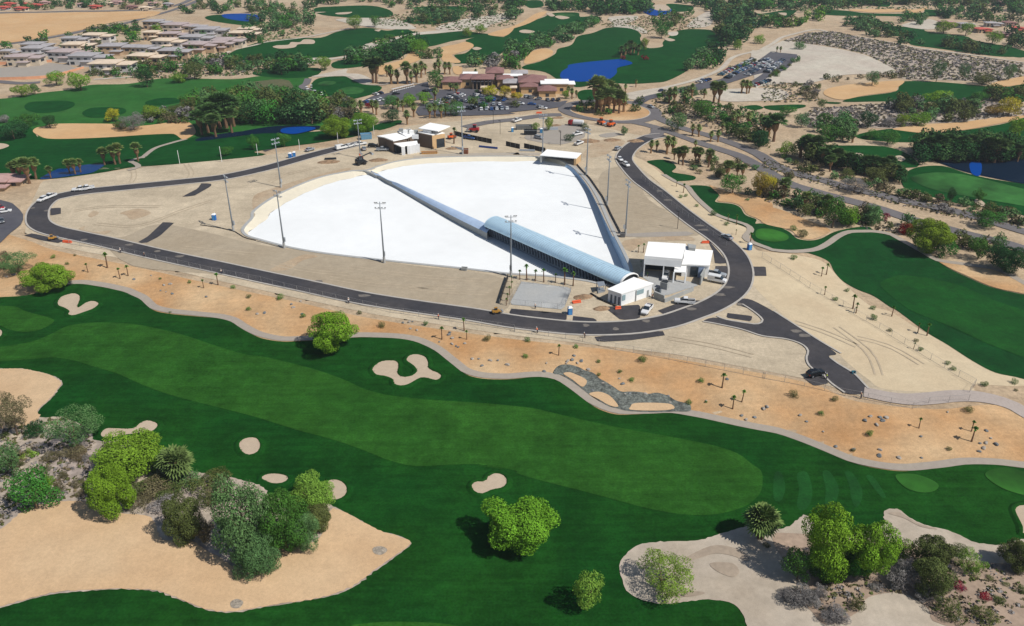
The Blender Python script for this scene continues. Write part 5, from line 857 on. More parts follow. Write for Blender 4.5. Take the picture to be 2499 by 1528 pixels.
# ------------------------------------------------------------------ people
M_skin = mat('skin', S(190,140,110,.8), .6); M_hiv = mat('high visibility vest', S(190,240,40,.9), .7); M_orv = mat('orange shirt', S(250,110,60,.9), .7); M_jean = mat('dark trousers', S(40,46,64), .8); M_wsh = mat('white shirt', S(220,220,215,.85), .8); M_hat = mat('white hard hat', S(235,235,230,.9), .5); M_dsh = mat('dark shirt', S(50,50,56), .8)
def skin_obj(name, V, E_, rad, m, parent, sub=1):
    me = bpy.data.meshes.new(name); me.from_pydata(V, E_, []); me.materials.append(m); o = link(name, me, parent)
    md = o.modifiers.new('skin', 'SKIN'); md.use_smooth_shade = True
    sv = me.skin_vertices[0].data if me.skin_vertices else None
    if sv is None:
        me.attributes.new('x', 'FLOAT', 'POINT'); bm = bmesh.new(); bm.from_mesh(me); bm.verts.layers.skin.verify(); bm.to_mesh(me); bm.free(); sv = me.skin_vertices[0].data
    for i, r in enumerate(rad): sv[i].radius = (r, r) if not isinstance(r, tuple) else r; sv[i].use_root = (i == 0)
    o.modifiers.new('sub', 'SUBSURF').levels = sub; o.modifiers['sub'].render_levels = sub; return o
def person(s, label, top, rz=0.0, lean=0.0, hat=True):
    p = G(s)[0]; v = empty('person', p[0], p[1], None, rz, label, 'person')
    J = [(0, 0, .95), (0, lean*.3, 1.2), (0, lean*.7, 1.42), (0, lean, 1.53), (0, lean*1.1, 1.68), (.09, .02, .92), (.11, .05, .5), (.12, -.02, .06), (.12, .14, .03), (-.09, -.02, .92), (-.11, .0, .5), (-.12, -.1, .06), (-.12, .06, .03),
         (.2, lean*.7, 1.4), (.27, lean*.7+.03, 1.12), (.24, lean+.22, .95), (-.2, lean*.7, 1.4), (-.27, lean*.7+.02, 1.12), (-.25, lean+.16, .92), (.24, lean+.3, .93), (-.25, lean+.24, .89)]
    E_ = [(0,1),(1,2),(2,3),(3,4),(0,5),(5,6),(6,7),(7,8),(0,9),(9,10),(10,11),(11,12),(2,13),(13,14),(14,15),(2,16),(16,17),(17,18),(15,19),(18,20)]
    rd = [.13,.13,.13,.05,.1,.1,.065,.045,.045,.1,.065,.045,.045,.06,.045,.035,.06,.045,.035,.03,.03]
    skin_obj('body', J, E_, rd, M_skin, v)
    skin_obj('shirt', [J[0], J[1], J[2], J[13], J[14], J[16], J[17]], [(0,1),(1,2),(2,3),(3,4),(2,5),(5,6)], [(.17,.14),(.17,.14),(.18,.14),.08,.065,.08,.065], top, v)
    skin_obj('trousers', [J[0], J[5], J[6], J[7], J[9], J[10], J[11]], [(0,1),(1,2),(2,3),(0,4),(4,5),(5,6)], [.155,.12,.085,.07,.12,.085,.07], M_jean, v)
    b = MB(); z = 1.68; y = lean*1.1; b.tube([(0, y, z+.02), (0, y, z+.08), (0, y, z+.14)], [.125, .115, .05], 10); b.build('hard_hat' if hat else 'hair', M_hat if hat else M_black, v)
for s, lb, tp, rz, ln in [("21:1735,75", 'person in an orange red shirt standing at the wire fence by the front road', M_orv, 1.2, .1), ("23:607,640", 'person in a lime yellow vest standing at the front of the black car', M_hiv, 1.4, .15), ("23:930,820", 'person in dark clothes leaning at the end of the access road', M_dsh, .3, .25), ("22:720,250", 'person in dark clothes on the kerb where the paved pad starts', M_dsh, 2.0, .2), ("22:275,205", 'person in an orange top crouching by the front kerb', M_orv, .8, .3), ("B:400,660", 'person in a lime vest by the dark wall of the surf centre', M_hiv, .4, .1), ("B:170,600", 'person in an orange shirt left of the surf centre', M_orv, 1.0, .1), ("12:255,1440", 'person in white at the lower edge of the concrete slab', M_wsh, .2, .1), ("10:1135,915", 'person in white beside the front road at left', M_wsh, .5, .2), ("10:1360,955", 'person in dark clothes beside the front road at left', M_dsh, .1, .1), ("10:2085,1115", 'person in white by the wire fence, farther right', M_wsh, 1, .1), ("11:890,1390", 'person in a white shirt bending at the fence near the yellow green tree', M_wsh, .2, .35), ("A:1165,1310", 'person in dark clothes by the right corner of the control building', M_dsh, .2, .1)]: person(s, lb, tp, rz, ln)
# ------------------------------------------------------------------ rocks on the sand bank
M_stone = mat('pale boulder', S(168,160,150,.8), .95, noise=[(1.5, .25)]); M_stone2 = mat('blue grey boulder', S(120,124,126,.8), .95, noise=[(1.5, .25)])
def rock_mesh(seed, m):
    bm = bmesh.new(); bmesh.ops.create_icosphere(bm, subdivisions=2, radius=1); r = random.Random(seed)
    ax = [(Vector((r.gauss(0, 1), r.gauss(0, 1), r.gauss(0, 1))).normalized(), r.uniform(.55, .95)) for _ in range(9)]
    for v in bm.verts:
        for n, d in ax:
            k = v.co.dot(n)
            if k > d: v.co -= n*(k-d)
    me = bpy.data.meshes.new('boulder'); bm.to_mesh(me); bm.free(); me.materials.append(m); return me
RK = [rock_mesh(i, M_stone if i % 2 else M_stone2) for i in range(6)]
rocks = "21:1400,110 1460,100 1490,100 1530,180 1840,200 1470,165 1740,290 1860,310 1920,340 1980,305 1900,330 2050,450 2110,450 2220,465 2290,465 2380,505 2140,515 1860,255 1830,220;22:560,470 600,460 650,490 690,470 545,490 620,420 360,490 340,570 1045,635 1075,685 755,550 2400,920 2430,900 2195,985 2235,1020 2315,1000 1860,845 2060,640;23:15,920 50,905 360,980 420,1040 575,1135 695,1275 860,1300 970,1030 1020,990 1110,1000 1170,1000 1135,1030 1080,1070 1495,1180 1110,1305 1105,1360 1290,1380 1500,1380 2105,1240 2200,1255 2085,1290 2040,1320 2150,1195 2110,1125 1745,950 2050,1245;10:1540,1220 1510,1270 1560,1285 1620,1300 1600,1210 1940,1330 1420,1130 1260,1165 60,1140 130,1120;11:440,1370 350,1400 370,1430 100,1480 30,1490 450,1490;22:890,680 960,705 1290,780 1500,800 1100,780 1140,780 690,560 1040,860 1520,860 790,750"
for i, q_ in enumerate(pp(rocks)):
    p = at(*q_); o = link('boulder', RK[i % 6]); sz = random.uniform(.28, .6); o.location = (p[0], p[1], tz1(*p)+.15); o.scale = (sz*1.2, sz, sz*.7); o.rotation_euler = (0, 0, random.uniform(0, 6)); tag(o, 'small boulder lying on the sand bank above the cart path', 'rock', 'boulders on the sand bank')
# ------------------------------------------------------------------ vegetation
LEAF = {'bright': S(112,154,44,.85), 'lime': S(112,144,44,.85), 'green': S(70,118,48,.85), 'dark': S(46,84,44,.85), 'greygreen': S(90,126,76,.85), 'olive': S(92,102,56,.85), 'brown': S(112,104,78,.85),
        'grey': S(136,132,130,.8), 'yellow': S(176,166,44,.85), 'red': S(128,20,42,.85), 'pale': S(126,156,62,.85), 'palm': S(118,138,80,.85), 'darkpalm': S(82,112,62,.85), 'young': S(84,128,50,.85), 'orange': S(140,118,52,.85)}
WORD = {'darkpalm2': 'dark green', 'bright': 'bright green', 'lime': 'yellow green', 'green': 'mid green', 'dark': 'dark green', 'greygreen': 'grey green', 'olive': 'olive green', 'brown': 'brownish', 'grey': 'bare grey', 'yellow': 'yellow flowering', 'red': 'dark red flowering', 'pale': 'pale green', 'orange': 'golden brown', 'palm': 'green', 'darkpalm': 'dark green', 'young': 'green'}
def leafmat(c): return mat(c+' leaves', LEAF[c], .8, spec=.04, noise=[(.45, .28), (2.0, .3)], objrand=.14)
M_bark = mat('bark', S(110,92,74,.8), .95, noise=[(2, .2)]); M_skirt = mat('dry palm skirt', S(150,118,84,.75), .95, noise=[(1.5, .25)]); M_ptrunk = mat('palm trunk', S(120,92,70,.8), .95, noise=[(3, .25)])
def np_mesh(name, V, F, mats, mi=None):
    me = bpy.data.meshes.new(name); n = len(F); k = F.shape[1]
    me.vertices.add(len(V)); me.vertices.foreach_set('co', np.asarray(V, np.float32).ravel())
    me.loops.add(n*k); me.loops.foreach_set('vertex_index', F.astype(np.int32).ravel())
    me.polygons.add(n); me.polygons.foreach_set('loop_start', np.arange(0, n*k, k, dtype=np.int32)); me.polygons.foreach_set('loop_total', np.full(n, k, np.int32))
    for m in mats: me.materials.append(m)
    if mi is not None: me.polygons.foreach_set('material_index', mi.astype(np.int32))
    me.update(calc_edges=True); me.validate(); return me
def unit(v): return v/np.maximum(np.linalg.norm(v, axis=1), 1e-6)[:, None]
def leaves(P, N, size, r):
    n = len(P); N = unit(N+r.normal(0, .7, (n, 3))); T = unit(np.cross(N, r.normal(0, 1, (n, 3)))); B = np.cross(N, T)
    s = (size*r.uniform(.6, 1.35, n))[:, None]; a = r.uniform(.5, .9, n)[:, None]
    V = np.stack([P-T*s, P-B*s*a, P+T*s, P+B*s*a], 1).reshape(-1, 3); F = np.arange(4*n).reshape(n, 4); return V, F
def crown_geo(seed, n, size, lobes=14, spread=.62, lr=(.26, .46), droop=0.0, gap=.0):
    r = np.random.RandomState(seed); C = unit(r.normal(0, 1, (lobes, 3)))*r.uniform(.25, 1, (lobes, 1))**.5*spread; C[:, 2] *= .95
    rad = r.uniform(*lr, lobes)
    if lobes > 12: C[0] = 0; rad[0] = .46; C[1] = (.25, .1, .1); rad[1] = .34; C[2] = (-.28, -.1, 0); rad[2] = .34
    w = rad**2/np.sum(rad**2)
    li = r.choice(lobes, n*3, p=w); D = unit(r.normal(0, 1, (n*3, 3))); k = r.uniform(.55, 1.08, n*3)**.6
    P = C[li]+D*(rad[li]*k)[:, None]; P[:, 2] -= droop*np.hypot(P[:, 0], P[:, 1])**2
    keep = np.ones(n*3, bool)
    for j in range(lobes): keep &= (np.linalg.norm(P-C[j], axis=1) > rad[j]*.72) | (li == j)
    keep |= r.rand(n*3) < .13
    if gap: keep &= (np.sin(P[:, 0]*9+seed)*np.sin(P[:, 1]*8+1)*np.sin(P[:, 2]*9+2) < 1-gap)
    P = P[keep][:n]; D = D[keep][:n]; m = np.percentile(np.abs(P), 98, axis=0); P = P/m
    return leaves(P, D*1.0+unit(P)*.35, size, r)
def twig_geo(seed, n):
    r = np.random.RandomState(seed); b = MB()
    for i in range(n):
        d = unit(r.normal(0, 1, (1, 3)))[0]; d[2] = abs(d[2])*.9+.1; q = d*r.uniform(.5, .95)
        b.tube([(0, 0, -1), tuple(np.array((0, 0, -1))*.35+q*.4), tuple(q+np.array((0, 0, -.25)))], [.05, .03, .01], 3, False)
    return np.array(b.v), np.array(b.f)
CG = {}
def crown_mesh(form, var, col):
    k = (form, var, col)
    if k in CG: return CG[k]
    sp = {'big': (21000, .030, 34, .70, (.17, .31)), 'open': (8000, .027, 24, .76, (.12, .26)), 'weep': (17000, .029, 36, .70, (.16, .30)), 'mid': (3600, .046, 16, .68, (.2, .38)), 'far': (300, .15, 9, .6, (.3, .5)), 'bush': (1900, .05, 14, .62, (.22, .42)), 'tiny': (140, .2, 6, .5, (.35, .55))}[form]
    g = ('g', form, var)
    if g not in CG: CG[g] = crown_geo(var*17+len(form), *sp, droop=.35 if form == 'weep' else 0, gap=.15 if form in ('open', 'mid') else 0)
    V, F = CG[g]; CG[k] = np_mesh('crown', V, F, [leafmat(col)]); return CG[k]
TR = {}
def trunk_mesh(var):
    if var in TR: return TR[var]
    r = random.Random(var); b = MB(); b.tube([(0, 0, -.1), (.02, .01, .35), (.04, -.02, .6)], [.055, .042, .034], 7)
    for i in range(5):
        a = i*1.26+r.uniform(-.3, .3); q = r.uniform(.25, .42); b.tube([(.03, -.01, .5), (math.cos(a)*q*.5, math.sin(a)*q*.5, .85), (math.cos(a)*q, math.sin(a)*q, 1.15)], [.03, .02, .008], 5)
    TR[var] = b.mesh('trunk', M_bark); return TR[var]
JM = {}
def joined(form, var, col):
    """crown and trunk in one mesh, base at z 0, crown 1 wide each way: for trees too small to show parts"""
    k = (form, var, col)
    if k not in JM:
        V, F = crown_geo(var*17+len(form), *{'far': (300, .15, 9, .6, (.3, .5)), 'tiny': (140, .2, 6, .5, (.35, .55)), 'mid': (900, .09, 13, .62, (.26, .44))}[form])
        V = V*np.array((1, 1, 1)); V[:, 2] += 1.18; b = MB(); b.tube([(0, 0, -.1), (0, 0, 1.0)], [.09, .05], 4, False)
        T = np.array(b.v); Q = np.array(b.f)+len(V); JM[k] = np_mesh('tree', np.vstack([V, T]), np.vstack([F, Q]), [leafmat(col), M_bark], np.concatenate([np.zeros(len(F)), np.ones(len(Q))]))
    return JM[k]
def from_bbox(x0, y0, x1, y1, lift=.25):
    """ground point, half width, half height and crown centre height of a crown seen in a photo box"""
    xc, yc = (x0+x1)/2, (y0+y1)/2; s = pxm(yc); ph = dep(yc); w = (x1-x0)/s/2; H = (y1-y0)/s/2
    a = math.sqrt(max(H*H-(w*math.sin(ph))**2, (.5*w*math.cos(ph))**2))/math.cos(ph); a = min(a, w*1.5)
    zc = a*(1+lift); x, y = at(xc, yc); zg = tz1(x, y); x, y = flat(xc, yc, zg+zc); return x, y, w, a, zc
COUNT = {}
def tree(bb, col, label, form='mid', group=None, name='tree', cat='tree', lift=.25, parts=True):
    x, y, w, a, zc = from_bbox(*bb, lift); var = random.randint(0, 4); ang = random.uniform(0, 6.28); zg = tz1(x, y)
    if not parts:
        o = link(name, joined(form, var, col)); o.location = (x, y, zg); o.rotation_euler = (0, 0, ang); o.scale = (w, w, a); return tag(o, label, cat, group)
    v = empty(name, x, y, zg, ang, label, cat, group); c = link('crown', crown_mesh(form, var, col), v, (0, 0, zc)); c.scale = (w*.93, w*.93, a*.95)
    k = link('trunk', trunk_mesh(var), v); hs = zc*1.0; k.scale = (w*1.1, w*1.1, hs); return v
def TB(key, x, y, w, h): p = t(key, x-w/2, y-h); q = t(key, x+w/2, y); return (*p, *q)
def dead_bush(bb, label, name='dead_shrub'):
    x, y, w, a, zc = from_bbox(*bb, 0); v = empty(name, x, y, None, 0, label, 'shrub'); V, F = twig_geo(int(bb[0]), 70); c = link('branches', np_mesh('branches', V, F, [mat('dead grey wood', S(150,144,142,.75), .95)]), v, (0, 0, a)); c.scale = (w, w, a)
    c = link('twigs', crown_mesh('open', 2, 'grey'), v, (0, 0, a)); c.scale = (w*.9, w*.9, a*.9); return v
# --- palms
def frond_fan(b, r, n, rad, z0, lo, hi, fold=.25, wid=.30):
    for i in range(n):
        az = i*2.39996+r.uniform(-.2, .2); el = lo+(hi-lo)*((i+.5)/n)**.8; L = rad*r.uniform(.85, 1.1); d = np.array((math.cos(az)*math.cos(el), math.sin(az)*math.cos(el), math.sin(el)))
        side = np.array((-math.sin(az), math.cos(az), 0)); pts = []
        for s, w in ((.0, .02), (.4, wid*.7), (.72, wid), (1.0, wid*.25)):
            c = d*L*s+np.array((0, 0, z0-.30*L*s*s*math.cos(el)**1)); up = np.array((0, 0, fold*w*L)); pts += [c+side*w*L+up, c, c-side*w*L+up]
        k = len(b.v); b.v += [tuple(p) for p in pts]
        for q in range(3): b.f += [(k+q*3, k+q*3+1, k+q*3+4, k+q*3+3), (k+q*3+1, k+q*3+2, k+q*3+5, k+q*3+4)]; b.m += [b.mi, b.mi]
def fan_leaf(b, r, n, rad, z0, lo, hi, seg=8):
    """fan palm leaves: a thin stalk and a hand of narrow drooping fingers"""
    for i in range(n):
        az = i*2.39996+r.uniform(-.25, .25); el = lo+(hi-lo)*((i+.5)/n)**.8; L = rad*r.uniform(.85, 1.12)
        d = np.array((math.cos(az)*math.cos(el), math.sin(az)*math.cos(el), math.sin(el))); side = np.array((-math.sin(az), math.cos(az), 0)); up = np.cross(d, side); o = np.array((0, 0, z0)); hub = o+d*L*.45-np.array((0, 0, .04*L))
        k = len(b.v); w = .012*rad/.3
        b.v += [tuple(o+side*w), tuple(o-side*w), tuple(hub-side*w), tuple(hub+side*w)]; b.f.append((k, k+1, k+2, k+3)); b.m.append(b.mi)
        for s in range(seg):
            a = (s/(seg-1)-.5)*2.5; e = d*math.cos(a)+side*math.sin(a); n_ = -d*math.sin(a)+side*math.cos(a); l = L*.58*(1-.22*abs(a)/1.25); ww = l*.13
            m = hub+e*l*.55+up*.02*L; t_ = hub+e*l-np.array((0, 0, .14*l)); k = len(b.v)
            b.v += [tuple(hub), tuple(m-n_*ww), tuple(t_), tuple(m+n_*ww)]; b.f.append((k, k+1, k+2, k+3)); b.m.append(b.mi)
PM = {}
def palm_parts(var, col, form):
    k = (var, col, form)
    if k in PM: return PM[k]
    r = random.Random(var*7+3); rc, nf, tr = {'fan': (.30, 46, .045), 'stout': (.50, 64, .07), 'young': (.22, 14, .042)}[form]
    b = MB(); (fan_leaf if form != 'young' else frond_fan)(b, r, nf, rc, 0, -.5 if form != 'young' else .2, 1.45); crown = b.mesh('fronds', leafmat(col))
    b = MB(); b.tube([(0, 0, -.05), (.005, 0, .3), (.0, .005, .6), (0, 0, 1)], [tr*1.3, tr, tr*.9, tr*.8], 7); trunk = b.mesh('trunk', M_ptrunk)
    b = MB(); b.tube([(0, 0, -.42), (0, 0, -.3), (0, 0, -.1), (0, 0, .02)], [tr*1.2, tr*2.6, tr*3.0, tr*1.2], 9); skirt = b.mesh('skirt', M_skirt)
    PM[k] = (trunk, crown, skirt); return PM[k]
def palm_far(var, col):
    k = ('far', var, col)
    if k in PM: return PM[k]
    r = random.Random(var*7+3); b = MB(); b.mi = 0; frond_fan(b, r, 70, .25, .76, -1.25, 1.45, wid=.15); b.mi = 1; b.tube([(0, 0, -.05), (0, 0, .5)], [.06, .045], 6); b.tube([(0, 0, .36), (0, 0, .48), (0, 0, .8)], [.05, .12, .10], 7)
    PM[k] = b.mesh('palm', [leafmat(col), M_skirt]); return PM[k]
def palm(key, bx, by, hpx, label, col='palm', form='fan', group=None, name='fan_palm', parts=True, cat='palm tree', fat=1.0):
    px, py = t(key, bx, by); x, y = at(px, py); zg = tz1(x, y); ty = py-hpx/KEYS[key][2]; v_ = (ty-CY)/FP
    zt = CH-y*(math.sin(TH)+v_*math.cos(TH))/(math.cos(TH)-v_*math.sin(TH)); h = max(zt-zg, 1.2); var = random.randint(0, 3); ang = random.uniform(0, 6.28)
    if not parts:
        o = link(name, palm_far(var, col)); o.location = (x, y, zg); o.rotation_euler = (random.gauss(0, .03), random.gauss(0, .03), ang); o.scale = (h*fat, h*fat, h*.95); return tag(o, label, cat, group)
    v = empty(name, x, y, zg, ang, label, cat, group); T_, C_, K_ = palm_parts(var, col, form); top = {'fan': .78, 'stout': .66, 'young': .84}[form]
    a = link('trunk', T_, v); a.scale = (h, h, h*top); c = link('fronds', C_, v, (0, 0, h*top)); c.scale = (h*fat, h*fat, h)
    if form != 'young': k = link('skirt', K_, v, (0, 0, h*top)); k.scale = (h, h, h)
    v.rotation_euler = (random.gauss(0, .03), random.gauss(0, .03), ang); return v
def fit(*L):
    for s in L:
        if len(s.split()) <= 16: return s
    return ' '.join(L[-1].split()[:16])
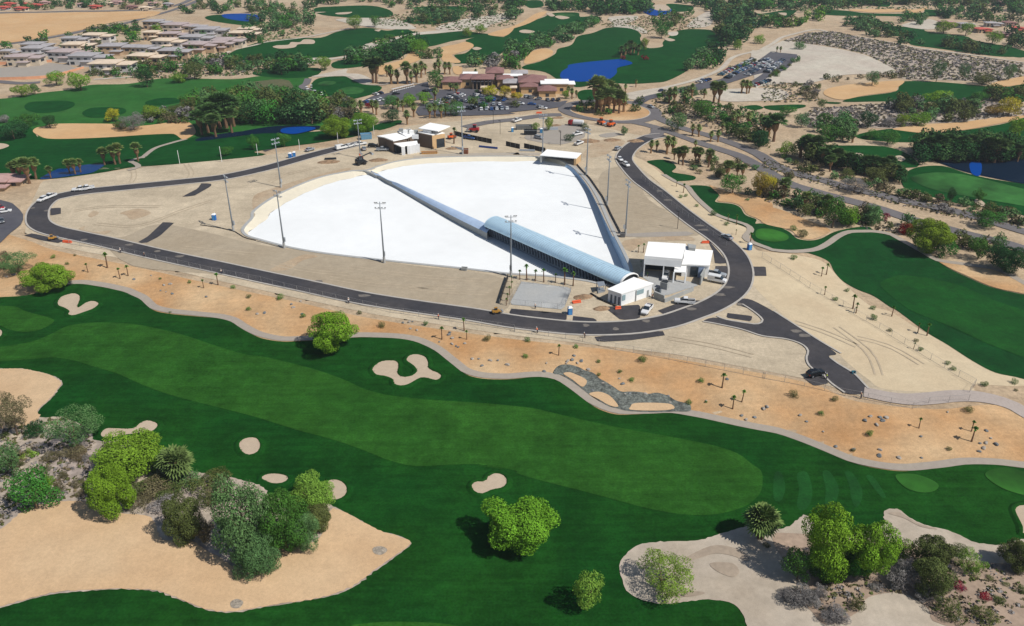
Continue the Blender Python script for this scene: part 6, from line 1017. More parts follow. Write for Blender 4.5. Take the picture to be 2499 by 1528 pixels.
# --- the near trees, one by one
for k, x, y, w, h, col, form, lb in [('30',1180,90,640,380,'lime','big','large yellow green tree between the left bunkers and the waste area'), ('30',1055,430,420,430,'bright','big','bright green tree at the top edge of the big sand waste'), ('20',680,1290,480,400,'greygreen','open','grey green open tree on the grass edge at left'),
  ('20',330,1180,200,160,'dark','mid','small dark green bush at the left foot of the grey green tree'), ('20',100,1150,330,370,'brown','open','brown grey thin tree at the left photo edge beside the tan sand'), ('30',80,140,230,420,'greygreen','mid','grey green tree on flowery soil at the left photo edge'), ('30',290,440,430,420,'green','mid','mixed green bush leaning over the sand waste at far left'), ('30',400,260,230,170,'bright','mid','bright tip bush on the right of the mixed green bush'),
  ('30',2240,820,520,740,'greygreen','weep','large grey green weeping tree in the middle of the lower left clump'), ('30',2410,1010,400,380,'greygreen','weep','lowest drooping grey green tree of the lower left clump, over the sand'), ('31',260,760,480,560,'green','weep','feathery green tree on the right of the grey green weeping tree'), ('31',520,420,420,360,'pale','weep','pale feathery tree beside the right bunker of the lower left clump'), ('31',470,790,260,380,'greygreen','weep','narrow grey green tree at the lower right of the lower left clump'), ('31',560,630,320,300,'olive','big','dark olive bush at the right tip of the lower left clump'),
  ('30',1700,720,350,430,'olive','big','brown olive bush on the sand below the palm at lower left'), ('30',1900,720,220,260,'brown','mid','small brown bush right of the brown olive bush'), ('F',1250,1325,170,140,'bright','big','round bright green tree alone on the dark grass near bottom centre'), ('F',1417,1464,76,102,'pale','mid','slender pale green tree alone on the dark grass at the bottom'), ('F',1597,1440,144,116,'pale','open','pale open tree on the sand hollow at bottom right'),
  ('33',650,1000,480,590,'bright','big','tallest bright green tree of the lower right grove'), ('33',1040,1050,440,500,'bright','big','bright green tree right of the tallest one in the lower right grove'), ('33',360,1070,290,310,'green','mid','low dark tree at the left front of the lower right grove'), ('33',620,1070,340,300,'green','big','shaded green tree at the foot of the tallest one in the lower right grove'), ('33',900,1060,330,330,'green','big','mid green tree between the two bright ones at the grove foot'), ('33',1300,900,190,240,'bright','mid','narrow bright green tree at the right end of the lower right grove'), ('33',1590,1010,340,390,'olive','big','dark olive tree right of the lower right grove'), ('33',1620,1220,380,380,'olive','weep','drooping dark olive tree in front of the dark olive tree at bottom right'),
  ('33',1830,870,190,160,'olive','mid','small dark bush between the olive tree and the grey sand at right'), ('33',1950,1030,260,250,'pale','open','pale green open bush on the right slope of the sand hollow'), ('33',2420,970,330,300,'olive','big','yellowish olive tree at the right photo edge in the lower right'), ('10',435,1230,430,260,'lime','big','bright yellow green tree at the left end of the orange sand bank'), ('10',145,1080,290,220,'greygreen','open','grey thin tree at the left edge above the orange sand bank'), ('10',20,1060,160,200,'brown','open','brown grey bush at the left photo edge above the sand bank'),
  ('F',802,836,114,88,'bright','big','bright green tree where the sand bank meets the grass at centre left'), ('13',1600,900,400,290,'lime','big','brilliant yellow green tree by the right hand road'), ('13',1720,950,240,180,'green','mid','mid green bush in front of the brilliant yellow green tree'), ('13',1360,740,150,110,'red','mid','dark red bush left of the brilliant yellow green tree'), ('13',1165,610,75,75,'red','mid','small dark red round bush by the right hand road'), ('13',2060,960,200,190,'green','mid','rounded green tree near the right hand road, left of the darkest one'), ('13',2310,1090,350,240,'dark','big','large dark round tree at the right photo edge by the road'),
  ('13',690,640,240,250,'green','mid','green tree beside the golden palm at the right sand hollow'), ('13',830,650,190,170,'bright','mid','bright green tree just right of the golden palm'), ('13',1040,640,200,190,'greygreen','open','thin grey tree left of the small dark red bush'), ('13',880,330,240,110,'grey','open','grey leafless tree in the median of the right road'), ('13',60,350,170,180,'yellow','mid','golden yellow tree beside the right roads at the upper end'), ('12',2380,370,190,200,'orange','mid','golden brown tree right of the dark green clump by the small green'), ('12',2120,340,230,170,'green','mid','dark green clump under two palms by the small green'), ('12',1985,200,110,95,'olive','mid','small olive bush left of the two palms by the small green'),
  ('13',2130,660,280,140,'green','mid','wide green tree in the road median at the right'), ('13',1070,260,220,150,'olive','mid','olive bush under the dark palms by the right road'), ('13',800,210,150,90,'olive','mid','yellow olive bush under the dark palms, left one'), ('13',1790,430,90,140,'dark','mid','small dark tree on the bright fairway at the right, left of two'), ('13',2050,420,120,110,'green','mid','small green tree beside the little bunker at the right'), ('02',1820,1070,220,160,'green','mid','round green tree right of the roundabout'), ('02',1600,1210,200,150,'greygreen','mid','grey green tree with clear shadow below the roundabout'), ('02',1600,1045,110,80,'olive','mid','small olive tree right of the roundabout road'), ('02',385,1210,85,130,'lime','mid','taller lime tree planted in the dirt yard'), ('02',255,1230,80,80,'lime','mid','shorter lime tree planted in the dirt yard'), ('02',1095,1270,70,90,'greygreen','mid','lone grey green bush on the dirt below the roundabout'), ('02',2370,1370,190,170,'dark','mid','dark green round tree at the upper right road bend'),
  ('01',770,1290,260,180,'lime','big','left tree of the bright yellow green pair by the upper left road'), ('01',1030,1260,240,170,'lime','big','right tree of the bright yellow green pair by the upper left road'), ('01',1300,1150,170,110,'dark','mid','dark green dome tree on the grass above the surf centre'), ('01',280,1385,120,130,'green','mid','small green tree on the dark grass by the upper left road'), ('01',15,1380,80,90,'green','mid','small green tree at the left of the dark grass by the upper left road'), ('00',2380,1410,110,120,'green','mid','small round tree on the dark grass left of the upper left road'), ('00',2130,1470,130,90,'green','mid','small low tree on the dark grass edge, left one'),
  ('00',740,825,200,160,'bright','mid','brilliant green tree by the orange wall at the upper left'), ('00',520,790,190,120,'bright','mid','brilliant green tree left of its twin by the orange wall'), ('00',1365,800,160,160,'dark','mid','dark round tree at the top edge of the practice range'), ('00',1680,780,170,100,'lime','mid','brilliant lime bush at the top edge of the practice range'), ('00',1820,740,200,150,'olive','mid','olive tree right of the brilliant lime bush'), ('00',190,900,180,110,'lime','mid','lime tree at the left end of the practice range'), ('00',320,880,100,90,'green','mid','green tree right of the lime tree at the left end of the range'), ('00',455,1190,130,110,'dark','mid','small dark tree casting a shadow on the tan sand at left'), ('00',1240,1195,210,150,'grey','open','grey leafless tree above the long tan bunker'), ('00',1050,1120,150,110,'yellow','mid','small yellow tree beside the grey leafless tree'), ('00',1450,1100,230,130,'lime','mid','yellow green bush right of the grey leafless tree'), ('00',1650,1060,150,90,'olive','mid','olive bush above the right end of the long tan bunker'), ('00',1120,1210,120,90,'olive','mid','olive bush at the left foot of the grey leafless tree'),
  ('00',110,1300,260,180,'dark','mid','dark green bush clump at the left edge beside the tan bunker'), ('00',250,1170,230,90,'green','mid','green bush above the dark clump at the left edge'), ('00',30,1160,100,80,'grey','mid','grey bush at the left edge above the dark clump'), ('01',660,650,170,110,'lime','mid','yellow green round tree above the practice green'), ('01',940,260,140,120,'lime','mid','large yellow olive tree on the far fairway edge'), ('01',1130,250,100,90,'green','mid','green tree right of the large yellow olive tree'), ('01',1270,370,100,70,'green','mid','small green tree on the pale far waste strip'), ('01',1560,490,190,110,'bright','mid','bright green tree at the end of the far fairway hedge'), ('01',2000,340,90,80,'lime','mid','left lime tree of the pair on the far fairway'), ('01',2120,310,120,75,'lime','mid','right lime tree of the pair on the far fairway'),
  ('03',350,470,110,70,'green','mid','small round green bush on the pale mound'), ('03',1050,785,160,115,'greygreen','open','thin grey green tree beside the far orange bunker'), ('03',1660,750,120,170,'greygreen','open','tall thin grey tree in the grey scrub, left one'), ('03',1900,740,100,130,'greygreen','open','thin grey tree in the grey scrub, middle one'), ('03',2340,730,120,150,'greygreen','open','thin grey tree in the grey scrub, right one'), ('03',2080,790,220,80,'olive','mid','low dark bush in front of the grey scrub trees'), ('03',1680,985,260,120,'bright','mid','wide bright green tree beyond the grey scrub at the right'), ('03',2040,970,190,110,'green','mid','green tree right of the wide bright green one'), ('03',2340,1070,220,150,'yellow','mid','golden tree near the right photo edge'), ('03',2180,1090,150,110,'orange','mid','brown golden bush left of the golden tree'),
  ('03',1470,1180,210,140,'lime','mid','yellow green bush above the long curved bunker'), ('03',1320,1190,130,120,'lime','mid','lime bush left of the yellow green bush'), ('03',1010,1190,190,130,'dark','mid','dark round tree in the grey scrub'), ('03',1200,1190,160,80,'grey','mid','grey bush between the dark tree and the lime bush'), ('03',380,1190,150,120,'greygreen','mid','grey green tree with shadow at the pale patch'), ('03',240,1080,170,90,'green','mid','green tree on the small tee at upper right'), ('03',570,1010,90,80,'green','mid','small green tree beside the narrow tee'), ('03',640,1320,280,140,'green','mid','green tree clump left of the red bush at the right'), ('03',1190,1350,200,120,'green','mid','green tree over the curved fairway at the right'), ('03',1040,1310,160,90,'green','mid','green bush left of the green tree over the curved fairway'), ('03',880,1225,40,25,'red','mid','tiny red bush in the right golf trees'), ('03',240,1480,210,140,'lime','mid','yellow green bushy tree beside the dark palms at the right'), ('03',2400,1290,190,190,'bright','mid','bright green tree at the right photo edge over the fairway'), ('03',2330,1390,200,120,'green','mid','green tree below the bright one at the right photo edge'), ('03',1720,300,200,100,'lime','mid','bright yellow green tree near the red roofs, left'), ('03',1930,320,140,100,'lime','mid','bright yellow green tree near the red roofs, middle'), ('03',2180,395,160,100,'lime','mid','bright yellow green tree near the red roofs, right'),
  ('C',930,640,280,160,'yellow','mid','left yellow flowering tree of the row in the clubhouse car park'), ('C',1180,660,260,170,'yellow','mid','middle yellow flowering tree of the row in the clubhouse car park'), ('C',1390,720,230,130,'yellow','mid','right yellow flowering tree of the row in the clubhouse car park'), ('C',720,100,190,90,'yellow','mid','yellow tree behind the clubhouse'), ('C',715,610,110,70,'dark','mid','dark round bush at the clubhouse turning circle'), ('C',1320,780,250,100,'grey','open','grey leafless bush in the clubhouse car park'), ('C',2190,690,130,150,'bright','mid','bright green bush at the right end of the clubhouse'), ('01',1700,790,150,140,'green','mid','green round tree at the left end of the clubhouse'), ('01',1590,970,150,110,'bright','mid','bright green tree beside the left lot of the clubhouse'), ('01',1300,1010,180,110,'green','mid','green tree among palms on the left lot'), ('01',1460,1000,150,130,'bright','mid','bright green tree right of the red bush on the left lot'), ('01',875,1000,80,60,'red','mid','red bush below the practice green'), ('01',1080,1005,90,35,'red','mid','low red hedge beside the left lot'), ('01',1850,1090,220,130,'greygreen','mid','grey green tree by the middle of the clubhouse car park'), ('02',1080,560,50,40,'red','tiny','red bush on the pond bank under the palms, left'), ('02',1290,560,80,40,'red','tiny','red bush on the pond bank under the palms, right'), ('02',1280,460,90,100,'lime','mid','yellow green tree behind the pond palms'), ('02',1450,330,140,110,'green','mid','dark green tree beside the far fairway bunker'), ('02',2160,460,90,90,'lime','mid','bright green bush beside the pale track at the far car park'), ('02',2360,410,110,80,'bright','mid','bright green bush by the far track bend')]:
    tree(TB(k, x, y, w, h), col, lb, form, name='bush' if ('bush' in lb or 'hedge' in lb) else 'tree', cat='bush' if ('bush' in lb or 'hedge' in lb) else 'tree', lift=.02 if 'bush' in lb else .25, parts=form != 'tiny')
for k, x, y, w, h, lb in [('33',1330,1190,330,300,'tangle of dead grey branches below the lower right grove'), ('33',1560,1280,260,160,'fallen grey brush in the shade at bottom right'), ('33',690,1490,280,190,'grey leafless bush at the bottom edge right of the sand hollow'), ('33',380,1320,330,190,'grey brown leafless bush on the sand at bottom right'), ('33',530,1280,170,180,'upright grey twiggy bush on the sand at bottom right'), ('33',240,1250,200,90,'low grey bush at the left of the bottom right scrub')]: dead_bush(TB(k, x, y, w, h), lb)
for k, x, y, w, h, col, lb in [('33',900,1365,160,150,'olive','olive bush alone on the bare soil at bottom right'), ('33',1770,1475,250,230,'olive','big olive green bush at the bottom edge, left of two'), ('33',2080,1495,280,210,'olive','big olive green bush at the bottom edge, right of two'), ('33',1860,1190,120,110,'red','magenta red bush beside the drooping olive tree'), ('33',2090,1270,130,90,'red','magenta red bush farther right on the pale soil'), ('33',2240,1310,130,110,'olive','olive bush right of the farther magenta bush'), ('33',690,1225,70,45,'olive','tiny olive tuft in the bottom right scrub'), ('33',50,780,75,70,'olive','small olive bush below the stout palm on the sand'), ('33',2140,1080,90,55,'olive','small flat bush right of the pale open bush'), ('33',1755,1210,110,150,'dark','dark bush at the right foot of the drooping olive tree'), ('33',2300,1140,90,60,'olive','small bush at the right scrub slope'), ('33',2440,1210,90,100,'olive','bush at the right photo edge above the bottom corner'), ('33',1080,1190,150,120,'grey','grey green bush in front of the second bright green tree'), ('33',2330,1000,120,80,'grey','grey bush in front of the yellowish olive tree'),
    ('20',270,1350,60,80,'lime','small yellow flowered bush on the pinkish soil at left'), ('20',205,1460,60,60,'olive','small bush below the yellow flowered bush'), ('20',500,1400,200,80,'brown','low brown bush in the grey scrub at left, upper'), ('20',760,1420,160,120,'brown','low brown bush beside the yellow green tree'), ('30',1450,300,320,210,'brown','broad brown grey bush right of the bright green tree'), ('30',1650,230,300,180,'olive','broad olive grey bush in the middle of the lower left clump'), ('30',1930,260,330,190,'olive','broad olive grey bush left of the weeping tree'), ('30',1300,420,240,160,'brown','low brown bush at the sand edge right of the bright green tree'), ('30',2050,140,260,120,'olive','olive bush at the grass edge of the lower left clump'), ('30',560,260,110,150,'brown','brown dry bush left of the bright green tree'), ('30',760,290,130,70,'brown','low dry bush above the big sand waste'), ('30',600,110,120,60,'brown','dry bush on the grey scrub patch, upper'), ('30',720,200,140,70,'brown','dry bush on the grey scrub patch, lower'),
    ('30',430,60,120,70,'brown','dry bush on the grey scrub patch, left'), ('30',1500,180,300,150,'olive','olive grey bush behind the bright green tree on its right'), ('30',1780,200,300,160,'greygreen','grey green bush below the stout palm'), ('30',1320,300,260,200,'olive','olive bush right against the bright green tree trunk'), ('30',1600,330,280,170,'olive','olive bush in the very middle of the lower left clump'), ('30',2060,330,260,190,'brown','brown bush against the left side of the weeping tree'), ('30',1550,430,280,180,'grey','grey twiggy bush above the brown olive bush'), ('30',1380,330,220,150,'brown','brown grey bush touching the bright green tree'), ('30',1950,420,220,180,'olive','olive bush between the brown olive bush and the weeping tree'), ('20',840,1440,130,110,'grey','grey bush at the left foot of the yellow green tree'), ('20',700,1380,240,130,'brown','brown bush below the grey green open tree')]:
    tree(TB(k, x, y, w, h), col, lb, 'bush', name='bush', cat='bush', lift=-.15)
palm('30',1690,150,290,'stout fan palm between the yellow green tree and the hidden bunker','palm','stout'); palm('33',-20,680,290,'stout fan palm on the edge of the sand hollow with a dark shadow','palm','stout')
# --- newly planted palms and shrubs on the sand
SAP = [('10',"1010,1055,140 830,1098,85 1205,1130,100 1130,1158,100 2050,1215,110 1915,1245,80",'on the left part of the orange sand bank'), ('21',"1765,265,115 1975,180,115 2000,265,85",'on the orange sand bank right of the big bunker'), ('22',"475,415,100 2010,720,135 2195,855,110 2110,920,120",'on the right part of the orange sand bank'), ('23',"1970,1225,140 1968,1130,100 1475,1100,95",'on the orange sand at the right photo side'), ('23',"1220,50,95 1465,200,90 1550,230,115 880,20,60 1425,355,60",'along the pale sand beside the right fairway'), ('13',"560,1135,85 605,1120,105 590,1310,80 855,1440,130 885,1480,95 1225,1500,70",'on the pale sand strip by the right fairway'), ('12',"1580,290,60 1645,350,85 2065,625,75 2145,650,95 2140,745,50 2275,830,105",'on the strip outside the right road'), ('12',"110,1165,90 175,1170,145 255,1180,105 335,1190,125 445,1195,85 530,1215,155 610,1225,130",'in the row along the top of the concrete slab'), ('11',"2420,1190,60 2415,1250,70 2400,1310,80 2380,1370,80 2370,1410,70",'in the row left of the concrete slab'), ('A',"905,440,140 1000,440,170 1075,900,90 960,700,110",'left of the white equipment building'), ('B',"1600,545,300",'beside the tan building')]
for k, s, where in SAP:
    L = sorted([tuple(map(float, q.split(','))) for q in s.split()]); n = len(L)
    for i, (x, y, h) in enumerate(L):
        o_ = ordin(i, n); lb = fit(f'newly planted slim palm {where}, {o_} of {n}', f'slim palm {where}, {o_} of {n}', f'slim palm {where}, {o_}') if n > 1 else f'slim young palm {where}'
        palm(k, x, y, h, lb, 'young', 'young', 'newly planted young palms', 'young_palm')
SH = [('10',"500,965,50 630,1025,40 1505,1165,30 1780,1200,40 2190,1250,50 2335,1340,55 2335,1455,55 700,945,30"), ('11',"245,1355,75"), ('20',"1600,20,30"), ('21',"1195,155,70 1610,135,55 2190,280,75 460,60,60 990,30,50"), ('22',"850,610,45 850,485,45 1265,480,90 1815,670,70 1160,660,60 180,290,60 165,440,60 1700,880,70 1050,580,50 640,350,55 1860,860,35"), ('23',"300,810,90 560,975,65 690,845,70 1950,955,95 1760,1310,60 2100,715,75 1050,95,80 1205,200,55 1450,295,55 1495,385,60 1745,510,60 1800,565,65 2370,690,70 1020,1175,80 860,1320,50 2390,755,40"), ('13',"300,985,70 695,1375,60 800,1285,50 1040,1455,60 300,710,70 390,780,110"), ('12',"1670,390,40 1775,485,40 1930,570,70 2050,660,50 1620,400,40")]
SHW = {'10': 'on the left part of the orange sand bank', '11': 'below the front road', '20': 'at the cart path', '21': 'on the orange sand bank by the big bunker', '22': 'on the right part of the orange sand bank', '23': 'on the sand at the right photo side', '13': 'on the pale strip by the right fairway', '12': 'on the strip outside the right road'}
for k, s in SH:
    L = sorted([tuple(map(float, q.split(','))) for q in s.split()]); n = len(L)
    for i, (x, y, w) in enumerate(L):
        o_ = ordin(i, n); px, py = t(k, x, y); w /= 3.85
        tree((px-w/2, py-w*.85, px+w/2, py), random.choice(['green', 'young', 'olive', 'green']), fit(f'small planted shrub {SHW[k]}, {o_}') if o_ and o_ != 'only' else f'small planted green shrub {SHW[k]}', 'bush', 'planted shrubs on the sand', 'shrub', 'shrub', -.15)
# --- palms farther off
PL = [('00',"1900,1270,230 1960,1250,260 2000,1240,270 2070,1210,320 2130,1205,330 2200,1190,290 1890,1200,180 2030,1290,220 2180,1250,240",'in the dense clump right of the long tan bunker','darkpalm'), ('00',"2290,1130,200 2340,1120,190 2400,1110,180 2460,1120,170",'right of the dense clump by the tan bunker','palm'), ('10',"985,90,165 1085,85,180 1130,75,190 1300,55,175",'on the tee grass above the left dirt slope','palm'), ('10',"200,235,200 280,262,240 340,220,200 150,230,170 250,210,190 480,212,115",'by the gatehouse at the left edge','palm'), ('10',"660,175,140 710,178,150 760,160,130",'at the small pond left','palm'),
 ('01',"1250,720,115 1290,790,190 1350,790,150 1440,790,210 1480,790,130 1530,780,200 1570,730,170 1610,700,110",'in the line left of the clubhouse','palm'), ('01',"1740,690,150 1790,700,130 1840,700,130 1700,690,110",'behind the left end of the clubhouse','palm'), ('01',"1120,780,230 1150,780,240",'in the tall dark pair behind the practice green','darkpalm'),
 ('01',"780,1000,140 950,1060,140 1010,1080,150 1150,1080,150 1120,1060,130 930,1090,160 820,1040,160 1350,1030,120 1400,1050,120",'around the red bush below the practice green','palm'), ('01',"1440,1170,150 1500,1100,150 1650,1110,140 1700,1100,140 1760,1110,140 1800,1090,120 1900,900,130 1700,950,140 1870,860,80 1730,870,130",'around the clubhouse car park','palm'),
 ('02',"830,1060,340 860,1010,290 900,1075,250 950,1075,250 990,1065,230 1040,1070,220 1085,1055,200 930,1000,250 1010,1000,210 870,1080,230",'on the roundabout island','palm'), ('02',"1510,970,160 1560,980,175 1655,980,135 1725,920,145 1840,925,100 1930,970,205 1975,970,205",'along the entrance road right of the roundabout','palm'), ('C',"330,470,150 420,490,160 530,470,130 1060,430,160 1460,480,150 1210,450,110 960,330,150 690,330,150 1130,250,120 1430,250,140 110,520,170 270,560,150",'close in front of the clubhouse walls','palm'), ('02',"2190,880,145 2240,885,145 2260,880,130",'below the far car park','palm'),
 ('02',"2110,1190,160 2250,1195,160 2370,1195,135 2450,1180,130 2160,1150,120 2010,1240,110 2050,1260,100",'right of the two round trees near the road junction','palm'), ('02',"1730,1280,125 1790,1285,130 1900,1335,115 1970,1335,125 1760,1400,90",'between the two roads right of the junction','palm'), ('02',"1340,1440,135 1395,1420,110 1490,1450,190 1545,1445,175",'inside the bend of the site road','palm'), ('12',"1600,80,160 1640,90,180 1760,70,150 1790,75,150 1880,110,170 1560,40,110",'behind the small green inside the road bend','palm'), ('12',"2050,230,180 2150,200,120 2200,220,140",'above the dark green clump by the small green','palm'),
 ('13',"200,400,190 400,530,190 600,560,190",'on the sand hollow side of the right road','palm'), ('02',"1130,500,130 1150,510,140 1180,500,110 1100,520,120 1060,540,120 1220,520,110",'on the bank of the blue pond','darkpalm'), ('02',"860,800,80 1200,820,80 560,900,100 600,930,110 640,920,80 1100,870,90",'between the clubhouse and the roundabout','palm'), ('03',"140,490,60 175,495,65",'on the planted island of the far car park','palm'),
 ('03',"110,1330,260 60,1290,200 20,1260,180",'beside the yellow green bushy tree','darkpalm'), ('03',"420,1500,230 480,1520,240 360,1480,200 850,1340,120",'in the dark belt above the right road','darkpalm'), ('13',"560,90,160 690,120,190 800,140,170 640,150,150 480,60,150",'in the dark belt along the right road','darkpalm'), ('13',"960,180,180 1020,190,190 1120,200,180 1180,170,170 1290,250,130 1240,230,150",'at the end of the dark belt by the bright fairway','darkpalm'),
 ('03',"1490,1470,190 1640,1500,230 1720,1480,220 1850,1500,220 1940,1480,210 1560,1500,210",'in the dark group at the right pond, left half','darkpalm'), ('13',"2110,60,230 2180,70,230 2250,60,210 2400,60,160 2330,50,170 1790,40,190",'in the dark group at the right pond, right half','darkpalm')]
for k, s, where, col in PL:
    L = sorted([tuple(map(float, q.split(','))) for q in s.split()]); n = len(L)
    for i, (x, y, h) in enumerate(L):
        o_ = ordin(i, n); near = k[0] == '1' or h > 200
        palm(k, x, y, h, fit(f'{WORD[col]} fan palm {where}, {o_} of {n}', f'fan palm {where}, {o_} of {n}', f'fan palm {where}, {o_}') if n > 1 and o_ else fit(f'{WORD[col]} fan palm {where}', f'fan palm {where}'), col, 'fan', 'fan palms of the golf course', 'fan_palm', parts=near, fat=1.45 if col == 'darkpalm' else 1.1)
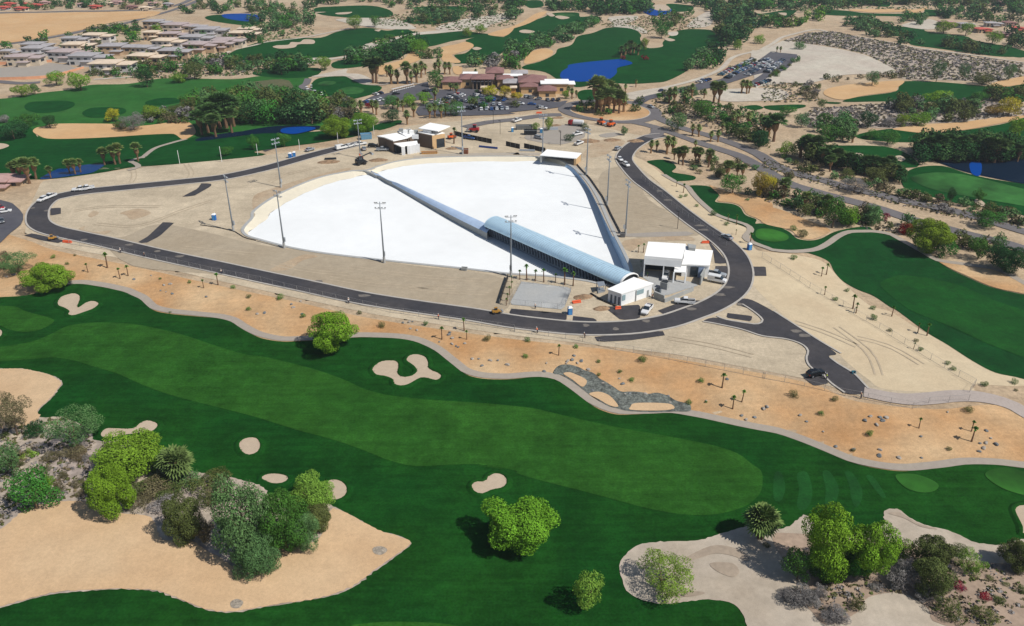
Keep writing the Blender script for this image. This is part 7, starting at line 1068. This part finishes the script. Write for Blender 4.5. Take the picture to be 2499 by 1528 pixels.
# --- scattered belts: (region, how many, colours, crown width range in m, where)
BELT = [("01:-60,80 300,60 560,30 580,120 560,330 300,340 100,380 -60,420", 44, 'greygreen dark greygreen olive green', (6,11), 'in the belt between the villas and the far fairway'),
 ("00:1700,30 2464,30 2464,120 2000,130 1600,150 1500,110", 22, 'greygreen dark green olive', (6,10), 'by the far ponds at upper left'), ("01:560,0 2464,0 2464,40 1900,70 1500,50 1280,60 1150,20 600,50", 40, 'greygreen dark olive green', (6,11), 'along the top edge left of centre'),
 ("01:1280,60 1500,90 1950,110 2100,90 2464,60 2464,150 2000,200 1700,230 1500,230 1380,190", 26, 'greygreen dark olive green', (6,10), 'around the far fairways at top centre'), ("02:0,500 350,380 560,300 700,240 860,190 850,240 680,310 560,400 430,450 250,470 180,520 0,580", 40, 'greygreen dark greygreen green', (6,10), 'in the hedge between the two middle far fairways'),
 ("02:0,0 150,0 150,120 60,180 0,200", 12, 'greygreen green dark', (7,11), 'at top centre beside the far fairway'), ("02:350,40 600,60 950,20 1320,30 1320,130 1100,140 850,150 620,110 400,110", 44, 'dark greygreen dark green', (7,12), 'in the dark wood at the top centre'), ("02:1500,20 2464,0 2200,120 1900,110 1700,40", 20, 'dark greygreen green', (7,11), 'at the top right of centre'),
 ("02:1900,60 2250,60 2300,250 2250,420 2120,480 2010,420 1930,200", 50, 'dark greygreen dark olive', (7,12), 'in the tall dark belt above the far car park'), ("02:2250,0 2464,0 2464,90 2300,100", 10, 'green dark bright', (8,12), 'right of the tall dark belt'), ("02:2300,220 2464,200 2464,280 2330,270", 6, 'green dark', (7,10), 'beside the small far pond at the right'),
 ("02:1690,680 1800,490 1950,440 2030,560 1960,620 1760,720", 20, 'dark greygreen green', (6,10), 'left of the pale track by the far car park'), ("02:1500,160 1700,120 1720,200 1600,260 1380,280 1350,200", 14, 'greygreen green olive', (6,9), 'behind the blue pond fairway'),
 ("03:0,0 2464,0 2464,60 1600,50 1150,60 900,70 700,95 400,80 200,90 0,80", 78, 'greygreen dark greygreen olive green', (7,12), 'along the top edge at the right'), ("03:350,110 640,110 600,210 400,220", 9, 'green bright greygreen', (7,10), 'above the grey scrub'), ("03:0,210 380,220 360,280 0,270", 12, 'bright green olive', (7,10), 'left of the dirt track bend'),
 ("03:720,200 1000,200 1250,310 1420,400 1700,410 2300,490 2400,545 1800,490 1300,430 1050,350 800,260", 46, 'greygreen dark olive greygreen', (6,10), 'in the hedge above the grey scrub'), ("03:1650,110 2464,90 2464,230 2100,220 1900,190 1650,170", 34, 'dark greygreen green olive', (7,11), 'around the far red roofs'), ("03:1300,150 1560,170 1500,240 1260,220", 10, 'greygreen green', (6,9), 'on the far sand left of the red roofs'), ("03:2300,350 2464,360 2464,460 2330,440", 8, 'dark olive', (7,11), 'at the right photo edge under the red roofs'),
 ("03:1080,1000 1400,960 1700,1000 2100,960 2200,1050 1900,1150 1560,1160 1300,1060", 26, 'grey olive greygreen olive', (5,9), 'on the grey scrub at the right'), ("03:2060,900 2464,900 2464,1000 2300,960 2080,950", 8, 'green olive', (6,9), 'at the right edge of the far fairway'), ("03:500,1190 860,1200 820,1330 560,1330", 10, 'greygreen green', (6,10), 'around the tiny red bush'),
 ("00:0,410 700,300 1300,200 1320,330 900,390 500,430 0,480", 30, 'green dark olive', (5,8), 'among the back row of villas'), ("00:1150,300 1500,280 1500,400 1200,400", 9, 'lime green bright', (5,8), 'in the garden between the villas'), ("00:500,400 2300,300 2350,420 1600,560 900,620 560,580", 50, 'green dark greygreen olive', (4,7.5), 'among the front villas'), ("00:2330,330 2464,330 2464,420 2360,400", 6, 'greygreen green', (5,8), 'at the right end of the villas'),
 ("00:800,690 1250,560 1700,540 1650,700 1300,720 900,730", 24, 'greygreen green olive', (4,8), 'between the villas and the practice range'), ("00:1700,590 2464,560 2464,700 1900,720 1750,700", 24, 'greygreen olive grey green', (5,9), 'on the scrub above the practice range'), ("00:0,20 1750,0 1600,70 1100,95 300,95 0,110", 40, 'green dark olive greygreen', (5,8), 'among the far houses at top left'),
 ("01:0,570 450,560 560,640 200,690 0,690", 16, 'greygreen olive dark', (6,9), 'on the scrub between the far fairways'), ("01:190,640 560,620 540,710 200,710", 10, 'dark dark green', (7,10), 'in the dark hedge above the practice range'), ("01:880,560 1100,510 1400,440 1620,400 1620,440 1400,560 1150,640 920,690", 30, 'green dark greygreen', (7,11), 'in the hedge behind the practice green'), ("01:1480,430 1780,430 1760,560 1500,560", 12, 'greygreen olive green', (4,7), 'on the sandy hill behind the clubhouse'), ("01:1990,600 2464,560 2464,650 2040,660", 14, 'olive green greygreen grey', (6,9), 'right behind the clubhouse'), ("02:0,440 180,480 160,600 0,600", 10, 'green greygreen dark', (6,9), 'behind the clubhouse roofs'),
 ("01:0,960 350,980 620,1040 680,1120 500,1180 0,1170;00:2150,1150 2200,1020", 34, 'olive greygreen olive green dark', (9,14), 'in the thick wood along the dark pond'), ("00:1750,950 2464,950 2464,1000 1950,1010 1750,1040", 16, 'olive green greygreen', (7,10), 'behind the dense palm clump'), ("01:620,1040 850,1000 1000,1080 900,1120 700,1130", 12, 'olive brown grey dark', (6,9), 'right of the dark pond'), ("00:1300,1130 1850,1060 1850,1150 1400,1190", 16, 'brown grey olive', (4,7), 'on the brown scrub above the tan bunker'),
 ("01:1640,1000 2464,930 2464,1060 1900,1080 1640,1080", 10, 'green olive greygreen', (4,6), 'on the planted islands of the clubhouse car park'), ("02:650,970 1280,960 1310,1040 1000,1110 660,1070", 22, 'dark olive green', (2.5,5), 'low on the roundabout island'), ("02:1300,900 1800,850 1900,900 1500,960 1350,960", 16, 'olive green greygreen', (2.5,5), 'beside the entrance road'), ("02:1350,960 1750,960 2300,1100 2464,1080 2464,1250 2000,1200 1700,1150 1450,1120", 30, 'olive greygreen green brown', (2.5,6), 'on the sandy ground right of the roundabout'), ("02:2000,1230 2464,1230 2464,1400 2200,1340", 12, 'green dark olive', (4,8), 'near the upper right road'),
 ("12:1560,20 2464,60 2464,130 1900,220 1600,150", 20, 'olive brown greygreen', (2,4.5), 'on the sand by the small green'), ("13:0,40 300,120 700,260 1200,360 1700,470 2464,640 2464,700 1700,540 1100,400 400,220 0,110", 46, 'olive greygreen brown olive grey', (2.5,5.5), 'in the planted median of the right road'), ("13:100,20 500,130 900,240 1300,330 1700,430 2464,560 2464,620 1700,480 1000,310 300,120", 40, 'olive brown greygreen', (2,4.5), 'on the verge above the right road'), ("13:0,300 500,430 900,560 1300,650 1900,800 2464,930 2464,990 1900,880 1300,720 1000,680 700,640 400,560 0,420", 40, 'olive green brown greygreen', (2.5,6), 'on the sandy verge below the right road'),
 ("12:2150,260 2464,260 2464,480 2250,440", 12, 'olive greygreen brown', (2,4), 'around the right sand hollow'), ("03:1450,1420 1900,1400 2350,1430 2330,1520 1480,1530", 34, 'dark dark darkpalm', (7,10), 'under the dark palms at the right pond'), ("13:2080,-20 2464,-20 2464,60 2100,50", 14, 'dark dark green', (7,10), 'on the right pond bank'), ("13:420,0 700,60 1100,140 1300,190 1290,260 1000,200 600,110 420,60", 26, 'dark dark olive', (5,8), 'under the dark belt along the right road'), ("02:2000,690 2300,560 2330,590 2050,730", 12, 'olive green', (2.5,4), 'along the rows of the far car park'), ("03:0,760 340,530 350,570 60,790", 14, 'olive green', (2.5,4), 'round the edge of the far car park'), ("03:240,780 560,800 520,960 350,960 260,860", 20, 'brown olive grey', (2,4), 'on the soil below the pale mound'), ("03:550,740 1300,700 1350,740 700,780", 16, 'brown olive', (2.5,5), 'along the foot of the pale mound'),
 ("20:0,1050 60,1050 330,1300 350,1480 0,1500", 12, 'olive brown pale', (1,2.4), 'on the flowery soil at the left photo edge'), ("13:60,130 300,220 300,300 60,240", 6, 'olive brown', (2,4), 'between the upper right roads')]
KIND_OF = lambda w: ('shrub', 'shrub') if w < 4.6 else ('golf_course_tree', 'tree')
ALL = []
for s, n, cols, (wa, wb), where in BELT:
    n = int(n*(1.0 if wb < 6 else 1.9 if ('top' in where or 'tall' in where or 'dark wood' in where or 'dark p' in where) else 1.15))
    poly = G(s); A = np.array(poly); mn, mx = A.min(0), A.max(0); cols = cols.split(); items = []; tries = 0
    wmean = (wa+wb)/2
    while len(items) < n and tries < n*60:
        tries += 1; x = random.uniform(mn[0], mx[0]); y = random.uniform(mn[1], mx[1])
        if not inside(np.array([x]), np.array([y]), A)[0]: continue
        if min(float(pdist(np.array([x]), np.array([y]), rl, False)[0]) for rl in ROADL) < 3.4+wa*.35: continue
        if any((x-q[0])**2+(y-q[1])**2 < (wmean*(.5 if tries < n*30 else .25))**2 for q in items): continue
        items.append((x, y, random.choice(cols), random.uniform(wa, wb)))
    nm = KIND_OF(wb)[0]
    for x, y, c, w in items: ALL.append((w*w/max(y, 1)**2, nm, x, y, c, w, where))
KEEP = {'golf_course_tree': 255, 'shrub': 190}; ALL.sort(key=lambda q: -q[0]); left = []; num = {}; kept = []
for q in ALL:
    num[q[1]] = num.get(q[1], 0)+1; (kept if num[q[1]] <= KEEP[q[1]] else left).append(q)
kept.sort(key=lambda q: q[2]/max(q[3], 1)); cnt = {}
for q in kept: cnt[q[1], q[6], q[4]] = cnt.get((q[1], q[6], q[4]), 0)+1
seen = {}
for _, nm, x, y, c, w, where in kept:
    kk = (nm, where, c); k = seen.get(kk, 0); seen[kk] = k+1; m = cnt[kk]; word = 'shrub' if nm == 'shrub' else 'tree'
    lb = fit(f'the one {WORD[c]} {word} {where}', f'{WORD[c]} {word} {where}') if m == 1 else fit(f'{WORD[c]} {word} {where}, {ordin(k, m)} of that colour', f'{WORD[c]} {word} {where}, {ordin(k, m)}', f'{WORD[c]} {word} {where}') if m <= 17 else f'{WORD[c]} {word} {where}'
    form = 'mid' if (w > 5 and y < 520) else 'far' if w > 3 else 'tiny'
    o = link(nm, joined(form, random.randint(0, 4), c)); sc = w/2*random.uniform(.9, 1.15); o.location = (x, y, tz1(x, y)-(.3 if nm == 'shrub' else 0)); o.rotation_euler = (0, 0, random.uniform(0, 6.28)); o.scale = (sc, sc*random.uniform(.85, 1.15), sc*(random.uniform(.6, .85) if nm == 'shrub' else random.uniform(.7, 1.0)))
    tag(o, lb, 'shrub' if nm == 'shrub' else 'tree', f'{"shrubs" if nm == "shrub" else "trees"} {where}')
def merged(name, items, label, cat):
    Vs = []; Fs = []; MI = []; cols = sorted(set(q[4] for q in items)); k = 0; bank = [crown_geo(60+i, 210, .17, 8, .62, (.28, .48)) for i in range(6)]; r = np.random.RandomState(3)
    for _, nm, x, y, c, w, where in items:
        V, F = bank[r.randint(6)]; a = r.uniform(0, 6.28); s = w/2*r.uniform(.85, 1.2); h = s*r.uniform(.65, 1.0); R_ = np.array(((math.cos(a), -math.sin(a)), (math.sin(a), math.cos(a))))
        P = V.copy(); P[:, :2] = P[:, :2]@R_*s; P[:, 2] = P[:, 2]*h+h*1.02; P += (x, y, tz1(x, y)); Vs.append(P); Fs.append(F+k); k += len(P); MI.append(np.full(len(F), cols.index(c)))
    tag(link(name, np_mesh(name, np.vstack(Vs), np.vstack(Fs), [leafmat(c) for c in cols], np.concatenate(MI))), label, cat, None, 'stuff')
merged('far_trees', [q for q in left if q[1] != 'shrub'], 'many small far trees of the golf courses and gardens', 'trees')
if any(q[1] == 'shrub' for q in left): merged('far_shrubs', [q for q in left if q[1] == 'shrub'], 'many small far shrubs on the verges and sandy ground', 'shrubs')
for k, x, y, w, h, lb in [('02',570,1330,110,80,'dark brush heap in the middle of the dirt yard'), ('02',725,1240,80,90,'dark brush heap behind the water tanker')]: tree(TB(k, x, y, w, h), 'dark', lb, 'bush', name='brush_heap', cat='brush heap', lift=-.2)
# ragged grass where turf meets sand
def edge_grass(name, outlines, col, dens, spread, size, label):
    r = np.random.RandomState(9); P = []
    for L in outlines:
        q = resample(catmull(dedupe(L), True, 5), dens, True); P.append(q+r.normal(0, spread, q.shape))
    P = np.vstack(P); P = P[(P[:, 1] > 60) & (P[:, 1] < 330) & (np.abs(P[:, 0]) < P[:, 1]*.75)]; z = tz(P[:, 0], P[:, 1])+.34; K = 4; D = unit(r.normal(0, 1, (len(P)*K, 3))); U_ = np.tile((0., 0., 6.), (len(D), 1))
    C = np.repeat(np.column_stack([P, z]), K, 0)+D*np.array((.2, .2, .02)); V, F = leaves(C, U_+D*.5, size, r)
    tag(link(name, np_mesh(name, V, F, [col])), label, 'grass', None, 'stuff')
edge_grass('edge_grass', nb, M_rough, .2, .10, .10, 'short green grass fringing the bunkers')
# --- ground scrub nobody could count
def scrub(name, s, n, size, cols, seed):
    poly = G(s); A = np.array(poly); r = np.random.RandomState(seed); mn, mx = A.min(0), A.max(0); P = r.uniform(mn, mx, (n*6, 2)); P = P[inside(P[:, 0], P[:, 1], A)][:n]
    if not len(P): return
    z = tz(P[:, 0], P[:, 1]); Vs = []; Ns = []; MI = []; K = 9
    for i, ((x, y), zz) in enumerate(zip(P, z)):
        w = r.uniform(.5, 1.2)*size; D = unit(r.normal(0, 1, (K, 3))); D[:, 2] = np.abs(D[:, 2]); Vs.append(np.array((x, y, zz+.15))+D*np.array((w, w, w*.7))); Ns.append(D); MI += [i % len(cols)]*K
    V, F = leaves(np.vstack(Vs), np.vstack(Ns), size*.55, r); o = link(name, np_mesh(name, V, F, [leafmat(c) for c in cols], np.array(MI))); tag(o, {'grey_scrub': 'low grey desert scrub covering the ground'}.get(name, 'low dry desert scrub tufts on the soil'), 'scrub', None, 'stuff')
scrub('grey_scrub', "03:200,390 450,310 700,300 900,350 1500,470 2464,600 2464,715 2200,770 1900,760 1350,745 1260,690 1250,650 1000,520 600,430", 2600, .95, ['grey', 'brown', 'olive', 'grey'], 1); scrub('grey_scrub', "03:480,1030 800,1000 1300,970 1700,980 2100,960 2464,1000 2464,1085 1900,1148 1500,1160 1250,1205 900,1200 500,1190 330,1150", 1300, .85, ['grey', 'brown', 'grey'], 2)
scrub('dry_scrub', "20:0,1120 390,1010 600,1010 850,1130 880,1240 850,1480;30:850,330 500,330 300,390 0,580", 420, .55, ['brown', 'grey', 'olive'], 3); scrub('dry_scrub', "33:420,1080 1100,1080 1320,1190 1000,1230 900,1370 620,1480 440,1320 200,1200", 110, .5, ['brown', 'grey', 'olive'], 4); scrub('dry_scrub', "33:1700,850 1950,920 2464,960 2464,1500 1720,1480 1560,1340 1750,1200", 150, .5, ['olive', 'grey', 'brown'], 5)
scrub('dry_scrub', "13:0,300 500,430 900,560 1300,650 1900,800 2464,930 2464,990 1900,880 1300,740 1000,690 700,640 400,560 0,420", 500, .6, ['olive', 'brown', 'grey'], 6); scrub('dry_scrub', "00:800,700 1250,620 1700,560 2464,560 2464,700 1900,720 1250,740 900,735", 900, .9, ['brown', 'olive', 'grey', 'greygreen'], 7); scrub('dry_scrub', "01:0,100 560,60 560,330 100,400 0,430", 700, .9, ['greygreen', 'olive', 'brown'], 8); scrub('dry_scrub', "02:1350,950 1750,930 2300,1060 2464,1060 2464,1400 2000,1230 1700,1160 1450,1120", 700, .6, ['olive', 'brown', 'grey'], 9); scrub('dry_scrub', "02:800,200 1300,150 1700,130 1900,240 1600,290 1300,330 1100,250 900,260", 500, .9, ['olive', 'greygreen', 'brown'], 10); scrub('dry_scrub', "03:0,780 340,780 560,800 520,960 350,970 0,960", 400, .7, ['brown', 'olive', 'grey'], 11)
scrub('dry_scrub', "01:1100,180 1500,100 2464,60 2464,240 1900,290 1500,260 1200,250", 800, 1.0, ['olive', 'greygreen', 'brown'], 12); scrub('dry_scrub', "03:0,0 2464,0 2464,100 1600,90 900,90 0,120", 900, 1.1, ['greygreen', 'olive', 'dark'], 13); scrub('dry_scrub', "13:0,20 300,120 700,260 1200,360 1700,470 2464,640 2464,700 1700,560 1100,420 400,240 0,120", 500, .55, ['olive', 'brown', 'grey'], 14)
# ------------------------------------------------------------------ a little desert haze
hb = MB(); hb.box(-900, 900, -40, 1500, -9, 112); m = bpy.data.materials.new('haze'); m.use_nodes = True; nt = m.node_tree; nt.nodes.clear()
o = nt.nodes.new('ShaderNodeOutputMaterial'); pv = nt.nodes.new('ShaderNodeVolumePrincipled'); pv.inputs['Color'].default_value = (.85, .9, 1, 1); pv.inputs['Density'].default_value = .00011; pv.inputs['Anisotropy'].default_value = .2
nt.links.new(pv.outputs[0], o.inputs['Volume']); tag(hb.build('haze', m), None, None, None, 'stuff')
scene.cycles.volume_bounces = 0
